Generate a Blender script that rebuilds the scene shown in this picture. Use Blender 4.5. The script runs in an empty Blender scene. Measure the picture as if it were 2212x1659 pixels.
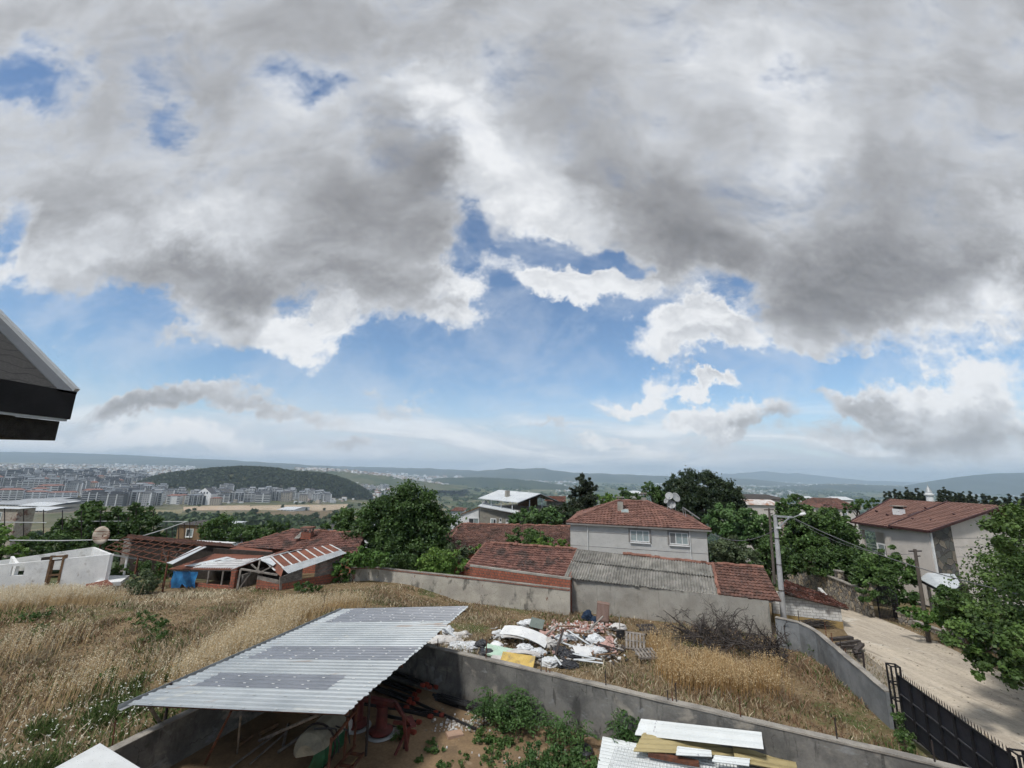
# Hillside village overlooking a valley town under a broken cloudy sky.
import bpy, math, random
import numpy as np
from math import sin, cos, tan, pi, radians, atan2, sqrt, hypot
rng = np.random.default_rng(7)
random.seed(7)
SC = bpy.context.scene
COL = SC.collection
# ------------------------------------------------------------------ camera
F, CX, CY = 900.0, 1106.0, 829.5
PITCH, ROLL, H = radians(11.74), radians(1.2), 10.0
def ray(u, v):
    x = (u - CX) / F; y = -(v - CY) / F
    c, s = cos(ROLL), sin(ROLL)
    xr = x * c - y * s; yr = x * s + y * c
    return (xr, cos(PITCH) - sin(PITCH) * yr, sin(PITCH) + cos(PITCH) * yr)
def Pz(u, v, z):
    """point on the level plane z seen along the sight line u, v"""
    d = ray(u, v); t = (z - H) / d[2]
    return np.array((d[0] * t, d[1] * t, z))
def Py(u, v, Y):
    """point at distance Y in front of the camera along the sight line u, v"""
    d = ray(u, v); t = Y / d[1]
    return np.array((d[0] * t, Y, H + d[2] * t))
cam = bpy.data.cameras.new('camera'); camo = bpy.data.objects.new('camera', cam)
COL.objects.link(camo); SC.camera = camo
cam.sensor_fit = 'HORIZONTAL'; cam.sensor_width = 36; cam.lens = 36 * F / 2212
cam.clip_start = 0.1; cam.clip_end = 60000
camo.location = (0, 0, H)
from mathutils import Matrix, Vector, noise as mnoise
camo.matrix_world = (Matrix.Translation((0, 0, H)) @ Matrix.Rotation(pi / 2 + PITCH, 4, 'X')
                     @ Matrix.Rotation(ROLL, 4, 'Z'))
SC.view_settings.view_transform = 'Standard'; SC.view_settings.look = 'None'
SC.view_settings.exposure = 0.15; SC.view_settings.gamma = 1.0
SC.cycles.max_bounces = 6; SC.cycles.diffuse_bounces = 3; SC.cycles.glossy_bounces = 2
SC.cycles.transmission_bounces = 3; SC.cycles.volume_bounces = 1; SC.cycles.transparent_max_bounces = 6
SC.cycles.use_denoising = True
SC.cycles.use_adaptive_sampling = True; SC.cycles.adaptive_threshold = .03; SC.cycles.adaptive_min_samples = 12

# ------------------------------------------------------------------ sky and sun
class NT:
    def __init__(s, nt): s.nt = nt; s.n = nt.nodes; s.l = nt.links
    def new(s, t, **k):
        n = s.n.new(t)
        for a, b in k.items(): setattr(n, a, b)
        return n
    def put(s, sock, val):
        if val is None: return
        if isinstance(val, bpy.types.NodeSocket): s.l.new(val, sock)
        else: sock.default_value = val
    def m(s, op, a, b=None, c=None, clamp=False):
        n = s.new('ShaderNodeMath', operation=op, use_clamp=clamp)
        for i, x in enumerate((a, b, c)): s.put(n.inputs[i], x)
        return n.outputs[0]
    def vm(s, op, a, b=None):
        n = s.new('ShaderNodeVectorMath', operation=op)
        s.put(n.inputs[0], a); s.put(n.inputs[1], b)
        return n.outputs['Vector'] if op not in ('LENGTH', 'DOT_PRODUCT') else n.outputs['Value']
    def scale(s, a, k):
        n = s.new('ShaderNodeVectorMath', operation='SCALE'); s.put(n.inputs[0], a); s.put(n.inputs['Scale'], k)
        return n.outputs[0]
    def noise(s, vec, scale, detail=6, rough=.55, dist=0., color=False):
        n = s.new('ShaderNodeTexNoise')
        s.put(n.inputs['Vector'], vec); s.put(n.inputs['Scale'], scale); s.put(n.inputs['Detail'], detail)
        s.put(n.inputs['Roughness'], rough); s.put(n.inputs['Distortion'], dist)
        return n.outputs['Color' if color else 'Fac']
    def ss(s, x, lo, hi, a=0., b=1.):
        n = s.new('ShaderNodeMapRange', interpolation_type='SMOOTHSTEP')
        s.put(n.inputs[0], x); s.put(n.inputs[1], lo); s.put(n.inputs[2], hi); s.put(n.inputs[3], a); s.put(n.inputs[4], b)
        return n.outputs[0]
    def lin(s, x, lo, hi, a=0., b=1.):
        n = s.new('ShaderNodeMapRange')
        s.put(n.inputs[0], x); s.put(n.inputs[1], lo); s.put(n.inputs[2], hi); s.put(n.inputs[3], a); s.put(n.inputs[4], b)
        return n.outputs[0]
    def mix(s, f, a, b, mode='MIX'):
        n = s.new('ShaderNodeMixRGB', blend_type=mode)
        s.put(n.inputs[0], f)
        for i, x in ((1, a), (2, b)):
            if isinstance(x, tuple) and len(x) == 3: x = x + (1,)
            s.put(n.inputs[i], x)
        return n.outputs[0]
    def comb(s, x, y, z):
        n = s.new('ShaderNodeCombineXYZ')
        s.put(n.inputs[0], x); s.put(n.inputs[1], y); s.put(n.inputs[2], z); return n.outputs[0]
SUN_EL, SUN_AZ = radians(56), radians(-138)      # azimuth from +Y towards +X
W = bpy.data.worlds.new('World'); SC.world = W; W.use_nodes = True
def build_sky():
    T = NT(W.node_tree); T.n.clear()
    out = T.new('ShaderNodeOutputWorld'); bg = T.new('ShaderNodeBackground')
    sky = T.new('ShaderNodeTexSky', sky_type='NISHITA', sun_disc=False)
    sky.sun_elevation = SUN_EL; sky.sun_rotation = SUN_AZ
    sky.altitude = 200; sky.air_density = 1.0; sky.dust_density = .6; sky.ozone_density = 1.6
    tc = T.new('ShaderNodeTexCoord'); d = T.vm('NORMALIZE', tc.outputs['Generated'])
    sx = T.new('ShaderNodeSeparateXYZ'); T.put(sx.inputs[0], d)
    dx, dy, dz = sx.outputs
    yy = T.m('MAXIMUM', dy, .06)
    X = T.m('DIVIDE', dx, yy); Z = T.m('DIVIDE', dz, yy)
    q = T.comb(X, Z, 0.)
    zc = T.m('ADD', T.m('MAXIMUM', dz, 0.), .12)
    p = T.comb(T.m('DIVIDE', dx, zc), T.m('DIVIDE', dy, zc), 0.)     # on the level cloud sheet
    # several octaves of warp so that no edge follows the ellipses
    w1 = T.vm('SUBTRACT', T.noise(q, 2.6, 1, .5, color=True), (.5, .5, .5))
    w2 = T.vm('SUBTRACT', T.noise(q, 7.0, 6, .66, color=True), (.5, .5, .5))
    qw = T.vm('ADD', q, T.vm('ADD', T.scale(w1, .26), T.scale(w2, .22)))
    def qc(u, v):
        r_ = ray(u, v); return r_[0] / r_[1], r_[2] / r_[1]
    def blobs(vec, lst, start):
        acc = start
        for i, (u, v, ru, rv, w) in enumerate(lst):
            if i % 5 == 0: vec = T.scale(vec, T.m('MULTIPLY_ADD', acc, 1e-7, 1.0))
            c0 = qc(u, v); a = qc(u - ru * .5, v); b = qc(u + ru * .5, v); e = qc(u, v - rv * .5); f = qc(u, v + rv * .5)
            kx = 1 / hypot(b[0] - a[0], b[1] - a[1]); ky = 1 / hypot(e[0] - f[0], e[1] - f[1])
            n = T.new('ShaderNodeVectorMath', operation='MULTIPLY_ADD')
            T.put(n.inputs[0], vec); n.inputs[1].default_value = (kx, ky, 0); n.inputs[2].default_value = (-c0[0] * kx, -c0[1] * ky, 0)
            g = T.new('ShaderNodeTexGradient', gradient_type='SPHERICAL'); T.put(g.inputs[0], n.outputs[0])
            s_ = T.m('MULTIPLY', g.outputs['Fac'], 1.55, clamp=True)
            acc = T.m('MULTIPLY_ADD', s_, w, acc)
        return acc
    # (u, v, ru, rv, weight): where the cloud decks lie, in directions of the compass and height
    cov = T.ss(Z, qc(1106, 790)[1], qc(1106, 560)[1], -.55, .50)
    cov = blobs(qw, COVER, cov)
    qs1 = T.vm('MULTIPLY', q, (1., 1.35, 1.)); fine = T.noise(qs1, 3.6, 8, .60, .5)
    fine_up = T.noise(T.vm('ADD', qs1, (.012, .060, 0.)), 3.6, 5, .60, .5)
    broad = T.noise(p, 1.0, 4, .5, .3)
    mid = T.noise(qs1, 13., 6, .62, .3)
    mid_up = T.noise(T.vm('ADD', qs1, (.004, .018, 0.)), 13., 3, .62, .3)
    field = T.m('MULTIPLY_ADD', T.m('SUBTRACT', fine, .5), 1.9, cov)
    field = T.m('MULTIPLY_ADD', T.m('SUBTRACT', mid, .5), T.ss(Z, .35, .75, 1.5, .7), field)
    hi = T.ss(Z, .45, .95)
    alpha = T.ss(field, T.m('MULTIPLY_ADD', hi, -.20, -.40), T.m('MULTIPLY_ADD', hi, .18, .42))
    thick = T.ss(field, .1, 1.1)
    # light in the decks: bright thin edges, grey undersides, drifting broad tones
    lum = T.m('MULTIPLY_ADD', T.m('SUBTRACT', broad, .5), .42, .57)
    lum = T.m('MULTIPLY_ADD', T.m('SUBTRACT', fine, .5), -.30, lum)
    lum = T.m('MULTIPLY_ADD', T.m('SUBTRACT', fine, fine_up), T.m('MULTIPLY_ADD', hi, -.25, RELIEF + .15), lum)       # tops catch the light, undersides are shaded
    lum = T.m('MULTIPLY_ADD', T.m('SUBTRACT', mid, mid_up), T.m('MULTIPLY_ADD', hi, -.42 * RELIEF, .62 * RELIEF), lum)
    lum = blobs(T.scale(qw, T.m('MULTIPLY_ADD', cov, 1e-7, 1.0)), LIGHT, lum)
    lum = T.m('MULTIPLY_ADD', thick, -.30, T.m('ADD', lum, .17))
    ramp = T.new('ShaderNodeValToRGB'); T.put(ramp.inputs[0], lum)
    cr = ramp.color_ramp; cr.elements[0].position = 0.0; cr.elements[0].color = (.205, .208, .218, 1)
    cr.elements[1].position = 1.0; cr.elements[1].color = (.80, .815, .835, 1)
    for pos, c in ((.28, (.295, .299, .312)), (.52, (.41, .42, .44)), (.76, (.58, .60, .63))):
        e = cr.elements.new(pos); e.color = c + (1,)
    # thin veils and banks low over the horizon
    qs = T.comb(T.m('MULTIPLY', X, 2.0), T.m('MULTIPLY', Z, 12.), 3.)
    veil = T.noise(qs, 1.2, 6, .55, .8)
    low = T.ss(Z, qc(1106, 990)[1], qc(1106, 835)[1], 1., 0.)
    veil_a = T.m('MULTIPLY', T.ss(T.m('MULTIPLY_ADD', low, .24, veil), .50, .74), T.m('MULTIPLY', T.m('POWER', low, .6), .92))
    hz = T.ss(Z, qc(1106, 1016)[1], qc(1106, 820)[1], .70, 0.)
    skyc = T.new('ShaderNodeVectorMath', operation='MULTIPLY'); T.put(skyc.inputs[0], sky.outputs[0])
    skyc.inputs[1].default_value = (SKY_K * .86, SKY_K * .95, SKY_K * 1.0)
    base = T.mix(hz, skyc.outputs[0], (.58, .65, .75))
    wisp_tone = T.mix(T.ss(veil, .42, .66), (.50, .56, .64), (.86, .87, .89))
    base = T.mix(veil_a, base, wisp_tone)
    thin = T.m('MULTIPLY', T.ss(T.m('MULTIPLY_ADD', mid, .25, T.m('MULTIPLY', fine, .8)), .42, .66), .34)      # faint veil across the blue
    base = T.mix(thin, base, (.66, .70, .76))
    front = T.ss(dy, .02, .12)
    back_a = T.ss(broad, .36, .58)
    alpha = T.m('ADD', T.m('MULTIPLY', alpha, front), T.m('MULTIPLY', back_a, T.m('SUBTRACT', 1., front)))
    col = T.mix(T.m('MULTIPLY', alpha, .97), base, ramp.outputs[0])
    below = T.ss(dz, -.04, -.0)
    col = T.mix(below, (.20, .21, .20), col)
    T.put(bg.inputs[0], col); bg.inputs[1].default_value = 1.0
    T.l.new(bg.outputs[0], out.inputs[0])
    W.cycles.sampling_method = 'NONE'
SKY_K = .124; RELIEF = .75
COVER = [
 # blue openings
 (30, 150, 120, 90, -.9), (110, 200, 110, 60, -.65), (25, 470, 85, 85, -.85), (385, 245, 75, 60, -.7), (640, 150, 130, 80, -.5), (720, 175, 80, 60, -.4), (560, 110, 90, 50, -.3), (330, 200, 90, 60, -.35), (850, 120, 60, 50, -.3), (1050, 470, 70, 70, -.45), (1130, 520, 90, 50, -.4), (1310, 560, 60, 40, -.4), (1690, 170, 50, 60, -.3),
 (30, 665, 380, 90, -.62), (640, 655, 90, 45, -.65), (240, 770, 340, 80, -.7), (250, 690, 160, 50, -.4),
 (1000, 500, 70, 100, -.75), (1060, 560, 110, 70, -.45), (1215, 550, 160, 55, -.95), (1080, 640, 110, 70, -.6),
 (1200, 700, 360, 80, -.9), (900, 790, 360, 90, -1.0), (1180, 820, 360, 90, -.9),
 (1570, 640, 130, 60, -.7), (1680, 800, 160, 70, -.8), (1900, 772, 200, 34, -.6), (480, 790, 200, 50, -.6), (1400, 640, 120, 60, -.4),
 # cloud
 (520, 560, 480, 150, .5), (700, 735, 120, 60, 1.0), (760, 790, 60, 30, .8), (560, 690, 240, 80, .75), (980, 700, 110, 50, .95), (880, 640, 190, 80, .55),
 (1250, 620, 140, 48, 1.05), (1165, 420, 200, 100, .22), (1455, 730, 170, 70, 1.3), (1470, 690, 60, 50, .5), (1540, 720, 60, 60, .4),
 (1450, 825, 120, 44, 1.35), (1530, 842, 90, 30, 1.2), (1290, 850, 120, 40, 1.3), (1370, 850, 70, 28, .8), (1480, 890, 100, 32, 1.2), (1600, 910, 140, 42, 1.1),
 (1900, 640, 480, 150, .6), (1740, 720, 170, 70, .6), (2060, 815, 280, 75, 1.15), (1860, 855, 150, 45, .8), (2000, 890, 340, 65, .8),
 (430, 845, 230, 62, 1.15), (290, 870, 170, 50, .8), (640, 880, 170, 26, .7), (140, 740, 110, 34, .75), (345, 725, 90, 28, .7), (565, 790, 40, 30, .6), (80, 720, 60, 20, .5),
 (120, 940, 260, 56, 1.2), (380, 955, 220, 46, 1.1), (840, 840, 70, 34, .6), (900, 880, 90, 26, .5), (1180, 920, 100, 14, .6), (785, 935, 80, 24, .7),
 (1310, 970, 180, 28, .85), (1800, 950, 480, 50, .55), (2150, 930, 240, 70, .5),
]
LIGHT = [
 # bright
 (910, 160, 110, 80, .30), (960, 220, 90, 80, .28), (1010, 320, 90, 110, .34), (1090, 390, 150, 90, .28), (1200, 460, 150, 80, .32), (1640, 110, 200, 130, .20), (1740, 310, 130, 90, .26), (1690, 210, 100, 90, .15),
 (480, 500, 160, 90, .30), (230, 530, 280, 70, .16), (700, 735, 170, 70, .42), (1250, 620, 170, 55, .50), (1455, 720, 200, 90, .52), (1420, 840, 260, 50, .50),
 (2060, 800, 330, 90, .42), (2050, 700, 150, 40, .12), (130, 940, 280, 60, .50), (380, 950, 260, 56, .48), (1310, 970, 200, 30, .25), (1560, 900, 180, 40, .35), (1020, 620, 80, 70, .28), (2190, 650, 70, 60, .28),
 (640, 190, 180, 110, .20), (1330, 490, 90, 90, .22), (560, 690, 210, 50, .18), (60, 560, 140, 50, .14), (1010, 705, 80, 40, .24), (1120, 560, 100, 60, .25), (2200, 480, 120, 70, .18),
 # dark undersides
 (840, 430, 230, 150, -.30), (900, 330, 90, 90, -.22), (870, 230, 60, 90, -.16), (1430, 450, 290, 160, -.36), (1560, 530, 220, 80, -.20), (1180, 180, 150, 130, -.20), (1280, 300, 130, 130, -.16),
 (350, 170, 320, 130, -.16), (1960, 520, 330, 120, -.18), (1850, 640, 320, 90, -.30), (380, 630, 360, 70, -.18), (640, 640, 200, 60, -.12), (1950, 400, 280, 90, -.12), (420, 870, 180, 30, -.10), (2150, 200, 180, 180, -.06), (1850, 950, 480, 60, -.08), (1470, 760, 120, 25, -.15), (700, 20, 360, 90, -.1), (620, 380, 150, 90, -.08), (200, 400, 200, 90, -.06),
]
build_sky()
sun = bpy.data.lights.new('sun', 'SUN'); suno = bpy.data.objects.new('sun', sun); COL.objects.link(suno)
sun.energy = 2.8; sun.angle = radians(8); sun.color = (1, .96, .9)
sd = Vector((sin(SUN_AZ) * cos(SUN_EL), cos(SUN_AZ) * cos(SUN_EL), sin(SUN_EL)))
suno.rotation_euler = (-sd).to_track_quat('-Z', 'Y').to_euler(); suno.location = (0, 0, 60)
# ------------------------------------------------------------------ materials
def srgb(r, g, b):
    f = lambda c: (c / 255 / 12.92) if c <= 10 else ((c / 255 + .055) / 1.055) ** 2.4
    return (f(r), f(g), f(b))
def A3(*c): return tuple(c)
def newmat(name):
    m = bpy.data.materials.new(name); m.use_nodes = True
    T = NT(m.node_tree); b = T.n['Principled BSDF']
    return m, T, b
def tex_vec(T, coord, stretch=(1, 1, 1)):
    if coord == 'UV':
        v = T.new('ShaderNodeUVMap').outputs[0]
    elif coord == 'World':
        v = T.new('ShaderNodeNewGeometry').outputs['Position']
    else:
        v = T.new('ShaderNodeTexCoord').outputs['Object']
    if stretch != (1, 1, 1): v = T.vm('MULTIPLY', v, stretch)
    return v
def mat(name, c1, c2=None, scale=2., detail=6, rough=.85, lo=.35, hi=.65, bump=0., bscale=None, metal=0., spec=.3,
        stains=(), cracks=0., coord='Object', stretch=(1, 1, 1), tint=0., vcol=False, fine=.12, transl=0.):
    """general weathered surface: two tones mixed by noise, stains of their own shape, grain, per-piece tint"""
    m, T, b = newmat(name)
    v = tex_vec(T, coord, stretch)
    n1 = T.noise(v, scale, detail, .6)
    if vcol:
        at = T.new('ShaderNodeAttribute', attribute_name='col'); col = at.outputs['Color']
        if c2 is not None: col = T.mix(T.ss(n1, lo, hi), col, T.mix(1., col, c2, 'MULTIPLY'))
    else:
        col = T.mix(T.ss(n1, lo, hi), c1, c2 if c2 is not None else tuple(x * .8 for x in c1))
    for (sc, s_lo, s_hi, sx, amount) in stains:
        # (colour, threshold low, high, (scale x,y,z), amount)
        sv = T.vm('MULTIPLY', tex_vec(T, coord), sx)
        sn = T.noise(sv, 1., 7, .62, .4)
        col = T.mix(T.m('MULTIPLY', T.ss(sn, s_lo, s_hi), amount), col, sc)
    if cracks:
        uv = tex_vec(T, 'UV'); wv = T.vm('ADD', uv, T.scale(T.vm('SUBTRACT', T.noise(uv, 2.4, 5, .65, color=True), (.5, .5, .5)), .55))
        vo = T.new('ShaderNodeTexVoronoi', feature='DISTANCE_TO_EDGE'); T.put(vo.inputs['Vector'], wv); vo.inputs['Scale'].default_value = .42
        col = T.mix(T.m('MULTIPLY', T.m('MULTIPLY', T.ss(vo.outputs['Distance'], .002, .009, 1., 0.), T.ss(T.noise(uv, .6, 3, .5), .50, .60)), cracks), col, (.03, .028, .025))
    if tint:
        at = T.new('ShaderNodeAttribute', attribute_name='tint')
        k = T.m('MULTIPLY_ADD', at.outputs['Fac'], tint, 1.)
        col = T.mix(1., col, T.comb(k, k, k), 'MULTIPLY')
    if fine:
        fn = T.noise(v, scale * 14, 3, .6)
        k = T.m('MULTIPLY_ADD', T.m('SUBTRACT', fn, .5), fine * 4, 1.)
        col = T.mix(1., col, T.comb(k, k, k), 'MULTIPLY')
    T.put(b.inputs['Base Color'], col)
    b.inputs['Roughness'].default_value = rough; b.inputs['Metallic'].default_value = metal
    b.inputs['Specular IOR Level'].default_value = spec
    if bump:
        bn = T.new('ShaderNodeBump'); bn.inputs['Strength'].default_value = bump; bn.inputs['Distance'].default_value = .05
        T.put(bn.inputs['Height'], T.noise(v, bscale or scale * 6, 5, .6)); T.l.new(bn.outputs[0], b.inputs['Normal'])
    if transl:
        out = T.n['Material Output']; tr = T.new('ShaderNodeBsdfTranslucent'); T.put(tr.inputs[0], col)
        mx = T.new('ShaderNodeMixShader'); mx.inputs[0].default_value = transl
        T.l.new(b.outputs[0], mx.inputs[1]); T.l.new(tr.outputs[0], mx.inputs[2]); T.l.new(mx.outputs[0], out.inputs[0])
    return m
def brick_mat(name, c1, c2, mortar, bw=.2, bh=.1, msize=.012, rough=.9, stain=None, patch=None):
    m, T, b = newmat(name)
    uv = tex_vec(T, 'UV')
    bt = T.new('ShaderNodeTexBrick'); T.put(bt.inputs['Vector'], uv)
    bt.inputs['Color1'].default_value = c1 + (1,); bt.inputs['Color2'].default_value = c2 + (1,); bt.inputs['Mortar'].default_value = mortar + (1,)
    bt.inputs['Scale'].default_value = 1; bt.inputs['Mortar Size'].default_value = msize
    bt.inputs['Brick Width'].default_value = bw; bt.inputs['Row Height'].default_value = bh
    col = bt.outputs['Color']
    n = T.noise(uv, 3., 6, .6)
    k = T.m('MULTIPLY_ADD', T.m('SUBTRACT', n, .5), 1.1, 1.)
    col = T.mix(1., col, T.comb(k, k, k), 'MULTIPLY')
    if stain: col = T.mix(T.m('MULTIPLY', T.ss(T.noise(uv, 1.3, 7, .65), .52, .66), stain[1]), col, stain[0])
    if patch: col = T.mix(T.ss(T.noise(uv, .7, 7, .7), patch[1], patch[1] + .05), col, patch[0])
    T.put(b.inputs['Base Color'], col); b.inputs['Roughness'].default_value = rough
    bn = T.new('ShaderNodeBump'); bn.inputs['Strength'].default_value = .4; bn.inputs['Distance'].default_value = .02
    T.put(bn.inputs['Height'], T.m('SUBTRACT', 1., bt.outputs['Fac'])); T.l.new(bn.outputs[0], b.inputs['Normal'])
    return m
def stone_mat(name, stones, mortar, scale=3.2, edge=.07):
    m, T, b = newmat(name)
    uv = tex_vec(T, 'UV')
    wv = T.vm('ADD', uv, T.scale(T.vm('SUBTRACT', T.noise(uv, 3., 2, color=True), (.5, .5, .5)), .12))
    v1 = T.new('ShaderNodeTexVoronoi', feature='F1'); T.put(v1.inputs['Vector'], wv); v1.inputs['Scale'].default_value = scale
    v2 = T.new('ShaderNodeTexVoronoi', feature='DISTANCE_TO_EDGE'); T.put(v2.inputs['Vector'], wv); v2.inputs['Scale'].default_value = scale
    sx = T.new('ShaderNodeSeparateColor'); T.put(sx.inputs[0], v1.outputs['Color'])
    rp = T.new('ShaderNodeValToRGB'); T.put(rp.inputs[0], sx.outputs[0]); rp.color_ramp.interpolation = 'CONSTANT'
    cr = rp.color_ramp
    cr.elements[0].color = stones[0] + (1,); cr.elements[1].position = 1 / len(stones); cr.elements[1].color = stones[1] + (1,)
    for i, c in enumerate(stones[2:]):
        e = cr.elements.new((i + 2) / len(stones)); e.color = c + (1,)
    n = T.noise(uv, 8., 5, .6); k = T.m('MULTIPLY_ADD', T.m('SUBTRACT', n, .5), 1.2, 1.)
    col = T.mix(1., rp.outputs[0], T.comb(k, k, k), 'MULTIPLY')
    col = T.mix(T.ss(v2.outputs['Distance'], edge * .5, edge), mortar, col)
    T.put(b.inputs['Base Color'], col); b.inputs['Roughness'].default_value = .9
    bn = T.new('ShaderNodeBump'); bn.inputs['Strength'].default_value = .6; bn.inputs['Distance'].default_value = .04
    T.put(bn.inputs['Height'], T.ss(v2.outputs['Distance'], 0., edge * 2)); T.l.new(bn.outputs[0], b.inputs['Normal'])
    return m

# ------------------------------------------------------------------ mesh building
def V(*a): return np.array(a, float)
class MB:
    """collects faces (world coordinates) and links them as ONE mesh object"""
    def __init__(s): s.v = []; s.f = []; s.mi = []; s.t = []; s.mats = []
    def mid(s, m):
        if m not in s.mats: s.mats.append(m)
        return s.mats.index(m)
    def face(s, pts, m=None, tint=0.):
        i = len(s.v); s.v.extend([tuple(p) for p in pts]); s.f.append(tuple(range(i, i + len(pts)))); s.mi.append(s.mid(m)); s.t.append(tint)
        return s
    def box8(s, c, m=None, tint=0.):
        """c: 4 bottom corners then 4 top corners, both counter-clockwise from above"""
        i = len(s.v); s.v.extend([tuple(p) for p in c])
        for q in ((3, 2, 1, 0), (4, 5, 6, 7), (0, 1, 5, 4), (1, 2, 6, 5), (2, 3, 7, 6), (3, 0, 4, 7)):
            s.f.append(tuple(i + k for k in q)); s.mi.append(s.mid(m)); s.t.append(tint)
        return s
    def box(s, c, size, rz=0., m=None, rx=0., ry=0., tint=0.):
        hx, hy, hz = size[0] / 2, size[1] / 2, size[2] / 2
        R = Matrix.Rotation(rz, 3, 'Z') @ Matrix.Rotation(ry, 3, 'Y') @ Matrix.Rotation(rx, 3, 'X')
        pts = [tuple(Vector(c) + R @ Vector((x * hx, y * hy, z * hz))) for z in (-1, 1) for x, y in ((-1, -1), (1, -1), (1, 1), (-1, 1))]
        return s.box8(pts, m, tint)
    def beam(s, a, b, w, h, m=None, tint=0.):
        """rectangular bar from a to b, w wide (level) and h deep"""
        a = V(*a); b = V(*b); d = b - a; L = np.linalg.norm(d)
        if L < 1e-6: return s
        d /= L
        t = np.cross((0, 0, 1), d); n = np.linalg.norm(t)
        t = V(1, 0, 0) if n < 1e-4 else t / n
        n_ = np.cross(d, t)
        t = t * w / 2; n_ = n_ * h / 2
        c = [a - t - n_, a + t - n_, b + t - n_, b - t - n_, a - t + n_, a + t + n_, b + t + n_, b - t + n_]
        # orientation: bottom ring must be ccw seen from above along n_
        return s.box8([c[0], c[3], c[2], c[1], c[4], c[7], c[6], c[5]][::1], m, tint)
    def tube(s, pts, r, n=6, m=None, caps=True, tint=0.):
        pts = [V(*p) for p in pts]; k = len(pts)
        rs = r if isinstance(r, (list, tuple)) else [r] * k
        base = len(s.v); prev = None
        for i, p in enumerate(pts):
            d = pts[min(i + 1, k - 1)] - pts[max(i - 1, 0)]; d = d / (np.linalg.norm(d) + 1e-9)
            if prev is None:
                u = np.cross(d, (0, 0, 1.) if abs(d[2]) < .9 else (1., 0, 0))
            else:
                u = prev - d * np.dot(prev, d)
            u = u / (np.linalg.norm(u) + 1e-9); w = np.cross(d, u); prev = u
            for j in range(n):
                a = 2 * pi * j / n
                s.v.append(tuple(p + (u * cos(a) + w * sin(a)) * rs[i]))
        mi = s.mid(m)
        for i in range(k - 1):
            for j in range(n):
                a, b = base + i * n + j, base + i * n + (j + 1) % n
                s.f.append((a, b, b + n, a + n)); s.mi.append(mi); s.t.append(tint)
        if caps:
            s.f.append(tuple(base + j for j in range(n))[::-1]); s.mi.append(mi); s.t.append(tint)
            s.f.append(tuple(base + (k - 1) * n + j for j in range(n))); s.mi.append(mi); s.t.append(tint)
        return s
    def lathe(s, c, prof, n=16, m=None, axis='Z', tint=0.):
        base = len(s.v); k = len(prof)
        for (r, z) in prof:
            for j in range(n):
                a = 2 * pi * j / n
                p = (r * cos(a), r * sin(a), z)
                if axis == 'X': p = (z, r * cos(a), r * sin(a))
                if axis == 'Y': p = (r * cos(a), z, -r * sin(a))
                s.v.append((c[0] + p[0], c[1] + p[1], c[2] + p[2]))
        mi = s.mid(m)
        for i in range(k - 1):
            for j in range(n):
                a, b = base + i * n + j, base + i * n + (j + 1) % n
                s.f.append((a, b, b + n, a + n)); s.mi.append(mi); s.t.append(tint)
        s.f.append(tuple(base + j for j in range(n))[::-1]); s.mi.append(mi); s.t.append(tint)
        s.f.append(tuple(base + (k - 1) * n + j for j in range(n))); s.mi.append(mi); s.t.append(tint)
        return s
    def slab(s, pts, th, m=None, tint=0.):
        """flat polygon given thickness downward"""
        n = len(pts); i = len(s.v)
        s.v.extend([tuple(p) for p in pts]); s.v.extend([(p[0], p[1], p[2] - th) for p in pts])
        mi = s.mid(m)
        fs = [tuple(i + k for k in range(n)), tuple(i + n + k for k in range(n))[::-1]]
        fs += [(i + k, i + n + k, i + n + (k + 1) % n, i + (k + 1) % n) for k in range(n)]
        for f in fs: s.f.append(f); s.mi.append(mi); s.t.append(tint)
        return s
    def wall(s, a, b, z0, z1, th, m=None, z1b=None, z0b=None):
        """upright wall from a to b (x,y), th thick to the right of a->b"""
        a = V(a[0], a[1]); b = V(b[0], b[1]); d = b - a; d /= np.linalg.norm(d); n = V(d[1], -d[0]) * th
        z1b = z1 if z1b is None else z1b; z0b = z0 if z0b is None else z0b
        c = [(*a, z0), (*(a + n), z0), (*(b + n), z0b), (*b, z0b), (*a, z1), (*(a + n), z1), (*(b + n), z1b), (*b, z1b)]
        return s.box8(c, m)
    def build(s, name, parent=None, base=None, smooth=False, loc=None):
        root = parent
        while root is not None and root.parent is not None: root = root.parent
        off = V(*root['_b']) if root is not None else (V(*base) if base is not None else np.zeros(3))
        vv = np.array(s.v, float).reshape(-1, 3) - off
        me = bpy.data.meshes.new(name); me.from_pydata(vv.tolist(), [], s.f)
        o = bpy.data.objects.new(name, me); COL.objects.link(o)
        finish(me, s.mats, s.mi, s.t, smooth)
        if parent is not None: o.parent = parent
        else: o.location = off
        o['_b'] = tuple(off)
        return o
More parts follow.
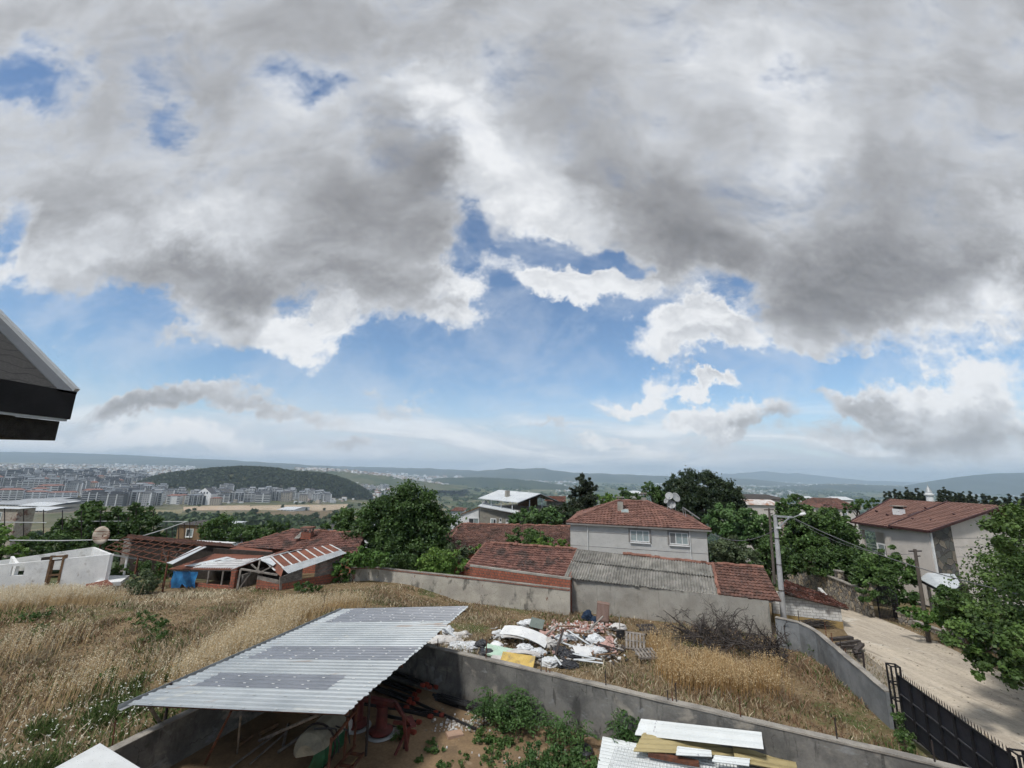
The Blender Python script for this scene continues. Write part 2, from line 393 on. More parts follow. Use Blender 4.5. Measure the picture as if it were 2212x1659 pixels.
def finish(me, mats, mi=None, tint=None, smooth=False):
    for m in mats: me.materials.append(m)
    n = len(me.polygons)
    if mi is not None and len(mats) > 1: me.polygons.foreach_set('material_index', np.array(mi, np.int32))
    if smooth: me.polygons.foreach_set('use_smooth', np.ones(n, bool))
    if tint is not None:
        at = me.attributes.new('tint', 'FLOAT', 'FACE'); at.data.foreach_set('value', np.array(tint, np.float32))
    # metres-true UVs laid along each face (level direction, slope direction)
    nv = len(me.vertices); nl = len(me.loops)
    co = np.empty(nv * 3, np.float32); me.vertices.foreach_get('co', co); co = co.reshape(-1, 3)
    nor = np.empty(n * 3, np.float32); me.polygons.foreach_get('normal', nor); nor = nor.reshape(-1, 3)
    tot = np.empty(n, np.int32); me.polygons.foreach_get('loop_total', tot)
    vi = np.empty(nl, np.int32); me.loops.foreach_get('vertex_index', vi)
    fl = np.repeat(np.arange(n), tot)
    t = np.stack([-nor[:, 1], nor[:, 0], np.zeros(n)], 1); ln = np.linalg.norm(t, axis=1)
    flat = ln < .05; t[flat] = (1, 0, 0); ln[flat] = 1; t /= ln[:, None]
    b = np.cross(nor, t)
    P = co[vi]
    uv = np.stack([(P * t[fl]).sum(1), (P * b[fl]).sum(1)], 1).astype(np.float32)
    l = me.uv_layers.new(name='UVMap'); l.data.foreach_set('uv', uv.ravel())
    me.update()
def np_mesh(name, verts, nper, mats, col=None, tint=None, base=None, parent=None, uvs=False):
    """mesh of many separate n-gons straight from an array (F*nper, 3)"""
    verts = np.asarray(verts, np.float32).reshape(-1, 3)
    root = parent
    while root is not None and root.parent is not None: root = root.parent
    off = V(*root['_b']) if root is not None else (V(*base) if base is not None else np.zeros(3))
    verts = verts - off.astype(np.float32)
    nv = len(verts); nf = nv // nper
    me = bpy.data.meshes.new(name); me.vertices.add(nv); me.vertices.foreach_set('co', verts.ravel())
    me.loops.add(nv); me.loops.foreach_set('vertex_index', np.arange(nv, dtype=np.int32))
    me.polygons.add(nf); me.polygons.foreach_set('loop_start', np.arange(0, nv, nper, dtype=np.int32))
    me.update(calc_edges=True)
    for m in mats: me.materials.append(m)
    if col is not None:
        at = me.attributes.new('col', 'FLOAT_COLOR', 'FACE')
        c4 = np.ones((nf, 4), np.float32); c4[:, :3] = col; at.data.foreach_set('color', c4.ravel())
    if tint is not None:
        at = me.attributes.new('tint', 'FLOAT', 'FACE'); at.data.foreach_set('value', np.asarray(tint, np.float32))
    o = bpy.data.objects.new(name, me); COL.objects.link(o)
    if parent is not None: o.parent = parent
    else: o.location = off
    o['_b'] = tuple(off)
    return o
def tag(o, label=None, cat=None, group=None, kind=None):
    if label: o['label'] = label
    if cat: o['category'] = cat
    if group: o['group'] = group
    if kind: o['kind'] = kind
    return o
def thing(name, label, cat, base, group=None):
    o = bpy.data.objects.new(name, None); COL.objects.link(o); o.location = tuple(base); o['_b'] = tuple(float(x) for x in base)
    o.empty_display_size = .3
    return tag(o, label, cat, group)
def copy_tree(o, loc=None, rz=None, scale=None, parent=None):
    c = o.copy(); COL.objects.link(c)
    if parent is not None: c.parent = parent
    for ch in list(o.children): copy_tree(ch, parent=c)
    if loc is not None: c.location = tuple(loc); c['_b'] = tuple(float(x) for x in loc)
    if rz is not None: c.rotation_euler = (0, 0, rz)
    if scale is not None: c.scale = (scale,) * 3 if not isinstance(scale, tuple) else scale
    return c
def lerp(a, b, t): return V(*a) * (1 - t) + V(*b) * t

# roofs ------------------------------------------------------------------
def tile_rows(mb, bl, br, tr, tl, m, tw=.30, rh=.36, amp=.035, step=.075, wob=.012, seed=0, droop=0., sub=5):
    """clay tile field over a (possibly tapering) slope: waves across, overlapping steps down"""
    bl, br, tr, tl = (V(*p) for p in (bl, br, tr, tl))
    r = np.random.default_rng(seed)
    nrm = np.cross(br - bl, tl - bl); nrm /= np.linalg.norm(nrm)
    if nrm[2] < 0: nrm = -nrm
    hgt = np.linalg.norm((tl + tr) / 2 - (bl + br) / 2); nr = max(2, int(round(hgt / rh)))
    mi = mb.mid(m)
    for k in range(nr):
        t0, t1 = k / nr, min(1., (k + 1.12) / nr)
        L0, R0, L1, R1 = bl + (tl - bl) * t0, br + (tr - br) * t0, bl + (tl - bl) * t1, br + (tr - br) * t1
        wdt = np.linalg.norm((R0 + R1) / 2 - (L0 + L1) / 2); nt = max(1, int(round(wdt / tw))); nc = nt * sub
        i0 = len(mb.v)
        wv = r.normal(0, wob, nt + 1)
        sl = r.normal(0, wob * 1.6, nt + 1)
        for j in range(nc + 1):
            s_ = j / nc; ph = (j % sub) / sub
            tile = min(j // sub, nt)
            h = amp * (max(0., sin(pi * min(1, ph * 1.35))) if ph < .74 else -.15)
            sag = -droop * sin(pi * s_) * (.6 + .4 * t0)
            dn = (bl - tl) / (hgt + 1e-6) * sl[tile]
            mb.v.append(tuple(L0 + (R0 - L0) * s_ + nrm * (h + step + wv[tile] + sag) + dn))
            mb.v.append(tuple(L1 + (R1 - L1) * s_ + nrm * (h + .004 + sag)))
            mb.v.append(tuple(L0 + (R0 - L0) * s_ + nrm * (-.01 + sag) + dn))
        tn = r.normal(0, 1, nt + 1)
        for j in range(nc):
            a = i0 + 3 * j
            mb.f.append((a, a + 3, a + 4, a + 1)); mb.mi.append(mi); mb.t.append(float(tn[j // sub]))
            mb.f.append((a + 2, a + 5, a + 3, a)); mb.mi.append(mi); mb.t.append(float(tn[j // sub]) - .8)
def ridge_tiles(mb, a, b, m, r=.13, n=None, seed=0, jit=.015):
    a, b = V(*a), V(*b); L = np.linalg.norm(b - a); n = n or max(2, int(L / .38)); g = np.random.default_rng(seed)
    for k in range(n):
        p, q = a + (b - a) * (k / n), a + (b - a) * ((k + 1.08) / n)
        j = g.normal(0, jit, 3)
        mb.tube([p + j, q + j + V(0, 0, .015)], [r * 1.08, r * .94], 7, m, tint=float(g.normal(0, 1)))
def corrugated(mb, bl, br, tr, tl, m, pitch=.18, amp=.025, jag=0., seed=0, th=.0, tint_sheet=0., sheets=1, sub=6, wob=0.):
    """sheet whose ribs run from the bottom edge to the top edge"""
    bl, br, tr, tl = (V(*p) for p in (bl, br, tr, tl)); g = np.random.default_rng(seed)
    nrm = np.cross(br - bl, tl - bl); nrm /= np.linalg.norm(nrm)
    if nrm[2] < 0: nrm = -nrm
    w = np.linalg.norm(br - bl); nw = max(2, int(w / pitch)); nc = nw * sub
    mi = mb.mid(m); rows = 5 if wob else 2
    i0 = len(mb.v); per = rows
    jj = g.normal(0, jag, nw + 1)
    for j in range(nc + 1):
        s_ = j / nc; h = amp * sin(2 * pi * j / sub)
        P, Q = bl + (br - bl) * s_, tl + (tr - tl) * s_
        d = (P - Q) / np.linalg.norm(P - Q)
        P = P + d * jj[min(j // sub, nw)]
        for k in range(rows):
            t = k / (rows - 1)
            wq = wob * sin(s_ * 23 + k * 1.9) if wob else 0
            mb.v.append(tuple(P + (Q - P) * t + nrm * (h + wq)))
    for j in range(nc):
        sh = g.normal(0, 1) if j % (sub * 5) == 0 else sh
        for k in range(rows - 1):
            a = i0 + j * per + k
            mb.f.append((a, a + per, a + per + 1, a + 1)); mb.mi.append(mi); mb.t.append(float(sh) * tint_sheet)

# vegetation ---------------------------------------------------------------
def leaf_quads(P, size, N=None, r=rng, aspect=.55, flat=0.):
    """one bent-free leaf quad (diamond) at each point; N preferred normals"""
    n = len(P)
    nn = r.normal(0, 1, (n, 3))
    if N is not None: nn = nn * (1 - flat) + N * (.55 + flat)
    nn /= np.linalg.norm(nn, axis=1)[:, None] + 1e-9
    a = np.cross(nn, r.normal(0, 1, (n, 3))); a /= np.linalg.norm(a, axis=1)[:, None] + 1e-9
    b = np.cross(nn, a)
    s = (size * r.uniform(.6, 1.35, n))[:, None] if np.isscalar(size) else size[:, None]
    a = a * s; b = b * s * aspect
    q = np.empty((n, 4, 3)); q[:, 0] = P - a; q[:, 1] = P - b * 1. + a * .1; q[:, 2] = P + a; q[:, 3] = P + b + a * .1
    return q.reshape(-1, 3)
def crown_points(ells, n, clump=.22, nclump=60, r=rng, shell=.55, ragged=.12):
    """leaf points in clumps through a set of ellipsoids (cx,cy,cz,rx,ry,rz); returns points, outward normals, clump tone"""
    vol = np.array([(e[3] * e[4] + e[3] * e[5] + e[4] * e[5]) for e in ells]); vol = vol / vol.sum()
    P = []; N = []; C = []
    for e, w in zip(ells, vol):
        nc = max(6, int(nclump * w)); m = max(8, int(n * w / nc))
        d = r.normal(0, 1, (nc, 3)); d /= np.linalg.norm(d, axis=1)[:, None]
        rad = (shell + (1 - shell) * r.random(nc) ** .6) * (1 + r.normal(0, ragged, nc))
        c = d * rad[:, None] * V(*e[3:6]) + V(*e[:3])
        cs = clump * min(e[3:6]) * r.uniform(.4, 1.75, nc) * 1.2
        off = r.normal(0, 1, (nc, m, 3)); off /= np.linalg.norm(off, axis=2)[:, :, None] + 1e-9
        off *= ((r.random((nc, m)) ** .6) * (1 + .5 * (r.random((nc, m)) < .12)))[:, :, None] * cs[:, None, None]
        off[:, :, 2] *= .8
        P.append((c[:, None, :] + off).reshape(-1, 3))
        nn = off / (np.linalg.norm(off, axis=2)[:, :, None] + 1e-9) * .5 + d[:, None, :] * .5 + V(0, 0, .5)
        N.append(nn.reshape(-1, 3)); C.append(np.repeat(r.normal(0, 1, nc), m))
    return np.concatenate(P), np.concatenate(N), np.concatenate(C)
def trunk_mesh(base, top, r0, ells, m, n=7, seed=1):
    g = np.random.default_rng(seed); mb = MB()
    a, b = V(*base), V(*top); mid = (a + b) / 2 + g.normal(0, .06 * np.linalg.norm(b - a), 3) * V(1, 1, .2)
    mb.tube([a - V(0, 0, .2), a + (mid - a) * .3, mid, b], [r0 * 1.3, r0, r0 * .8, r0 * .45], 8, m)
    for k in range(n):
        e = ells[g.integers(len(ells))]
        d = g.normal(0, 1, 3); d /= np.linalg.norm(d); d[2] = abs(d[2]) * .6
        t = V(*e[:3]) + d * V(*e[3:6]) * .75
        s_ = a + (b - a) * g.uniform(.45, .95)
        mb.tube([s_, (s_ + t) / 2 + V(0, 0, .08 * np.linalg.norm(t - s_)), t], [r0 * .45, r0 * .28, r0 * .08], 5, m, caps=False)
    return mb
def tree(name, label, cat, base, ells, nleaf, leaf, lm, tm, trunk_top=None, r0=.18, nclump=70, clump=.22, group=None, seed=None, shell=.55, ragged=.12, aspect=.55, flat=0., stems=7):
    r = np.random.default_rng(seed if seed is not None else int(abs(base[0] * 131 + base[1] * 17)) + nleaf)
    o = thing(name, label, cat, base, group)
    nleaf = int(nleaf * 1.5); leaf *= .83; nclump = int(nclump * 1.3)
    P, N, C = crown_points(ells, nleaf, clump, nclump, r, shell, ragged)
    q = leaf_quads(P, leaf, N, r, aspect, flat)
    tint = C * .55 + r.normal(0, .45, len(P))
    np_mesh('crown' if tm else 'foliage', q, 4, [lm], tint=tint, parent=o)
    if tm:
        tt = trunk_top if trunk_top is not None else (ells[0][0], ells[0][1], ells[0][2] + ells[0][5] * .3)
        trunk_mesh(base, tt, r0, ells, tm, stems, len(P)).build('trunk', o)
    return o
# palette --------------------------------------------------------------------
def leafmat(name, c, c2, tint=.24):
    c = tuple(x * 1.25 for x in c); c2 = tuple(x * 1.25 for x in c2)
    return mat(name, c, c2, scale=.7, detail=3, rough=.55, spec=.35, tint=tint, fine=0., transl=.22)
M = {}
M['leaf_dark'] = leafmat('walnut leaves', (.040, .078, .022), (.056, .10, .026))
M['leaf_mid'] = leafmat('orchard leaves', (.052, .098, .026), (.075, .130, .035))
M['leaf_bright'] = leafmat('young leaves', (.095, .17, .035), (.13, .21, .045))
M['leaf_grey'] = leafmat('olive leaves', (.075, .105, .050), (.10, .13, .07))
M['leaf_ivy'] = leafmat('vine leaves', (.065, .13, .028), (.09, .17, .035))
M['leaf_pine'] = leafmat('pine needles', (.022, .038, .018), (.034, .052, .022))
M['leaf_conifer'] = leafmat('conifer needles', (.022, .032, .018), (.034, .046, .022))
M['leaf_fig'] = leafmat('fig leaves', (.05, .105, .03), (.08, .14, .045))
M['leaf_weed'] = leafmat('weed leaves', (.040, .085, .024), (.06, .115, .032))
M['leaf_far'] = leafmat('distant foliage', (.040, .066, .026), (.058, .088, .034), .22)
M['bark'] = mat('bark', (.10, .075, .055), (.055, .042, .032), scale=6, stretch=(1, 1, .3), bump=.5)
M['deadwood'] = mat('dead wood', (.085, .072, .065), (.035, .03, .028), scale=8, fine=.2)
M['greywood'] = mat('weathered timber', (.26, .235, .21), (.14, .125, .11), scale=3, stretch=(1, 1, 1), fine=.25, tint=.12)
M['brownwood'] = mat('brown timber', (.20, .12, .065), (.12, .075, .045), scale=4, fine=.2, tint=.12)
M['plaster'] = mat('grey plaster', (.345, .33, .295), (.27, .255, .225), cracks=.3, scale=.8, detail=8, rough=.95, bump=.15, fine=.08,
                   stains=((A3(.16, .15, .13), .53, .72, (.5, .5, .8), .55), (A3(.44, .42, .37), .56, .72, (.9, .9, .6), .5), (A3(.15, .14, .125), .60, .68, (3.5, 3.5, .3), .55)))
M['longwall'] = mat('stained render', (.43, .405, .35), (.32, .30, .26), cracks=.45, scale=.7, detail=8, rough=.95, bump=.2, fine=.1,
                    stains=((A3(.10, .095, .085), .54, .66, (1.1, 1.1, .55), .8), (A3(.17, .075, .045), .64, .68, (1.7, 1.7, .8), .85), (A3(.50, .47, .40), .58, .7, (.6, .6, 1.2), .5)))
M['concrete'] = mat('rough concrete', (.185, .18, .168), (.105, .104, .10), cracks=.55, scale=.9, detail=9, rough=.95, bump=.35, lo=.38, hi=.62, fine=.12,
                    stains=((A3(.31, .285, .245), .53, .64, (.7, .7, 1.1), .75), (A3(.05, .05, .048), .55, .66, (1.4, 1.4, .5), .75), (A3(.05, .048, .045), .60, .66, (4.5, 4.5, .35), .7), (A3(.24, .25, .255), .60, .66, (1.2, 1.2, 1.8), .6)))
M['coping'] = mat('coping mortar', (.34, .315, .275), (.20, .185, .165), scale=1.6, detail=8, bump=.3, fine=.15)
M['tile'] = mat('old clay tiles', (.185, .093, .073), (.14, .070, .058), scale=1.2, detail=7, tint=.16, fine=.12,
                stains=((A3(.050, .040, .036), .47, .62, (.6, .6, .9), .85), (A3(.30, .145, .105), .60, .72, (1.8, 1.8, 1.8), .5)))
M['tile_brown'] = mat('brown weathered tiles', (.165, .085, .065), (.115, .066, .054), scale=1.3, detail=7, tint=.15, fine=.12,
                      stains=((A3(.055, .042, .036), .48, .66, (.7, .7, .9), .7), (A3(.30, .20, .14), .62, .75, (2, 2, 2), .4)))
M['tile_house'] = mat('house clay tiles', (.215, .113, .088), (.165, .088, .071), scale=1.0, detail=5, tint=.14, fine=.08,
                      stains=((A3(.12, .06, .045), .54, .74, (.5, .5, .8), .5),))
M['tile_new'] = mat('concrete terracotta tiles', (.215, .122, .098), (.18, .103, .084), scale=.6, detail=4, tint=.05, fine=.05)
M['ridge'] = mat('ridge tiles', (.25, .125, .092), (.18, .09, .068), scale=3, tint=.18)
M['metal'] = mat('galvanised sheet', (.37, .40, .415), (.29, .32, .34), scale=.5, detail=8, rough=.5, metal=.2, spec=.5, tint=.08, fine=.05,
                 stains=((A3(.27, .19, .14), .60, .72, (.35, 2.2, .5), .7), (A3(.50, .50, .45), .60, .70, (.4, 1.2, .4), .5)))
M['metal_dark'] = mat('grey translucent sheet', (.19, .205, .235), (.15, .165, .19), scale=.9, rough=.4, spec=.5, tint=.05, fine=.05)
M['metal_white'] = mat('pale sheet metal', (.60, .63, .64), (.50, .53, .55), scale=.8, rough=.5, metal=.1, fine=.04, tint=.06)
M['zinc'] = mat('old zinc sheet', (.42, .44, .45), (.32, .34, .35), scale=1.2, rough=.5, metal=.3, fine=.08)
M['fibro'] = mat('fibre cement', (.27, .26, .235), (.16, .155, .14), scale=1.6, detail=9, rough=.95, fine=.22, tint=.07, stretch=(1, 1, .5),
                 stains=((A3(.07, .068, .062), .54, .70, (1.0, 1.0, 1.4), .6), (A3(.40, .385, .34), .60, .72, (2.2, 2.2, 1.0), .5)))
M['rust'] = mat('rust', (.16, .062, .034), (.085, .04, .028), scale=5, fine=.25)
M['rustsheet'] = mat('rusted sheet', (.20, .075, .045), (.145, .06, .04), scale=1.4, detail=8, rough=.8, fine=.15, tint=.06)
M['darkiron'] = mat('dark iron', (.030, .026, .026), (.05, .036, .032), scale=8, rough=.6, fine=.2)
M['blackpaint'] = mat('black paint', (.012, .012, .014), (.019, .019, .021), scale=3, rough=.75, spec=.2, fine=.1)
M['whitewash'] = mat('whitewash', (.76, .77, .76), (.64, .65, .65), scale=1.1, detail=8, rough=.95, bump=.2, fine=.06,
                     stains=((A3(.36, .34, .31), .55, .70, (.9, .9, .9), .65), (A3(.24, .20, .17), .63, .70, (1.7, 1.7, 1.0), .6)))
M['white'] = mat('white paint', (.72, .73, .72), (.62, .63, .63), scale=2, rough=.6, fine=.05)
M['whiteplastic'] = mat('white plastic', (.78, .79, .79), (.70, .71, .72), scale=3, rough=.35, spec=.5, fine=.03)
M['housewall'] = mat('light grey render', (.46, .455, .435), (.41, .405, .39), scale=1.2, detail=6, rough=.9, bump=.12, fine=.05,
                     stains=((A3(.36, .355, .335), .56, .75, (.35, .35, 1.2), .5),))
M['creamwall'] = mat('cream clad wall', (.60, .555, .51), (.54, .50, .46), scale=.8, rough=.9, fine=.05)
M['trimgrey'] = mat('grey window trim', (.22, .21, .20), (.19, .18, .17), scale=3, rough=.8)
M['glass'] = mat('window glass with curtain', (.30, .345, .345), (.235, .285, .29), scale=3.5, rough=.12, spec=.6, fine=.02)
M['glassdark'] = mat('dark window glass', (.045, .05, .055), (.07, .075, .08), scale=2, rough=.1, spec=.6, fine=0)
M['shadow'] = mat('painted shade', (.05, .04, .034), (.03, .026, .022), scale=3)  # near-black colour stands in for shade on back walls and in openings
M['brick'] = brick_mat('hollow red brick', (.33, .105, .06), (.26, .08, .048), (.10, .075, .06), bw=.26, bh=.21, msize=.02, stain=((.09, .055, .04), .5))
M['whitebrick'] = brick_mat('whitewashed block', (.62, .62, .60), (.56, .56, .54), (.22, .20, .18), bw=.42, bh=.2, msize=.012, stain=((.38, .34, .30), .5))
M['fieldstone'] = stone_mat('field stone', [(.34, .27, .18), (.24, .215, .18), (.40, .345, .26), (.19, .175, .155), (.30, .28, .24)], (.085, .078, .07), 3.0, .09)
M['cladstone'] = stone_mat('dark stone cladding', [(.10, .10, .09), (.155, .14, .115), (.075, .075, .075), (.19, .165, .13), (.12, .12, .115)], (.07, .066, .06), 1.6, .05)
M['bluetarp'] = mat('blue tarpaulin', (.03, .19, .42), (.02, .12, .30), scale=2.5, rough=.4, spec=.5, fine=.1, bump=.5)
M['pvc'] = mat('white pipe', (.62, .63, .62), (.52, .53, .52), scale=3, rough=.5, fine=.05)
M['pole'] = mat('concrete pole', (.40, .405, .41), (.33, .335, .34), scale=3, rough=.85, fine=.12)
M['cable'] = mat('grey cable', (.16, .165, .17), (.12, .12, .125), scale=5, fine=0)
# ------------------------------------------------------------------ terrain
TD = np.array([0, 42, 60, 120, 300, 700, 1100, 1600, 2500, 4000, 6000, 9000, 14000, 45000.])
TU = [-600, 0, 550, 1106, 1600, 2212, 2900]
TZ = np.array([
    [.6, .4, -.8, -8, -32, -58, -66, -60, -45, -34, -30, -25, -25, -25],
    [.6, .4, -1.2, -10, -38, -64, -73, -67, -52, -38, -32, -28, -28, -28],
    [0, -.6, -2.5, -13, -40, -69, -80, -82, -78, -66, -55, -50, -50, -50],
    [0, -1.2, -3, -16, -52, -100, -130, -150, -172, -185, -190, -190, -190, -190],
    [0, -1.2, -3, -13, -46, -98, -138, -160, -180, -186, -190, -190, -190, -190],
    [0, -1.0, -1.6, -6, -24, -52, -82, -120, -160, -182, -190, -190, -190, -190],
    [0, -1.0, -1.2, -4, -18, -45, -75, -110, -150, -175, -185, -185, -185, -185]])
TA = np.array([atan2((u - CX) / F, .985) for u in TU])
LW0, LW1 = V(-12.75, 13.0), V(-8.7, 23.4)                       # yard wall on the left: line in plan
LWD = (LW1 - LW0) / np.linalg.norm(LW1 - LW0); LWN = V(-LWD[1], LWD[0])
def sst(x, a, b):
    t = np.clip((x - a) / (b - a), 0, 1); return t * t * (3 - 2 * t)
def hgt(x, y):
    x = np.asarray(x, float); y = np.asarray(y, float)
    D = np.hypot(x, y); az = np.arctan2(x, np.maximum(y, 1e-3)); az = np.where(y <= 0, np.sign(x) * 1.3, az)
    az = np.clip(az, TA[0], TA[-1])
    ld = np.log1p(D); lt = np.log1p(TD)
    rows = np.stack([np.interp(ld, lt, TZ[i]) for i in range(len(TU))], 0)
    k = np.clip(np.searchsorted(TA, az) - 1, 0, len(TU) - 2)
    f = (az - TA[k]) / (TA[k + 1] - TA[k]); f = f * f * (3 - 2 * f)
    zf = np.take_along_axis(rows, k[None], 0)[0] * (1 - f) + np.take_along_axis(rows, (k + 1)[None], 0)[0] * f
    s = (x - LW0[0]) * LWN[0] + (y - LW0[1]) * LWN[1]           # >0: field side of the left wall
    left = sst(s, .15, 1.6) * sst(-x, 2.5, 9.5)
    zn = np.where(x > 13, -.034 * (y - 12), -.025 * (y - 14)); zn = np.clip(zn, -1.4, .1)
    zn = zn * (1 - left) + (.85 - .55 * sst(y, 28, 36)) * left
    near = 1 - sst(D, 38, 62)
    return zn * near + zf * (1 - near)
def hz(x, y): return float(hgt(np.array([x]), np.array([y]))[0])
HILL = [(-310, 1020, 330, 150, 66), (-520, 1060, 150, 140, 62), (-90, 1120, 260, 130, 34)]   # wooded hill: x, y, rx, ry, height
def hillz(x, y):
    z = 0
    for (cx, cy, rx, ry, h) in HILL:
        r2 = ((np.asarray(x) - cx) / rx) ** 2 + ((np.asarray(y) - cy) / ry) ** 2
        z = np.maximum(z, h * np.clip(1 - r2, 0, 1) ** .75)
    return z
def polar(name, radii, angs, zf, m):
    A, R_ = np.meshgrid(angs, radii)
    x = R_ * np.sin(A); y = R_ * np.cos(A); z = zf(x.ravel(), y.ravel()).reshape(x.shape)
    nr, na = x.shape
    v = np.stack([x, y, z], 2).reshape(-1, 3)
    f = [(i * na + j, i * na + j + 1, (i + 1) * na + j + 1, (i + 1) * na + j) for i in range(nr - 1) for j in range(na - 1)]
    me = bpy.data.meshes.new(name); me.from_pydata(v.tolist(), [], [q[::-1] for q in f])
    o = bpy.data.objects.new(name, me); COL.objects.link(o); me.materials.append(m)
    me.polygons.foreach_set('use_smooth', np.ones(len(me.polygons), bool))
    return o
def ground_mat():
    m, T, b = newmat('ground')
    P = T.new('ShaderNodeNewGeometry').outputs['Position']
    flat = T.vm('MULTIPLY', P, (1, 1, 0))
    dist = T.vm('LENGTH', flat)
    n1 = T.noise(flat, .35, 8, .65); n2 = T.noise(flat, 3., 6, .6)
    near = T.mix(T.ss(n1, .4, .62), (.20, .145, .085), (.135, .10, .055))
    near = T.mix(T.ss(n2, .45, .7), near, (.26, .20, .125))
    near = T.mix(T.ss(T.noise(flat, .22, 4, .6), .56, .66), near, (.09, .10, .04))
    # patchwork of fields and orchards over the valley floor
    wv = T.vm('ADD', flat, T.scale(T.vm('SUBTRACT', T.noise(flat, .006, 4, color=True), (.5, .5, .5)), 60.))
    vo = T.new('ShaderNodeTexVoronoi', feature='F1'); T.put(vo.inputs['Vector'], T.vm('MULTIPLY', wv, (.5, 1.0, 1))); vo.inputs['Scale'].default_value = 1 / 95
    sc_ = T.new('ShaderNodeSeparateColor'); T.put(sc_.inputs[0], vo.outputs['Color'])
    rp = T.new('ShaderNodeValToRGB'); T.put(rp.inputs[0], sc_.outputs[0]); cr = rp.color_ramp; cr.interpolation = 'CONSTANT'
    cols = [(.055, .08, .035), (.10, .115, .05), (.045, .07, .03), (.20, .17, .095), (.07, .10, .04), (.26, .215, .125), (.09, .115, .045), (.135, .13, .06)]
    cr.elements[0].color = cols[0] + (1,); cr.elements[1].position = 1 / 8; cr.elements[1].color = cols[1] + (1,)
    for i, c in enumerate(cols[2:]):
        e = cr.elements.new((i + 2) / 8); e.color = c + (1,)
    far = T.mix(T.ss(T.noise(flat, .03, 6, .65), .42, .62), rp.outputs[0], (.05, .075, .032))
    sx = T.new('ShaderNodeSeparateXYZ'); T.put(sx.inputs[0], P)
    side = T.ss(sx.outputs[0], -900., -100., 1., 0.)
    town = T.mix(T.ss(T.noise(flat, .014, 5, .6), .42, .6), (.20, .175, .14), (.10, .105, .06))
    side = T.m('MULTIPLY', side, T.ss(sx.outputs[1], 380., 560.))
    far = T.mix(T.m('MULTIPLY', side, .8), far, town)
    mid = T.mix(T.ss(T.noise(flat, .05, 6, .65), .42, .6), (.13, .125, .06), (.06, .085, .035))
    col = T.mix(T.ss(dist, 45., 75.), near, mid)
    col = T.mix(T.ss(dist, 260., 420.), col, far)
    T.put(b.inputs['Base Color'], col); b.inputs['Roughness'].default_value = .95; b.inputs['Specular IOR Level'].default_value = .1
    bn = T.new('ShaderNodeBump'); bn.inputs['Strength'].default_value = .5; bn.inputs['Distance'].default_value = .08
    T.put(bn.inputs['Height'], n2); T.l.new(bn.outputs[0], b.inputs['Normal'])
    return m
radii = np.concatenate([np.arange(1.5, 48, .55), np.geomspace(48.5, 44000, 120)])
g = polar('ground', radii, np.radians(np.arange(-180, 180.01, 1.0)), lambda x, y: hgt(x, y), ground_mat())
tag(g, 'dry sloping ground that falls away into the wide valley', kind='structure')

def drape(name, left, right, m, lift=.02, n=60, k=8, zf=None, kind='structure', label=None):
    """strip draped between two polylines (x,y)"""
    def res(pl):
        pl = [V(*p) for p in pl]; L = np.concatenate([[0], np.cumsum([np.linalg.norm(b - a) for a, b in zip(pl, pl[1:])])])
        s = np.linspace(0, L[-1], n); return np.stack([np.interp(s, L, [p[0] for p in pl]), np.interp(s, L, [p[1] for p in pl])], 1)
    A, B = res(left), res(right); mb = MB(); mb.mid(m)
    for i in range(n):
        for j in range(k + 1):
            p = A[i] * (1 - j / k) + B[i] * (j / k); mb.v.append((p[0], p[1], (zf or hz)(p[0], p[1]) + lift))
    for i in range(n - 1):
        for j in range(k):
            a = i * (k + 1) + j; mb.f.append((a, a + 1, a + k + 2, a + k + 1)); mb.mi.append(0); mb.t.append(0)
    o = mb.build(name, smooth=True); tag(o, label, kind=kind); return o
M['yardsoil'] = mat('packed yard earth', (.25, .175, .105), (.185, .13, .08), scale=.8, detail=9, rough=.95, bump=.4, fine=.18, spec=.1,
                    stains=((A3(.11, .085, .06), .55, .7, (.7, .7, .7), .6), (A3(.33, .26, .18), .62, .72, (1.8, 1.8, 1.8), .5)))
drape('yard', [(-12.5, 3), (-12.6, 13.2), (-8.75, 23.2)], [(16, 3), (12.6, 14.2), (-3.9, 21.9)], M['yardsoil'], .004, 40, 30, lambda x, y: 0.02, label='bare brown earth of the yard below the walls')
def road_mat():
    m, T, b = newmat('pale dirt road')
    P = T.new('ShaderNodeNewGeometry').outputs['Position']
    # wheel tracks run along the road
    v = T.vm('MULTIPLY', P, (.9, .12, 1)); n = T.noise(v, 1.3, 7, .6); f = T.noise(P, 7., 6, .65)
    col = T.mix(T.ss(n, .35, .62), (.52, .455, .365), (.40, .35, .285))
    col = T.mix(T.ss(T.noise(T.vm('MULTIPLY', P, (.6, .08, 1)), 2.1, 6, .6), .58, .68), col, (.28, .245, .20))
    col = T.mix(T.ss(T.noise(P, .55, 5, .6), .60, .68), col, (.56, .52, .45))
    k = T.m('MULTIPLY_ADD', T.m('SUBTRACT', f, .5), .9, 1.); col = T.mix(1., col, T.comb(k, k, k), 'MULTIPLY')
    T.put(b.inputs['Base Color'], col); b.inputs['Roughness'].default_value = .95; b.inputs['Specular IOR Level'].default_value = .1
    bn = T.new('ShaderNodeBump'); bn.inputs['Strength'].default_value = .4; bn.inputs['Distance'].default_value = .04
    T.put(bn.inputs['Height'], f); T.l.new(bn.outputs[0], b.inputs['Normal'])
    return m
drape('road', [(30, 60), (27.4, 41), (24.6, 33.5), (22.4, 29.5), (19.8, 22), (17.0, 12), (15.5, 4)], [(34, 60), (31.3, 42), (29.6, 35), (28.6, 30), (27.2, 24), (25.5, 14), (24, 4)], road_mat(), .03, 80, 14, label='pale dirt road running past the gate')
M['gravel'] = mat('grey verge gravel', (.29, .255, .205), (.20, .175, .14), scale=1.5, detail=9, bump=.4, fine=.3)
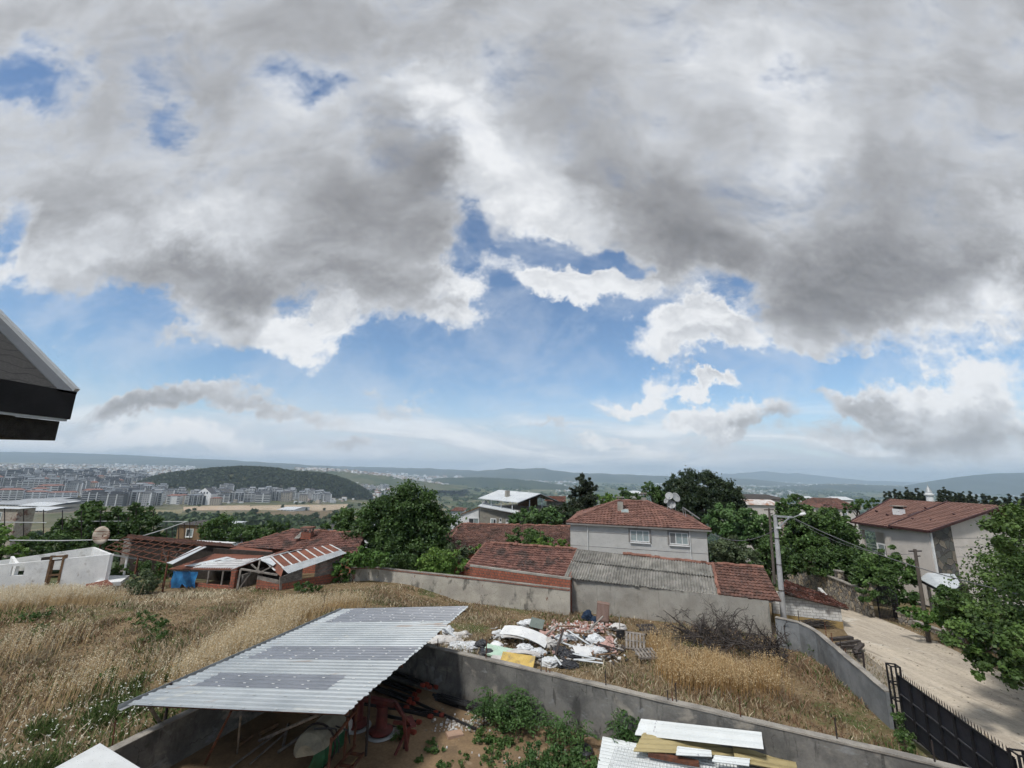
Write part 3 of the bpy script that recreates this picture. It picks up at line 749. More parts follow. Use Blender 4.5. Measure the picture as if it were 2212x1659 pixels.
drape('path', [(18.6, 29.5), (16.4, 19.6), (15.7, 14), (15, 4)], [(22.6, 29.6), (20.0, 22), (17.4, 12), (15.6, 4)], M['gravel'], .016, 50, 6, label='gravel verge between the concrete wall and the road')
# ------------------------------------------------------------------ own house corner, yard walls, gate
def shingles():
    m, T, b = newmat('hexagonal bitumen shingles')
    uv = T.new('ShaderNodeUVMap').outputs[0]
    s = T.new('ShaderNodeSeparateXYZ'); T.put(s.inputs[0], uv)
    row = T.m('DIVIDE', s.outputs[1], .15); fl = T.m('FLOOR', row); fr = T.m('FRACT', row)
    off = T.m('MULTIPLY', T.m('MODULO', fl, 2.), .5)
    fx = T.m('FRACT', T.m('ADD', T.m('DIVIDE', s.outputs[0], .34), off))
    zig = T.m('MULTIPLY', T.m('ABSOLUTE', T.m('SUBTRACT', fx, .5)), .9)
    edge = T.ss(T.m('ABSOLUTE', T.m('SUBTRACT', fr, zig)), .03, .09)
    n = T.noise(uv, 40., 5, .7)
    col = T.mix(T.ss(n, .35, .65), (.026, .025, .024), (.046, .044, .042))
    col = T.mix(edge, (.012, .012, .013), col)
    T.put(b.inputs['Base Color'], col); b.inputs['Roughness'].default_value = .9
    return m
hr = thing('house_roof', 'dark shingled roof corner with grey flashing and black fascia jutting in at the left edge', 'roof', (-4.75, 4.3, 10.7))
C1 = Pz(167, 847, 10.74); yE = C1[1]; xE = C1[0]; zE = 10.74
RK = Py(0, 679, yE); slope = (RK[2] - zE) / (xE - RK[0])
def rp(dx, y, up=0.): return (xE - dx, y, zE + slope * dx + up)
mb = MB(); mb.slab([rp(.01, yE - .02, -.012), rp(5, yE - .02, -.012), rp(5, -3, -.012), rp(.01, -3, -.012)][::-1], .12, shingles()); mb.build('shingle_field', hr)
M['flash'] = mat('grey roof flashing', (.13, .14, .155), (.10, .11, .12), scale=2, rough=.55, metal=.3, fine=.06)
mb = MB(); mb.slab([rp(0, yE, .0), rp(5, yE, .0), rp(5, yE - .20, .0), rp(0, yE - .20, .0)][::-1], .025, M['flash'])
mb.beam(rp(0, yE - .015, .012), rp(5, yE - .015, .012), .05, .05, M['zinc']); mb.build('flashing', hr)
mb = MB(); zf1 = 10.74 - .30
mb.box8([(xE - .35, -3, zf1), (xE, -3, zf1), (xE - .0, yE - .005, zf1), (xE - .35, yE - .005, zf1), (xE - .35, -3, zE - .004), (xE, -3, zE - .004), (xE, yE - .005, zE - .004), (xE - .35, yE - .005, zE - .004)], M['blackpaint'])
mb.box8([(xE - 5, yE - .2, zf1 + .02), (xE - .34, yE - .2, zf1 + .02), (xE - .34, yE - .01, zf1 + .02), (xE - 5, yE - .01, zf1 + .02), rp(5, yE - .2, -.16), rp(.34, yE - .2, -.16), rp(.34, yE - .01, -.16), rp(5, yE - .01, -.16)], M['blackpaint']); mb.build('fascia', hr)
mb = MB(); mb.beam((xE - .03, -3, zf1 - .012), (xE - .03, yE - .03, zf1 - .012), .05, .024, M['zinc']); mb.build('drip_strip', hr)
M['soffit'] = mat('black stucco', (.022, .021, .02), (.035, .033, .03), scale=14, bump=.8, fine=.3)
mb = MB(); zs = zf1 - .23; mb.box8([(xE - 5, -3, zs), (xE - .07, -3, zs), (xE - .07, yE - .04, zs), (xE - 5, yE - .04, zs), (xE - 5, -3, zf1 - .026), (xE - .07, -3, zf1 - .026), (xE - .07, yE - .04, zf1 - .026), (xE - 5, yE - .04, zf1 - .026)], M['soffit']); mb.build('soffit_box', hr)
mb = MB(); mb.box8([(-12, -6, -.2), (-7.5, -6, -.2), (-7.5, 2.2, -.2), (-12, 2.2, -.2), (-12, -6, zs - .003), (-7.5, -6, zs - .003), (-7.5, 2.2, zs - .003), (-12, 2.2, zs - .003)], M['housewall']); mb.build('house_wall', hr)

pr = thing('porch_roof', 'flat white porch roof slab whose corner shows at the bottom left', 'porch roof', (-10.4, 10, 0))
pa, pb_, pc_ = Pz(216, 1605, 3.), Pz(112, 1662, 3.), Pz(308, 1662, 3.)
ea = (pb_ - pa) / np.linalg.norm(pb_ - pa); eb = (pc_ - pa) / np.linalg.norm(pc_ - pa)
mb = MB(); mb.slab([pa, pa + ea * 3.2, pa + ea * 3.2 + eb * 3.4, pa + eb * 3.4], .14, mat('white roof membrane', (.62, .64, .64), (.55, .57, .57), scale=2, rough=.7, fine=.06, stains=((A3(.40, .40, .39), .6, .7, (1.2, 1.2, 1), .5),)))
mb.build('roof_slab', pr)
for s_, t_ in ((.25, .25), (2.9, .25), (2.9, 3.1), (.25, 3.1)):
    q_ = pa + ea * s_ + eb * t_; mb = MB(); mb.beam((q_[0], q_[1], .0), (q_[0], q_[1], 2.855), .12, .12, M['white']); mb.build('post', pr)

def rebars(root, spots):
    for (x, y, z, h_) in spots:
        mb = MB(); j = random.uniform(-.03, .03)
        mb.tube([(x, y, z - .05), (x + j, y + j, z + h_)], .022, 5, M['rust' if random.random() < .3 else 'darkiron']); mb.build('rebar', root)
def yard_wall(name, label, pts, z0, z1, th, reb, m=None, cop=.06):
    root = thing(name, label, 'wall', (pts[0][0], pts[0][1], z0))
    mb = MB(); mc = MB()
    for a, b in zip(pts, pts[1:]):
        mb.wall(a, b, z0, z1, th, m or M['concrete'])
        a_, b_ = V(*a), V(*b); d = (b_ - a_) / np.linalg.norm(b_ - a_); n = V(d[1], -d[0])
        L = np.linalg.norm(b_ - a_); k = max(3, int(L / .8)); g = np.random.default_rng(int(L * 10))
        A2 = [a_ + d * (L * i / k) - n * (.03 + g.normal(0, .012)) for i in range(k + 1)]; B2 = [a_ + d * (L * i / k) + n * (th + .03 + g.normal(0, .012)) for i in range(k + 1)]
        zz = [z1 + cop + g.normal(0, .012) for _ in range(k + 1)]
        for i in range(k):
            mc.box8([(*A2[i], z1 + .002), (*B2[i], z1 + .002), (*B2[i + 1], z1 + .002), (*A2[i + 1], z1 + .002), (*A2[i], zz[i]), (*B2[i], zz[i] - .02), (*B2[i + 1], zz[i + 1] - .02), (*A2[i + 1], zz[i + 1])], M['coping'])
    mb.build('wall_body', root); mc.build('coping', root)
    rebars(root, reb); return root
# near wall: its yard face runs from the shed corner to the lower right
WA0, WA1 = Pz(920, 1397, 1.8)[:2], Pz(2080, 1668, 1.8)[:2]
WAd = (WA1 - WA0) / np.linalg.norm(WA1 - WA0); WAn = V(-WAd[1], WAd[0])
def onA(u, v):
    p = Pz(u, v, 1.84)[:2]; t = np.dot(p - WA0, WAd); return WA0 + WAd * t
def wall_reb(us):
    r_ = []
    for (u, v, h_) in us:
        p = onA(u, v) + WAn * .14; r_.append((p[0], p[1], 1.84, h_))
    return r_
WAs = WA0 - WAd * 5.2; WAe = WA1 + WAd * 2.5
yard_wall('yard_wall', 'long stained concrete wall across the foreground with rusty rods standing on top', [tuple(WAe + WAn * 0), tuple(WAs)], -.2, 1.8, .26,
          wall_reb([(945, 1398, .36), (1047, 1424, .75), (1168, 1450, .62), (1309, 1482, .58), (1443, 1514, .35), (1453, 1516, .3), (1461, 1518, .62), (1600, 1548, .6), (1806, 1592, .6), (2012, 1636, .55), (1178, 1453, .18), (1186, 1455, .16)]))
d0 = LW0 - LWD * 9
lwp = [tuple(LW1 + LWD * .6), tuple(d0)]
yard_wall('yard_wall', 'dark concrete wall below the grass field, half hidden under the metal shed', [lwp[1], lwp[0]], -.2, 1.42, .22,
          [(*(Pz(243, 1606, 1.45)[:2]), 1.45, .62), (*(LW0 + LWD * 6.6 + LWN * -.1), 1.45, .5), (*(LW0 - LWD * 3.4 + LWN * -.1), 1.45, .5)])
SW = [tuple(Pz(1676, 1333, 1.1)[:2]), tuple(Pz(1730, 1345, 1.1)[:2]), tuple(Pz(1770, 1366, 1.1)[:2]), tuple(Pz(1926, 1497, 1.1)[:2])]
SWr = [(SW[1][0] - .1, SW[1][1] + .0, 1.1, .7), (SW[2][0] + .1, SW[2][1] - .4, 1.1, .65)] + [(SW[2][0] + (SW[3][0] - SW[2][0]) * t + .05, SW[2][1] + (SW[3][1] - SW[2][1]) * t, 1.1, h_) for t, h_ in ((.22, .5), (.36, .55), (.40, .3), (.43, .25), (.68, .7))]
sw = yard_wall('yard_wall', 'bluish grey rendered wall climbing from the street pole down to the black gate', SW, -.9, 1.1, .22, SWr,
               mat('blue grey render', (.235, .245, .25), (.16, .17, .175), scale=.9, detail=9, bump=.25, fine=.1, stains=((A3(.09, .092, .092), .54, .68, (.8, .8, .8), .6), (A3(.33, .32, .30), .6, .7, (1.3, 1.3, .7), .5))))
mb = MB(); q0 = V(*SW[0])
for k in range(7):
    mb.box((q0[0] + .12 + random.uniform(0, .42), q0[1] - .36 + random.uniform(-.03, .03) - .0, .15 + k * .12), (.22, .06, .11), -.7, M['brick'])
mb.build('exposed_brick', sw)

# black gate: posts of welded box section, sheet panels, pickets on top
gt = thing('metal_gate', 'black sheet metal sliding gate with a row of spikes beside the dirt road', 'gate', (15.8, 17, 0))
G0 = Pz(1938, 1560, .15)[:2] + V(0, -.1); G1 = V(14.75, 13.55); gd = (G1 - G0) / np.linalg.norm(G1 - G0); gL = np.linalg.norm(G1 - G0) + 1.3
zg0, zg1 = .12, 2.12
def gp(t, off=0.): return G0 + gd * t + V(-gd[1], gd[0]) * off
for t0 in (-.0, 5.75):
    mb = MB()
    for dx_ in (0, .34):
        for o_ in (-.16, .16):
            p_ = gp(t0 + dx_ * .9, o_); mb.beam((*p_, -.2), (*p_, zg1 + .26), .05, .05, M['blackpaint'])
    for z_ in (.5, 1.1, 1.7, zg1 + .24):
        for o_ in (-.16, .16): mb.beam((*gp(t0, o_), z_), (*gp(t0 + .31, o_), z_), .04, .04, M['blackpaint'])
        for dx_ in (0, .31): mb.beam((*gp(t0 + dx_, -.16), z_), (*gp(t0 + dx_, .16), z_), .04, .04, M['blackpaint'])
    mb.build('gate_post', gt)
mb = MB(); M['gatesheet'] = mat('black gate sheet', (.014, .016, .024), (.022, .024, .032), scale=6, rough=.55, fine=.2)
mb.wall(gp(.4), gp(5.7), zg0, zg1 - .02, .02, M['gatesheet']); mb.build('gate_panel', gt)
for i in range(8):
    t_ = .45 + i * 5.2 / 7; mb = MB(); mb.beam((*gp(t_, -.05), zg0), (*gp(t_, -.05), zg1), .07, .06, M['blackpaint']); mb.build('stile', gt)
for z_ in (zg0 + .06, .78, 1.42, zg1):
    mb = MB(); mb.beam((*gp(.4, -.045), z_), (*gp(5.7, -.045), z_), .045, .05, mat('dark rail', (.05, .05, .055), (.03, .03, .034)) if z_ in (.78, 1.42) else M['blackpaint']); mb.build('rail', gt)
for i in range(40):
    t_ = .55 + i * .128; mb = MB(); p_ = gp(t_, 0); mb.tube([(*p_, zg1), (*p_, zg1 + .13), (*p_, zg1 + .2)], [.013, .013, .002], 5, M['darkiron']); mb.build('spike', gt)

# ------------------------------------------------------------------ open metal shed
sh = thing('metal_shed', 'open shed with a ribbed pale sheet metal roof on thin steel posts', 'shed', (-7, 17, 0))
SNL, SFL = Pz(274, 1522, 2.42), Pz(742, 1316, 2.42); SNR, SFR = Pz(745, 1543, 3.1), Pz(1013, 1310, 3.1)
def sp(a, b, up=0.):
    """point on the shed roof: a from the near to the far edge, b from the left to the right edge"""
    l = SNL + (SFL - SNL) * a; r_ = SNR + (SFR - SNR) * a
    p = l + (r_ - l) * b; return V(p[0], p[1], p[2] + up)
def ribbed(name, a0, a1, b0, b1, m, up=0., per=.25, seed=0):
    """trapezoid ribs running from the gutter edge to the high edge"""
    mb = MB(); mi = mb.mid(m); Lr = np.linalg.norm(SFL - SNL) * (a1 - a0); n = max(1, int(round(Lr / per)))
    prof = [(0, 0), (.50, 0), (.60, .034), (.88, .034), (.98, 0)]
    pts = [(k + p) / n for k in range(n) for p, _ in prof] + [1.]; hs = [h_ for k in range(n) for _, h_ in prof] + [0.]
    g = np.random.default_rng(seed)
    for t, h_ in zip(pts, hs):
        a = a0 + (a1 - a0) * t; e = g.normal(0, .004)
        for b in (b0 + e, (b0 + b1) / 2, b1 + e): mb.v.append(tuple(sp(a, b, up + h_)))
    for i in range(len(pts) - 1):
        tn = math.sin(i // 5 * 12.9898 + seed) * .8
        for k in (0, 1):
            q = i * 3 + k; mb.f.append((q, q + 1, q + 4, q + 3)); mb.mi.append(mi); mb.t.append(tn)
    return mb.build(name, sh)
ribbed('roof_sheet', 0., 1., 0., 1., M['metal'])
per = 1 / round(np.linalg.norm(SFL - SNL) / .25)
def ra(k): return k * per
nrib = round(1 / per)
def aof(v, b):
    """rib number on the roof seen at height v"""
    best = min(range(nrib + 1), key=lambda k: abs(seen(*sp(k * per, b))[1] - v)); return best
def seen(x, y, z):
    z = z - H; f = y * cos(PITCH) + z * sin(PITCH); yr = -y * sin(PITCH) + z * cos(PITCH); c, s = cos(ROLL), sin(ROLL)
    return CX + F * (x * c + yr * s) / f, CY - F * (-x * s + yr * c) / f
DK = []
for (v0, v1, b0, b1, bm) in ((1486, 1456, .13, .80, .4), (1424, 1399, .10, .985, .5), (1343, 1300, .09, .985, .6)): DK.append((aof(v0, bm), aof(v1, bm), b0, b1))
for (k0, k1, b0, b1) in DK:
    k0, k1 = k0, min(k1, nrib)
    ribbed('roof_patch', ra(k0), ra(k1), b0, b1, M['metal_dark'], up=.006, seed=k0)
mb = MB()
for k in range(nrib):
    dk_ = any(a_ <= k < b_ for a_, b_, _, _ in DK)
    if k % 3 and not dk_: continue
    for j in range(7):
        a, b = ra(k + .24 + .0), .06 + j * .148 + (.05 if k % 4 < 2 else 0)
        if b > .98: continue
        p = sp(a, b, .022); mb.tube([p - V(.04, 0, 0), p + V(.04, 0, 0)], .014, 5, M['white'] if dk_ else M['zinc'])
tag(mb.build('fixing', sh), kind='stuff')
mb = MB()
for a, b in (((SNL + V(-.1, -.12, 0)), SFL + V(-.1, .1, 0)),):
    mb.beam(a + V(0, 0, -.10), b + V(0, 0, -.10), .15, .015, M['zinc']); mb.beam(a + V(-.08, 0, -.03), b + V(-.08, 0, -.03), .012, .15, M['zinc'])
mb.build('gutter', sh)
mb = MB()
for a in (.03, .34, .66, .97): mb.beam(sp(a, .01, -.12), sp(a, .99, -.12), .06, .10, M['rust'])
mb.build('rafter', sh)
mb = MB()
for b in (.02, .35, .68, .98): mb.beam(sp(0.01, b, -.05), sp(.99, b, -.05), .05, .05, M['greywood'])
mb.build('purlin', sh)
for (u, v, b) in ((790, 1633, None), (917, 1456, None), (341, 1655, None)):
    p = Pz(u, v, 0.02); a_ = (p[1] - SNL[1]) / (SFL[1] - SNL[1]); mb = MB(); mb.tube([(p[0], p[1], 0), (p[0] - .05, p[1] + .04, 2.85 if p[0] > -8 else 2.5)], .045, 6, M['darkiron']); mb.build('post', sh)
for (u0, v0, u1, v1, zt, r_, mm) in ((442, 1650, 500, 1535, 2.4, .04, 'rust'), (512, 1628, 520, 1545, 2.45, .03, 'leaf_grey'), (345, 1560, 322, 1525, 2.4, .05, 'greywood'), (560, 1600, 690, 1543, 2.7, .05, 'greywood')):
    A_ = Pz(u0, v0, 0.02 if v0 > 1595 else 1.4); B_ = Pz(u1, v1, zt); mb = MB()
    mb.tube([A_, B_], r_, 6, M[mm] if mm != 'leaf_grey' else M['greywood']); mb.build('prop', sh)
# ------------------------------------------------------------------ long wall, brick shed, grey shed
lw = thing('garden_wall', 'long pale stained wall along the back of the field with a mortar coping', 'wall', (-9, 39, -.8))
K = [(758, 1228), (800, 1226), (1000, 1247), (1231, 1274)]
KP = [Pz(u, v, 1.3) for u, v in K]
mb = MB(); mc = MB()
for a, b in zip(KP, KP[1:]):
    mb.wall(a[:2], b[:2], -1.4, 1.3, -.2, M['longwall'])
    mc.wall(a[:2], b[:2], 1.302, 1.37, -.24, M['coping'])
    mc.wall(a[:2] + V(0, -.03), b[:2] + V(0, -.03), 1.24, 1.302, .02, M['brick'])
mb.build('wall_body', lw); mc.build('coping', lw)

GD = Pz(1670, 1374, -.6)[:2] - Pz(1232, 1322, -.55)[:2]; GD /= np.linalg.norm(GD); GN = V(-GD[1], GD[0])   # along the walls, and back
bs = thing('brick_shed', 'low hollow brick shed with a sagging mossy tile roof behind the long wall', 'shed', (0, 38, -.8))
b0, b1 = Pz(1012, 1243, 1.28)[:2] + GN * .25, KP[3][:2] + GN * .25
mb = MB(); mb.wall(b0, b1, -1.2, 1.93, -.2, M['brick']); mb.wall(b0 + GN * 4.2, b0 + GN * .2, -1.2, 1.95, -.2, M['brick'], z1b=1.93)
mb.wall(b1 + GN * .3 - GD * .2, b1 + GN * 4.2 - GD * .2, -1.2, 1.9, .2, M['brick'], z1b=2.9); mb.build('wall', bs)
mb = MB(); mb.wall(b0 + GN * -.02, b1 + GN * -.02, 1.935, 2.07, -.24, M['plaster']); mb.build('ring_beam', bs)
eL, eR = Py(1003, 1226, 38.2), Py(1222, 1250, 35.5); rL, rR = Py(1050, 1172, 41.6), Py(1246, 1186, 39.2)
mb = MB(); tile_rows(mb, eL, eR, rR, rL, M['tile'], wob=.014, seed=3, droop=.12); ridge_tiles(mb, rL, rR, M['ridge'], seed=2, jit=.03)
ridge_tiles(mb, eR, rR, M['ridge'], r=.11, seed=5, jit=.03)
ridge_tiles(mb, eL, rL, M['ridge'], r=.09, seed=6, jit=.02)
bk = GN * 3.0; tile_rows(mb, rL + V(*bk, -1.0), rR + V(*bk, -1.0), rR, rL, M['tile'], seed=4, droop=.05, sub=3)
mb.build('roof', bs)
mb = MB(); mb.beam(eL + V(.1, .25, -.12), eR + V(-.1, .25, -.10), .10, .10, M['greywood']); mb.build('eave_beam', bs)

gs = thing('outbuilding', 'long grey rendered outbuilding roofed half in fibre cement and half in brown tiles', 'outbuilding', (11, 34, -.8))
g0, g1 = Pz(1232, 1322, -.55)[:2], Pz(1668, 1374, -.6)[:2]
e0, e1 = Py(1218, 1247, np.interp(0, [0, 1], [g0[1] - .15, 0])), Py(1552, 1286, 31.95); e2 = Py(1688, 1300, 30.75)
r0_, r1_ = Py(1246, 1186, 38.9), Py(1538, 1219, 35.0); r2_ = Py(1650, 1227, 33.6)
mb = MB(); gA, gB = V(*g0), V(*g1)
mb.wall(gA, gB, -1.6, e0[2] - .03, -.25, M['plaster'], z1b=e2[2] - .03)
mb.wall(gB + GN * .25 - GD * .25, gB + GN * 3.4 - GD * .25, -1.6, e2[2], .25, M['plaster'], z1b=r2_[2] - .1)
mb.wall(gA + GN * .25, gA + GN * 3.8, -1.6, e0[2], .25, M['plaster'], z1b=r0_[2] - .1); mb.build('wall', gs)
mid0, mid1 = lerp(e0, r0_, .56), lerp(e1, r1_, .56)
mb = MB(); corrugated(mb, e0, e1, mid1 + V(0, .06, -.01), mid0 + V(0, .06, -.01), M['fibro'], .205, .05, jag=.03, seed=2, tint_sheet=1.); corrugated(mb, mid0 - V(0, .1, -.03), mid1 - V(0, .1, -.03), r1_, r0_, M['fibro'], .205, .05, jag=.03, seed=5, tint_sheet=1.); mb.build('fibre_cement_roof', gs)
mb = MB(); tile_rows(mb, e1 + V(.1, -.03, .02), e2, r2_, r1_ + V(.1, 0, .02), M['tile_brown'], tw=.26, rh=.3, seed=9, wob=.01, droop=.03); mb.build('tile_roof', gs)
mb = MB(); ridge_tiles(mb, e1 + V(.06, -.05, .05), r1_ + V(.06, 0, .06), M['ridge'], r=.12, seed=12)
ridge_tiles(mb, lerp(r0_, r1_, .36) + V(0, .05, .03), r1_ + V(0, .05, .03), M['ridge'], r=.13, seed=13, jit=.03); ridge_tiles(mb, r1_ + V(0, .05, .05), r2_ + V(0, .05, .05), M['ridge'], r=.13, seed=14); mb.build('ridge_tiles', gs)
mb = MB(); bk3 = V(GN[0] * 3, GN[1] * 3, -1.0); mb.face([r0_ + bk3, r1_ + bk3, r1_, r0_], M['fibro']); mb.face([r1_ + bk3, r2_ + bk3, r2_, r1_], M['tile_brown']); mb.build('rear_roof', gs)
mb = MB(); mb.beam(e1 + V(.2, .2, -.11), e2 + V(-.3, .2, -.11), .1, .09, M['greywood'])
mb.build('eave_timber', gs)
for t in np.linspace(.05, .95, 22): mb = MB(); mb.beam(lerp(e0, e1, t) + V(0, .1, -.09), lerp(e0, e1, t) + V(.1, .5, .0), .06, .05, M['darkiron']); mb.build('rafter_end', gs)

# ------------------------------------------------------------------ the grey house with the hip roof
def window(root, p0, right, up, w, h, out, panes=3, trim=M['trimgrey'], glass=None, tw=.16, gl=None):
    """p0 lower-left on the wall; right/up unit vectors; out unit normal"""
    def P(a, b, o): return p0 + right * a + up * b + out * o
    def fb(mb, a0, b0, a1, b1, o0, o1, m): mb.box8([P(a0, b0, o1), P(a1, b0, o1), P(a1, b0, o0), P(a0, b0, o0), P(a0, b1, o1), P(a1, b1, o1), P(a1, b1, o0), P(a0, b1, o0)], m)
    f = MB()
    fb(f, -tw, h, w + tw, h + tw, -.02, .06, trim); fb(f, -tw, 0, 0, h, -.02, .06, trim); fb(f, w, 0, w + tw, h, -.02, .06, trim); fb(f, -tw, -.06, w + tw, 0, -.02, .05, trim)
    wo = f.build('window', root)
    f = MB(); s_ = .055
    fb(f, 0, h - s_, w, h, .0, .045, M['white']); fb(f, 0, 0, w, s_, 0, .045, M['white'])
    for i in range(panes + 1):
        a = min(max(w * i / panes - s_ / 2, 0), w - s_); fb(f, a, s_, a + s_, h - s_, 0, .045 if i in (0, panes) else .052, M['white'])
    f.build('frame', wo)
    f = MB()
    for i in range(panes): f.face([P(w * i / panes, .03, .012), P(w * (i + 1) / panes, .03, .012), P(w * (i + 1) / panes, h - .03, .012), P(w * i / panes, h - .03, .012)], (gl[i] if gl else None) or glass or M['glass'])
    f.build('pane', wo)
    f = MB(); fb(f, -.05, -.14, w + .05, -.062, 0, .16, M['white']); f.build('sill', wo)
    return wo
h1 = thing('house', 'two storey light grey house with a clay tile hip roof and two white framed windows', 'house', (12, 42, -1.5))
HA, HB = Pz(1232, 1128, 5.4)[:2], Pz(1526, 1143, 5.4)[:2]
hd = (HB - HA) / np.linalg.norm(HB - HA); hn = V(-hd[1], hd[0]); hw = np.linalg.norm(HB - HA); HDEP = 8.8
def hp(s_, d_, z): p = HA + hd * s_ + hn * d_; return V(p[0], p[1], z)
mb = MB(); mb.box8([hp(0, 0, -1.6), hp(hw, 0, -1.6), hp(hw, HDEP, -1.6), hp(0, HDEP, -1.6), hp(0, 0, 5.36), hp(hw, 0, 5.36), hp(hw, HDEP, 5.36), hp(0, HDEP, 5.36)], M['housewall']); mb.build('wall', h1)
mb = MB()
for z_ in (4.62, 3.38, 2.12): mb.beam(hp(0, -.006, z_), hp(hw, -.006, z_), .02, .03, M['trimgrey'])
mb.build('render_joint', h1)
o_ = .30; zr_ = 7.18; ez = 5.38
A_, B_, C_, D_ = hp(-o_, -o_, ez), hp(hw + o_, -o_, ez), hp(hw + o_, HDEP + o_, ez), hp(-o_, HDEP + o_, ez)
RL, RR = hp(4.3, HDEP / 2, zr_), hp(hw - 4.6, HDEP / 2, zr_)
mb = MB(); tile_rows(mb, A_, B_, RR, RL, M['tile_house'], tw=.31, rh=.36, seed=21, wob=.008)
tile_rows(mb, D_, A_, RL + V(0, .01, 0), RL, M['tile_house'], seed=22, wob=.008); tile_rows(mb, B_, C_, RR + V(0, .01, 0), RR, M['tile_house'], seed=23, wob=.008)
tile_rows(mb, C_, D_, RL, RR, M['tile_house'], seed=24, wob=.008, sub=3); mb.build('roof', h1)
mb = MB()
for a, b in ((A_, RL), (B_, RR), (RL, RR), (D_, RL), (C_, RR)): ridge_tiles(mb, a + V(0, 0, .06), b + V(0, 0, .07), M['tile_house'], r=.12, seed=31)
mb.build('ridge_tiles', h1)
mb = MB()
for a, b in ((A_, B_), (B_, C_), (D_, A_)): mb.beam(a + V(0, 0, -.09), b + V(0, 0, -.09), .10, .12, M['trimgrey'])
mb.build('gutter', h1)
mb = MB(); mb.box8([hp(0.02, .05, 5.362), hp(hw - .02, .05, 5.362), hp(hw - .02, HDEP - .05, 5.362), hp(.02, HDEP - .05, 5.362), hp(-.2, -.2, 5.40), hp(hw + .2, -.2, 5.40), hp(hw + .2, HDEP + .2, 5.40), hp(-.2, HDEP + .2, 5.40)], M['trimgrey']); mb.build('soffit', h1)
def onwall(u, v):
    d = ray(u, v); d = V(*d); t = np.dot(V(HA[0], HA[1]), -hn) / np.dot(d[:2], -hn); p = d * t + V(0, 0, H); return np.dot(p[:2] - HA, hd), p[2]
for (u0, v0, u1, v1, gl) in ((1362, 1145, 1402, 1171, None), (1447, 1150, 1486, 1177, [M['glassdark'], None, None])):
    s0, zb = onwall(u0, v1 - 1); s1, zt = onwall(u1, v0 + 1)
    if gl: gl = [mat('half drawn glass', (.19, .195, .195), (.15, .155, .16), rough=.15), M['glass'], M['glass']]
    window(h1, hp(s0, 0, zb + .05), V(hd[0], hd[1], 0), V(0, 0, 1), s1 - s0, zt - zb - .08, V(-hn[0], -hn[1], 0), 3, gl=gl or [M['glass']] * 3)
for u in (1270, 1490):
    s0, _ = onwall(u, 1160); mb = MB(); mb.tube([hp(s0, -.08, 5.3), hp(s0, -.08, -1)], .045, 7, M['trimgrey'] if False else M['pvc']); mb.build('downpipe', h1)
def onroof(a, b): return lerp(lerp(A_, B_, a), lerp(RL, RR, a), b)
def chimney(root, p, w=.5, h=1.15, capz=True):
    mb = MB(); mb.box(p + V(0, 0, h / 2 - .4), (w, w, h + .4), atan2(hd[1], hd[0]), M['plaster'])
    for dx, dy in ((-1, -1), (1, -1), (1, 1), (-1, 1)): mb.box(p + V(dx * w * .36, dy * w * .36, h + .1), (.1, .1, .2), 0, M['plaster'])
    mb.box(p + V(0, 0, h + .23), (w * 1.4, w * 1.4, .06), atan2(hd[1], hd[0]), M['coping']); return mb.build('chimney', root)
chimney(h1, onroof(.31, .62), .52, .95)
chimney(h1, lerp(RL, RR, .93) + V(.2, .9, -.3), .45, .9)
mb = MB(); p = onroof(.385, .55); dsl = (lerp(RL, RR, .5) - lerp(A_, B_, .5)); dsl /= np.linalg.norm(dsl); nn_ = np.cross(V(hd[0], hd[1], 0), dsl)
for (w_, l_, o2, mm) in ((.72, .74, .10, M['plaster']), (.56, .58, .13, M['glass'])):
    c = [p + V(hd[0], hd[1], 0) * sx * w_ / 2 + dsl * sy * l_ / 2 for sx, sy in ((-1, -1), (1, -1), (1, 1), (-1, 1))]
    mb.box8(c + [q + nn_ * (o2 if mm is not M['glass'] else .115) for q in c], mm)
mb.build('skylight', h1)
# solar panel and dishes standing on the roof
sp_ = thing('solar_panel', 'tilted grey solar water panel on the hip roof of the grey house', 'solar panel', lerp(B_, RR, .6))
a1, a2 = Py(1480, 1100, 42.4), Py(1512, 1122, 40.6); dv = V(hn[0], hn[1], 0) * 1.8
mb = MB(); mb.box8([a2, a2 + dv, a1 + dv, a1, a2 + V(0, 0, .1), a2 + dv + V(0, 0, .1), a1 + dv + V(0, 0, .1), a1 + V(0, 0, .1)], M['zinc']); mb.build('panel', sp_)
mb = MB(); mb.beam(a1 + V(0, .05, 0), a1 + V(0.1, .05, -1.3), .05, .05, M['zinc']); mb.build('stand', sp_); mb = MB(); mb.beam(a1 + dv, a1 + dv + V(.1, 0, -1.3), .05, .05, M['zinc']); mb.build('stand', sp_)
def dish(name, label, p, r_, aim, root_z, m, group, backside=False):
    t = thing(name, label, 'satellite dish', (p[0], p[1], root_z), group)
    aim = V(*aim); aim /= np.linalg.norm(aim); q = Vector(aim).to_track_quat('Z', 'Y').to_matrix()
    mb = MB(); n = 20
    prof = [(.02, 0), (r_ * .5, r_ * .06), (r_ * .85, r_ * .17), (r_, r_ * .24), (r_ * 1.0, r_ * .27), (r_ * .84, r_ * .20), (r_ * .48, r_ * .09), (.01, .03)]
    mb.lathe((0, 0, 0), prof, n, m); mb.v = [tuple(Vector(p) + q @ Vector(v)) for v in mb.v]; mb.build('reflector', t, smooth=True)
    mb = MB(); f = p + aim * r_ * 1.0; low = p + V(*(q @ Vector((0, -r_ * .95, r_ * .2)))); mb.tube([low, f], .016, 5, M['zinc']); mb.tube([f, f - aim * .12], .04, 7, M['zinc']); mb.build('feed_arm', t)
    mb = MB(); mb.tube([p - aim * .06, p - aim * .1 - V(0, 0, .1), (p[0] - aim[0] * .1, p[1] - aim[1] * .1, root_z)], .03, 6, M['zinc']); mb.build('mast', t)
    return t
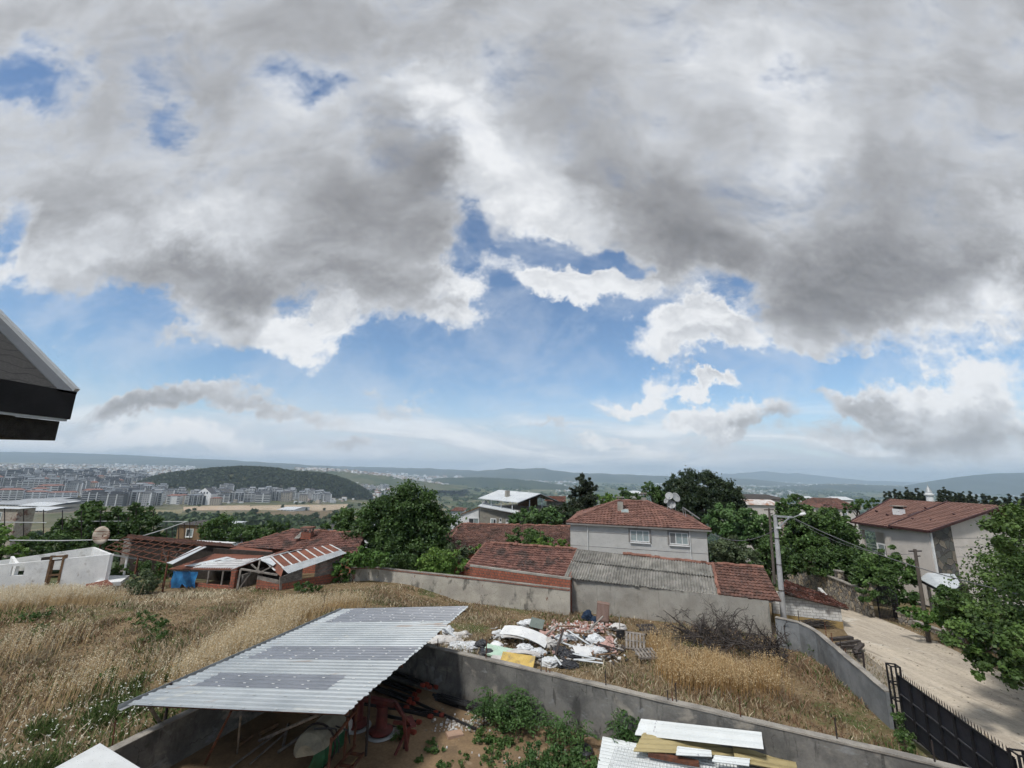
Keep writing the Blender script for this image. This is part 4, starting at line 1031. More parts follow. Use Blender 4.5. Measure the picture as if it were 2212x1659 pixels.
M['dish'] = mat('dish grey', (.36, .37, .37), (.29, .30, .30), scale=4, rough=.5, fine=.05, stains=((A3(.35, .25, .19), .6, .7, (3, 3, 3), .4),))
rb = lerp(B_, RR, .72)[2] - .1
for (u, v, r_, aim, lab) in ((1446, 1072, .38, (-.45, -.75, .45), 'upper left grey satellite dish of the cluster on the house roof'), (1459, 1075, .47, (.35, -.8, .4), 'largest and palest satellite dish of the cluster on the house roof'),
                             (1450, 1090, .42, (-.2, -.85, .35), 'lower satellite dish of the cluster, just above the roof tiles'), (1440, 1082, .28, (-.8, -.4, .4), 'smallest satellite dish at the left side of the roof cluster')):
    dish('satellite_dish', lab, Py(u, v, 42.2), r_, aim, rb, M['dish'], 'satellite dishes on the house roof')

# ------------------------------------------------------------------ houses behind
def gable_box(root, P4, z0, ze, m, name='wall'):
    mb = MB(); b = [(p[0], p[1], z0) for p in P4]; t = [(p[0], p[1], ze) for p in P4]; mb.box8(b + t, m); return mb.build(name, root)
lr = thing('tile_roof_house', 'low house with a long mossy tile roof left of the grey house', 'house', (0, 52, -2))
a, b = Py(958, 1188, 48), Py(1232, 1190, 46.2); c, d = Py(1232, 1137, 52.5), Py(996, 1131, 54.5)
mb = MB(); tile_rows(mb, a, b, c, d, M['tile_brown'], tw=.3, rh=.36, wob=.016, seed=41, droop=.06); e_ = Py(945, 1168, 57)
tile_rows(mb, e_, a, d + V(.02, 0, 0), d, M['tile_brown'], wob=.016, seed=42, sub=4); ridge_tiles(mb, d, c, M['ridge'], seed=43, jit=.03); ridge_tiles(mb, a, d, M['ridge'], r=.1, seed=44, jit=.03)
back = V(.6, 4.5, -1.4); mb.face([d, c, c + back, d + back], M['tile_brown']); mb.build('roof', lr)
mb = MB(); mb.wall((a + V(.4, .5, 0))[:2], (b + V(0, .5, 0))[:2], -2.2, a[2] - .06, -.2, M['brick'], z1b=b[2] - .06); mb.wall((e_ + V(.5, -.4, 0))[:2], (a + V(.4, .7, 0))[:2], -2.2, e_[2] - .1, -.2, M['brick'], z1b=a[2] - .08); mb.build('wall', lr)
wh = thing('white_house', 'small white clad gable house beside the metal roofed terrace', 'house', (-3, 66, -3))
a, b, c, d = Py(998, 1112, 66), Py(1034, 1095, 66), Py(1034, 1145, 66), Py(999, 1140, 66)
mb = MB(); mb.face([d, c, b, a], M['whitewash']); dp = V(1.2, 7, 0)
mb.face([a, b, b + dp, a + dp], M['tile_brown']); mb.face([d, a, a + dp, d + dp], M['whitewash']); mb.face([c + dp, b + dp, b, c], M['whitewash']); mb.face([(d[0], d[1], -4), (c[0], c[1], -4), c, d], M['whitewash']); mb.build('wall', wh)
mb = MB(); mb.beam(a + V(-.2, -.1, .05), b + V(.3, -.1, .07), .12, .14, M['brownwood'])
mb.build('verge_board', wh)
window(wh, Py(1012, 1136, 65.98), V(1, 0, 0), V(0, 0, 1), 1.5, 1.1, V(0, -1, 0), 2, gl=[M['glassdark'], M['glass']], trim=M['white'], tw=.08)
tb = thing('terrace_building', 'flat roofed building whose top terrace is covered by a pale metal gable roof on posts', 'building', (5, 64, -3))
RA, RB = Py(1078, 1058, 68), Py(1168, 1066, 63)             # ridge far-left, ridge near-right
EA, EB = Py(1033, 1076, 65.5), Py(1119, 1085, 60)           # near eave
FA, FB = Py(1125, 1064, 75), Py(1206, 1082, 69)
mb = MB(); mb.slab([EA, EB, RB, RA], .10, M['metal_white']); mb.slab([RA, RB, FB, FA], .10, M['metal_white']); mb.build('metal_roof', tb)
mb = MB()
for a, b in ((EB, RB), (RB, FB)): mb.beam(lerp(a, b, 0) + V(0, .15, -.22), lerp(a, b, 1) + V(0, .15, -.22), .1, .12, M['darkiron'])
for t in (.25, .5, .75): mb.beam(lerp(EA, EB, t) + V(0, 0, -.2), lerp(RA, RB, t) + V(0, 0, -.2), .1, .1, M['darkiron']); mb.beam(lerp(FA, FB, t) + V(0, 0, -.2), lerp(RA, RB, t) + V(0, 0, -.2), .1, .1, M['darkiron'])
mb.build('roof_truss', tb)
LA, LB = Py(1033, 1092, 65), Py(1120, 1108, 59.5); LC, LD = Py(1120, 1102, 61), Py(1045, 1085, 66.5)
mb = MB(); mb.slab([LA, LB, LC, LD], .14, M['metal_white']); mb.build('lean_to_roof', tb)
W0, W1 = Py(1035, 1150, 65.4), Py(1122, 1160, 60.6); zc_ = LB[2] - .2
for k, t in enumerate((.1, .33, .58, .85)):
    q = lerp(EA, EB, t); mb = MB(); mb.beam((q[0] + .1, q[1] + .4, LA[2] - .3), (q[0] + .1, q[1] + .4, q[2] - .1), .12, .12, M['metal_white']); mb.build('post', tb)
for (u, v0, v1, Yp) in ((1144, 1080, 1106, 62), (1171, 1078, 1103, 64.5)):
    a, b = Py(u, v0, Yp), Py(u, v1, Yp); mb = MB(); mb.beam((a[0], a[1], b[2] - 2), a, .14, .14, M['metal_white']); mb.build('post', tb)
mb = MB(); P4 = [W0[:2], W1[:2], W1[:2] + V(6.5, 7), W0[:2] + V(6.5, 7)]
mb.box8([(p[0], p[1], -4.5) for p in P4] + [(p[0], p[1], zc_) for p in P4], mat('dull render', (.24, .225, .19), (.19, .18, .155), scale=1.5, stains=((A3(.12, .11, .1), .55, .7, (.6, .6, 1), .6),))); mb.build('wall', tb)
mb = MB(); mb.box8([(p[0], p[1], zc_ + .002) for p in P4] + [(p[0], p[1], zc_ + .45) for p in P4], M['coping']); mb.build('slab', tb)
mb = MB(); ctr = (W0 + W1) / 2 + V(4.4, 6, 0); mb.box((ctr[0], ctr[1], zc_ + 1.2), (2.2, 2.2, 2.3), .7, M['brownwood']); mb.build('terrace_room', tb)
wd = (W1 - W0)[:2]; wd /= np.linalg.norm(wd); wn3 = V(wd[1], -wd[0], 0); up_ = V(0, 0, 1)
w_p = lerp(W0, W1, .30); window(tb, V(w_p[0], w_p[1], zc_ - 2.6), V(wd[0], wd[1], 0), up_, 1.0, 1.5, wn3, 2, trim=M['white'], tw=.07, gl=[M['glass'], M['glassdark']])
for t in (.52, .68):
    w_p = lerp(W0, W1, t); window(tb, V(w_p[0], w_p[1], zc_ - 1.4), V(wd[0], wd[1], 0), up_, .4, .5, wn3, 1, trim=M['plaster'], tw=.05, gl=[M['glassdark']])
mb = MB(); q = lerp(EA, RA, .45) * .5 + lerp(EB, RB, .45) * .5; mb.box(q + V(0, 0, .35), (.55, .55, .9), .5, M['plaster']); mb.build('chimney', tb)
dish('satellite_dish', 'pale satellite dish under the metal roof of the terrace building', Py(1049, 1088, 66.2), .5, (-.6, -.7, .3), LD[2], M['dish'], None)
th = thing('tile_house', 'small red tile roofed house half hidden behind the metal terrace roof', 'house', (14, 76, -3))
a, b, c, d = Py(1176, 1082, 72), Py(1222, 1084, 70), Py(1222, 1072, 75), Py(1182, 1072, 77)
mb = MB(); tile_rows(mb, a, b, c, d, M['tile_house'], seed=51, sub=3); mb.build('roof', th)
mb = MB(); mb.wall(a[:2] + V(.4, .4), b[:2] + V(0, .4), -5, a[2] - .05, -.3, M['plaster'], z1b=b[2] - .05); mb.wall(d[:2] + V(.4, 0), a[:2] + V(.4, .75), -5, d[2] - .1, -.3, M['whitewash'], z1b=a[2] - .1); mb.build('wall', th)

def simple_house(name, label, u0, u1, vt, ve, vb, Y, roofm, wallm, dep=8., wins=0, cat='house', ridge=.25, tiles=True, group=None):
    """hip/gable roofed house seen over the trees: eave line u0..u1 at ve, ridge at vt"""
    a, b = Py(u0, ve, Y), Py(u1, ve, Y); b[2] = a[2] = (a[2] + b[2]) / 2
    w = b[0] - a[0]; z_r = Py((u0 + u1) / 2, vt, Y + dep / 2)[2]; zb = min(Py(u0, vb, Y)[2], hz((a[0] + b[0]) / 2, Y) - .5)
    t = thing(name, label, cat, ((a[0] + b[0]) / 2, Y + dep / 2, zb), group)
    mb = MB(); mb.box8([(a[0] + .3, Y + .3, zb), (b[0] - .3, Y + .3, zb), (b[0] - .3, Y + dep - .3, zb), (a[0] + .3, Y + dep - .3, zb), (a[0] + .3, Y + .3, a[2] - .02), (b[0] - .3, Y + .3, a[2] - .02), (b[0] - .3, Y + dep - .3, a[2] - .02), (a[0] + .3, Y + dep - .3, a[2] - .02)], wallm); mb.build('wall', t)
    RL, RR = V(a[0] + w * ridge, Y + dep / 2, z_r), V(b[0] - w * ridge, Y + dep / 2, z_r); D, C = a + V(0, dep, 0), b + V(0, dep, 0)
    mb = MB()
    if tiles and Y < 140:
        tile_rows(mb, a, b, RR, RL, roofm, tw=.45, rh=.5, seed=int(u0), sub=3, wob=.015)
    else: mb.face([a, b, RR, RL], roofm)
    mb.face([C, D, RL, RR], roofm); mb.face([D, a, RL], roofm); mb.face([b, C, RR], roofm); mb.face([a + V(0, 0, -.02), D + V(0, 0, -.02), C + V(0, 0, -.02), b + V(0, 0, -.02)], wallm); mb.build('roof', t)
    for i in range(wins):
        p = a + V(w * (i + .7) / (wins + .4) - .5, .298, -1.9); window(t, p, V(1, 0, 0), V(0, 0, 1), 1.1, 1.2, V(0, -1, 0), 2, trim=M['white'], tw=.07, gl=[M['glassdark'], M['glass']])
    return t
M['roof_dark'] = mat('dark slate brown roof', (.075, .066, .062), (.055, .05, .048), scale=1)
simple_house('house', 'pink walled house with a dark brown hip roof above the green trees', 1616, 1704, 1068, 1078, 1096, 95, M['roof_dark'], mat('pinkish render', (.42, .33, .30), (.36, .28, .255)), 9, 3, tiles=False)
rs_ = simple_house('long_shed', 'long shed with a patchy rusted white metal roof below the dark roofed house', 1610, 1688, 1079, 1091, 1100, 84, mat('patchy white rusted roof', (.58, .56, .54), (.46, .42, .39), scale=.6, stains=((A3(.30, .14, .08), .50, .60, (.5, .5, .5), .85),)), M['creamwall'], 6, 0, 'shed', .02, tiles=False)
simple_house('house', 'small white walled house with a pale metal roof beyond the treetops', 1748, 1766, 1072, 1077, 1084, 180, M['metal_white'], M['whitewash'], 8, 1, tiles=False)
simple_house('house', 'wide low red roofed house left of the terracotta roof, behind the trees', 1768, 1850, 1076, 1094, 1104, 120, M['tile_brown'], M['creamwall'], 9, 2, ridge=.15)
simple_house('house', 'red roofed house standing closest to the trees by the terracotta roof', 1790, 1860, 1088, 1100, 1112, 95, M['tile'], M['creamwall'], 8, 1, ridge=.2)
simple_house('long_shed', 'long pale roofed shed right beside the red roofed houses', 1808, 1846, 1073, 1080, 1088, 165, M['metal_white'], M['creamwall'], 8, 0, 'shed', .02, tiles=False)
simple_house('house', 'white house with a grey pitched roof among trees on the left slope', 684, 720, 1136, 1142, 1160, 98, M['roof_dark'], M['whitewash'], 7, 2, tiles=False)
simple_house('house', 'long white single storey house behind the old tile roof', 752, 800, 1134, 1141, 1156, 105, M['metal_white'], M['whitewash'], 8, 3, tiles=False, ridge=.05)
simple_house('house', 'tan walled house with a grey roof behind the rusty frame', 378, 440, 1126, 1134, 1170, 74, M['roof_dark'], mat('tan wall', (.25, .16, .09), (.20, .13, .075)), 7, 1, tiles=False, ridge=.12)
simple_house('house', 'pale stained house with red lower wall below the warehouses', -110, 40, 1093, 1098, 1155, 80, M['metal_white'], mat('pale stained wall', (.42, .37, .31), (.33, .28, .24), stains=((A3(.16, .06, .045), .55, .62, (.6, .6, .6), .8),)), 3.5, 2, tiles=False, ridge=.05)
simple_house('house', 'red tile roofed house between the walnut tree and the white gable', 972, 1002, 1096, 1104, 1118, 92, M['tile_house'], M['whitewash'], 8, 1)
simple_house('house', 'grey pitched roof peeping over the bushes left of the round pine', 1370, 1392, 1060, 1066, 1080, 130, M['metal_white'], M['housewall'], 8, 1, tiles=False)
simple_house('house', 'white house with solar tanks beyond the left trees', 470, 498, 1128, 1133, 1150, 110, M['metal_white'], M['whitewash'], 7, 1, tiles=False)
# ------------------------------------------------------------------ old farm buildings on the left
fr = thing('farmhouse', 'old farmhouse under a broad patched red tile roof with two open chimneys', 'house', (-20, 44, -1))
a, b = Py(503, 1181, 47.5), Py(771, 1196, 43); c, d = Py(790, 1152, 47), Py(633, 1144, 50)
mid_l = Py(585, 1190, 44.8)
mb = MB(); tile_rows(mb, a, b, c, d, M['tile'], tw=.3, rh=.36, wob=.013, seed=61, droop=.05); ridge_tiles(mb, d, c, M['ridge'], seed=62, jit=.04); ridge_tiles(mb, a, d, M['ridge'], r=.1, seed=63, jit=.04)
bk = V(1.5, 5.5, -1.7); mb.face([d, c, c + bk, d + bk], M['tile']); mb.face([a, d, d + bk, a + V(0, 4, -.4)], M['tile']); mb.build('roof', fr)
mb = MB(); mb.wall(a[:2] + V(.5, .6), b[:2] + V(-.4, .6), -1.6, a[2] - .15, -.25, M['brick'], z1b=b[2] - .1); mb.wall(b[:2] + V(-.4, .9), c[:2] + V(-.4, 1.0), -1.6, b[2] - .1, -.25, M['brick'], z1b=c[2] - .2); mb.build('wall', fr)
for (u, v) in ((664, 1152), (767, 1160)):
    p = Py(u, v, 47.5); mb = MB()
    mb.box(p + V(0, 0, -.2), (1.0, .9, .7), .1, M['brick'])
    for sx, sy in ((-1, -1), (1, -1), (1, 1), (-1, 1)): mb.box(p + V(sx * .42, sy * .36, .30), (.14, .14, .32), .1, M['greywood'])
    mb.box(p + V(0, 0, .50), (1.25, 1.1, .07), .1, M['greywood']); 
    for k in range(4): mb.tube([p + V(-.6, -.4 + k * .27, .57), p + V(.6, -.4 + k * .27, .57 + random.uniform(0, .06))], .10, 7, M['ridge'], tint=random.gauss(0, 1))
    mb.build('chimney', fr)
mb = MB(); p, q = Py(640, 1166, 46.8), Py(655, 1152, 48.6); mb.beam(p + V(0, 0, .12), q + V(0, 0, .12), .5, .04, M['fibro']); mb.build('roof_patch', fr)
# lean-to with bare battens, patched sheets
lt = thing('lean_to', 'ramshackle lean-to with patched red sheets and bare white battens beside the farmhouse', 'lean-to', (-23, 40, -.5))
a, b, c, d = Py(364, 1229, 37.5), Py(508, 1230, 36.2), Py(590, 1190, 42.5), Py(512, 1180, 44.5)
mb = MB(); mb.slab([a, b, c, d], .05, M['rustsheet']); mb.build('roof', lt)
def onq(s_, t_, up=0.): return lerp(lerp(a, b, s_), lerp(d, c, s_), t_) + V(0, 0, up)
for k, (s0, s1, t0, t1) in enumerate(((.12, .52, .10, .50), (.34, .66, .06, .46))):
    mb = MB(); mb.face([onq(s0, t0, .05), onq(s0 + .16, t0 - .02, .05), onq(s1 + .0, t1, .05), onq(s1 - .12, t1 + .02, .05)], M['metal_white']); mb.build('loose_sheet', lt)
mb = MB()
for k in range(17):
    s_ = .36 + k * .037; mb.beam(onq(s_, .02 + .0 * k, .06), onq(s_ + .05, .26 + k * .016, .07), .07, .05, M['whitewash'])
for t_ in (.04, .14, .24, .36): mb.beam(onq(.36, t_, .10), onq(.98, t_ + .02, .11), .05, .05, M['whitewash'])
mb.build('batten', lt)
mb = MB(); mb.beam(a + V(.2, .1, -.08), b + V(0, .1, -.08), .12, .12, M['greywood']); mb.beam(a + V(.2, .1, -.08), d + V(.3, 0, -.1), .1, .12, M['greywood']); mb.build('eave_beam', lt)
zb_ = .1
for k, (u, m_, w_) in enumerate(((378, 'greywood', .13), (410, 'greywood', .12), (452, 'greywood', .12), (482, 'greywood', .10), (506, 'brick', .34))):
    t_ = (u - 364) / (508 - 364.); q = lerp(a, b, t_) + V(0, .12, 0); mb = MB(); mb.beam((q[0], q[1], -.6), (q[0], q[1], q[2] - .1), w_, w_, M[m_]); mb.build('post', lt)
mb = MB(); q0_, q1_ = a + V(.3, .0, 0), b + V(-.2, .05, 0); mb.wall(q0_[:2], q1_[:2], -.7, .42, -.2, M['brick']); mb.build('low_wall', lt)
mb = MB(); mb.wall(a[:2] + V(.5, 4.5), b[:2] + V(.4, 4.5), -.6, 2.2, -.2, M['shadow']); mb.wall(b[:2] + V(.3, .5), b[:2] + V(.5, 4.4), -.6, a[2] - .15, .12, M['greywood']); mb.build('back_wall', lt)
tp = MB(); A0, A1 = Py(375, 1231, 37.2), Py(428, 1232, 36.8); nC, nR = 22, 12; tp.mid(M['bluetarp'])
for i in range(nR + 1):
    for j in range(nC + 1):
        s_, t_ = j / nC, i / nR; p = lerp(A0, A1, s_); ln = 1.22 + .18 * sin(s_ * 9) + .12 * sin(s_ * 23)
        if s_ > .78: ln += .25
        tp.v.append((p[0] + .05 * sin(t_ * 7 + s_ * 20), p[1] + .035 * sin(s_ * 17 + t_ * 2 + 2 * sin(s_ * 5)) * t_ - .05 + .02 * sin(t_ * 9), p[2] - .1 - ln * t_))
for i in range(nR):
    for j in range(nC):
        q = i * (nC + 1) + j; tp.f.append((q, q + nC + 1, q + nC + 2, q + 1)); tp.mi.append(0); tp.t.append(0)
tag(tp.build('tarp', base=A0, smooth=True), 'torn blue tarpaulin hanging from the lean-to beam', 'tarp')
# front barn with gable
bn = thing('timber_barn', 'tumbledown timber and brick barn with a rusty sheet roof and open gable', 'barn', (-18, 38, -.3))
TL, TR = Py(566, 1207, 38.5), Py(712, 1177, 41.8); BL, BR = Py(607, 1246, 35.6), Py(749, 1196, 38.6)
nS = 8
mb = MB()
for k in range(nS):
    s0, s1 = k / nS, (k + .97) / nS
    p = [lerp(lerp(BL, BR, s), lerp(TL, TR, s), t) for s, t in ((s0, .30 if k else .0), (s1, .30), (s1, 1), (s0, 1))]
    if k == 0: p[0] = lerp(BL, TL, .0); p[1] = lerp(lerp(BL, BR, s1), lerp(TL, TR, s1), .3); 
    mb.slab(p, .03, M['rustsheet'], tint=random.gauss(0, 1.5))
mb.build('rusty_roof', bn)
mb = MB()
for k in range(nS + 1):
    s = k / nS; mb.beam(lerp(lerp(BL, BR, s), lerp(TL, TR, s), .30) + V(0, 0, .04), lerp(TL, TR, s) + V(0, 0, .04), .13, .03, M['pvc'])
mb.build('sheet_lap', bn)
mb = MB(); corrugated(mb, lerp(BL, BR, .10), BR, lerp(BR, TR, .34), lerp(lerp(BL, BR, .1), lerp(TL, TR, .1), .34), M['zinc'], .2, .012, tint_sheet=.5); mb.v = [(x, y, z + .05) for x, y, z in mb.v]; mb.build('zinc_strip', bn)
LL = Py(500, 1231, 36.2); LB_ = Py(585, 1197, 41)
mb = MB(); mb.slab([LL, lerp(BL, TL, 1.0) + V(0, 0, -.02), TR + V(-2.4, 1., -.05), LB_], .04, M['rustsheet']); mb.build('left_roof', bn)
mb = MB()
for k in range(12):
    s = k / 11; mb.beam(lerp(LL, LB_, s * .8) + V(0, 0, .05), lerp(TL, TL + (TR - TL) * .2, s * .8) + V(0, 0, .05), .07, .04, M['whitewash'])
for t in (.2, .45, .7): mb.beam(lerp(LL, TL, t) + V(0, 0, .1), lerp(LB_, TR, t) * .8 + lerp(LL, TL, t) * .2 + V(0, 0, .1), .05, .04, M['whitewash'])
mb.build('batten', bn)
mb = MB(); mb.slab([Py(556, 1207, 38.2), Py(573, 1214, 37.4), Py(590, 1222, 36.8), Py(596, 1217, 37.5), Py(583, 1204, 38.8), Py(568, 1203, 38.9)], .03, M['metal_white']); mb.build('curled_sheet', bn)
for (u0, v0, u1, v1, Y0, Y1, w) in ((511, 1279, 520, 1230, 35.8, 36.2, .13), (562, 1208, 556, 1236, 37.8, 37.2, .12), (520, 1229, 600, 1242, 36.2, 35.9, .12), (543, 1219, 562, 1236, 37, 37, .10), (587, 1224, 558, 1238, 36.8, 36.9, .1), (606, 1246, 606, 1274, 35.7, 35.8, .14), (512, 1278, 545, 1233, 35.9, 36.5, .07)):
    mb = MB(); mb.beam(Py(u0, v0, Y0), Py(u1, v1, Y1), w, w, M['greywood']); mb.build('timber', bn)
mb = MB()
for k in range(7):
    v = 1242 + k * 5.5; mb.beam(Py(522, v, 39), Py(556, v + 2, 38.8), .03, .16, M['greywood'], tint=random.gauss(0, 2))
mb.build('gable_boards', bn)
mb = MB(); q = [Py(556, 1243, 36.2), Py(604, 1254, 35.9), Py(604, 1279, 35.8), Py(554, 1272, 36.1)]
mb.wall(q[0][:2], q[1][:2], -.4, Py(556, 1252, 36.2)[2], -.15, M['brick'], z1b=Py(604, 1262, 35.9)[2]); mb.wall(q[1][:2] + V(.05, .02), BR[:2] + V(-.6, .5), -.4, Py(606, 1262, 35.9)[2], -.16, M['brick'], z1b=Py(712, 1242, 38)[2]); mb.build('brick_wall', bn)
mb = MB(); mb.wall(q[0][:2], q[1][:2], Py(556, 1252, 36.2)[2] + .01, Py(556, 1243, 36.2)[2], -.07, M['greywood'], z0b=Py(604, 1262, 35.9)[2] + .01, z1b=Py(604, 1254, 35.9)[2]); mb.build('plank_wall', bn)
w0, w1 = q[1][:2] + V(.05, .02), BR[:2] + V(-.6, .5)
for t0, t1 in ((0, .34), (.55, 1.0)):
    mb = MB()
    for j in range(4):
        zA = np.interp((t0, t1), (0, 1), (Py(606, 1262, 35.9)[2], Py(712, 1242, 38)[2])); zB = np.interp((t0, t1), (0, 1), (BL[2] - .08, BR[2] - .1))
        za = zA + (zB - zA) * j / 4 + .01; zc = zA + (zB - zA) * (j + .93) / 4
        mb.wall(lerp((*w0, 0), (*w1, 0), t0)[:2], lerp((*w0, 0), (*w1, 0), t1)[:2], za[0], zc[0], -.05, M['greywood'], z1b=zc[1], z0b=za[1])
    mb.build('plank_wall', bn)
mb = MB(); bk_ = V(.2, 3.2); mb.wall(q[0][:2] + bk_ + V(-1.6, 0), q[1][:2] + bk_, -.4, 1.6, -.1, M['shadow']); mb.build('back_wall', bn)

# rusty pergola frame with a strip of tiles behind
pg = thing('rusty_frame', 'rusty steel roof frame without sheets in front of a dark strip of old tiles', 'roof frame', (-32, 40, -.5))
a, b, c, d = Py(228, 1185, 38.5), Py(362, 1216, 35.5), Py(444, 1180, 41.5), Py(272, 1161, 44.5)
for k in range(5):
    t = k / 4; mb = MB(); mb.beam(lerp(a, d, t), lerp(b, c, t), .07, .07, M['rust']); mb.build('rail', pg)
for k in range(9):
    t = k / 8; mb = MB(); mb.beam(lerp(a, b, t) + V(0, 0, .07), lerp(d, c, t) + V(0, 0, .07), .06, .06, M['rust']); mb.build('bar', pg)
for p in (lerp(a, b, .55), b, lerp(d, c, .5), lerp(lerp(a, b, .75), lerp(d, c, .75), .5)):
    mb = MB(); mb.beam((p[0], p[1], -1), p, .1, .1, M['rust']); mb.build('post', pg)
mb = MB(); p = lerp(lerp(a, b, .72), lerp(d, c, .72), .62); mb.beam(p + V(0, 0, -1.4), p + V(-.7, 0, .0), .12, .05, M['greywood']); mb.beam(p + V(.1, 0, -1.4), p + V(.9, 0, .0), .12, .05, M['greywood']); mb.build('brace', pg)
mb = MB(); mb.slab([Py(360, 1215, 35.4), Py(373, 1218, 35), Py(446, 1181, 41), Py(430, 1180, 41.3)], .04, M['metal_white']); mb.build('loose_sheet', pg)
ot = thing('old_shed', 'dark old shed with a thin strip of crumbling tiles behind the rusty frame', 'shed', (-30, 45, -1))
a2, b2, c2, d2 = Py(272, 1163, 45), Py(508, 1182, 44), Py(500, 1175, 46.5), Py(276, 1155, 47.5)
mb = MB(); tile_rows(mb, a2, b2, c2, d2, M['tile_brown'], wob=.016, seed=71); mb.build('roof', ot)
mb = MB(); mb.wall(a2[:2] + V(.3, .4), b2[:2] + V(-.2, .4), -1.2, a2[2] - .1, -.2, M['shadow'], z1b=b2[2] - .1); mb.wall((a2[0] - 1, a2[1] + 1), a2[:2] + V(.3, .6), -1.2, a2[2] - .3, -.1, M['greywood'], z1b=a2[2] - .1); mb.build('wall', ot)
mb = MB(); mb.beam(Py(420, 1170, 46.8) + V(0, 0, .1), Py(506, 1175, 46.3) + V(0, 0, .1), .5, .05, M['white']); mb.build('white_flashing', ot)

# roofless white ruin
wr = thing('ruin', 'roofless whitewashed block ruin with an empty brown door frame', 'ruin', (-35, 36, .4))
zt = None
fl, frr = Py(-60, 1226, 34.2), Py(244, 1197, 37.2); bl_, br_ = Py(52, 1200, 42.0), Py(206, 1182, 43.5)
base_l, base_r = .55, .75
def wr_wall(P, Q, z0, z1, z1b, th=.2): mb = MB(); mb.wall(P[:2], Q[:2], z0, z1, -th, M['whitewash'], z1b=z1b); return mb
dl, dr_ = 1.0, 2.0
fd = (frr - fl)[:2]; fL = np.linalg.norm(fd); fd /= fL
def ft(u):                                   # parameter along the facade of a sight line
    d = ray(u, 1230); n = V(-fd[1], fd[0]); t = np.dot(fl[:2], n) / np.dot(V(d[0], d[1]), n); return np.dot(V(d[0], d[1]) * t - fl[:2], fd)
def fz(s): return fl[2] + (frr[2] - fl[2]) * s / fL
mb = MB()
cuts = [(0, ft(24), None), (ft(24), ft(53), ((.55, 1.25))), (ft(53), ft(103), None), (ft(103), ft(134), (0., 1.95)), (ft(134), fL, None)]
for s0, s1, hole in cuts:
    P, Q = fl[:2] + fd * s0, fl[:2] + fd * s1
    if hole is None: mb.wall(P, Q, -.2, fz(s0), -.2, M['whitewash'], z1b=fz(s1))
    else:
        if hole[0] > 0: mb.wall(P, Q, -.2, .6 + hole[0], -.2, M['whitewash'])
        mb.wall(P, Q, .6 + hole[1], fz(s0), -.2, M['whitewash'], z1b=fz(s1))
bl2, br2 = Py(-40, 1212, 41.5), br_
mb.wall(frr[:2] + V(0, .02), br_[:2], -.2, frr[2], -.2, M['whitewash'], z1b=br_[2])
mb.wall(bl2[:2], br_[:2] + V(-.2, 0), -.2, bl2[2] - .2, -.2, M['whitewash'], z1b=br_[2])
mb.wall(fl[:2] + fd * ft(40) + V(-.3, .3), bl_[:2] + V(-.6, -.3), -.2, fz(2) - .1, -.2, M['whitewash'], z1b=bl_[2]); mb.build('wall', wr)
mb = MB()
for s0 in (ft(103), ft(134) - .12): mb.box8([(*(fl[:2] + fd * s0 + V(0, -.03)), .3), (*(fl[:2] + fd * (s0 + .14) + V(0, -.03)), .3), (*(fl[:2] + fd * (s0 + .14) + V(0, .22)), .3), (*(fl[:2] + fd * s0 + V(0, .22)), .3), (*(fl[:2] + fd * s0 + V(0, -.03)), 2.55), (*(fl[:2] + fd * (s0 + .14) + V(0, -.03)), 2.55), (*(fl[:2] + fd * (s0 + .14) + V(0, .22)), 2.55), (*(fl[:2] + fd * s0 + V(0, .22)), 2.55)], M['brownwood'])
for z_ in (1.05, 2.48): mb.beam((*(fl[:2] + fd * (ft(103) + .14) + V(0, .05)), z_), (*(fl[:2] + fd * (ft(134) - .12) + V(0, .05)), z_), .12, .13, M['brownwood'])
mb.build('door_frame', wr)
mb = MB(); p1, p2 = Py(275, 1204, 38.8), Py(266, 1250, 38.8); mb.beam((p1[0], p1[1], -.1), p1, .12, .12, M['whitewash']); mb.build('corner_post', wr)
mb = MB(); mb.beam(frr + V(0, 0, -.05), p1, .12, .12, M['whitewash']); mb.beam(p1, Py(308, 1209, 40), .12, .10, M['zinc']); mb.build('top_rail', wr)
mb = MB(); mb.slab([Pz(196, 1262, .44), Pz(262, 1256, .44), Pz(280, 1243, .44), Pz(232, 1243, .44)], .3, M['whitewash']); mb.slab([Pz(188, 1272, .46), Pz(245, 1262, .46), Pz(232, 1252, .46), Pz(185, 1262, .46)], .2, M['rustsheet']); mb.build('floor_slab', wr)

mb = MB(); q0, q1 = Py(92, 1204, 41.2), Py(134, 1200, 41.6); mb.slab([q0 + V(0, -.1, 0), q1 + V(0, -.1, 0), q1 + V(0, .1, 0), q0 + V(0, .1, 0)], .42, M['shadow']); mb.build('opening_shade', wr)  # dark slab before the solid wall, painted as the shade of an opening
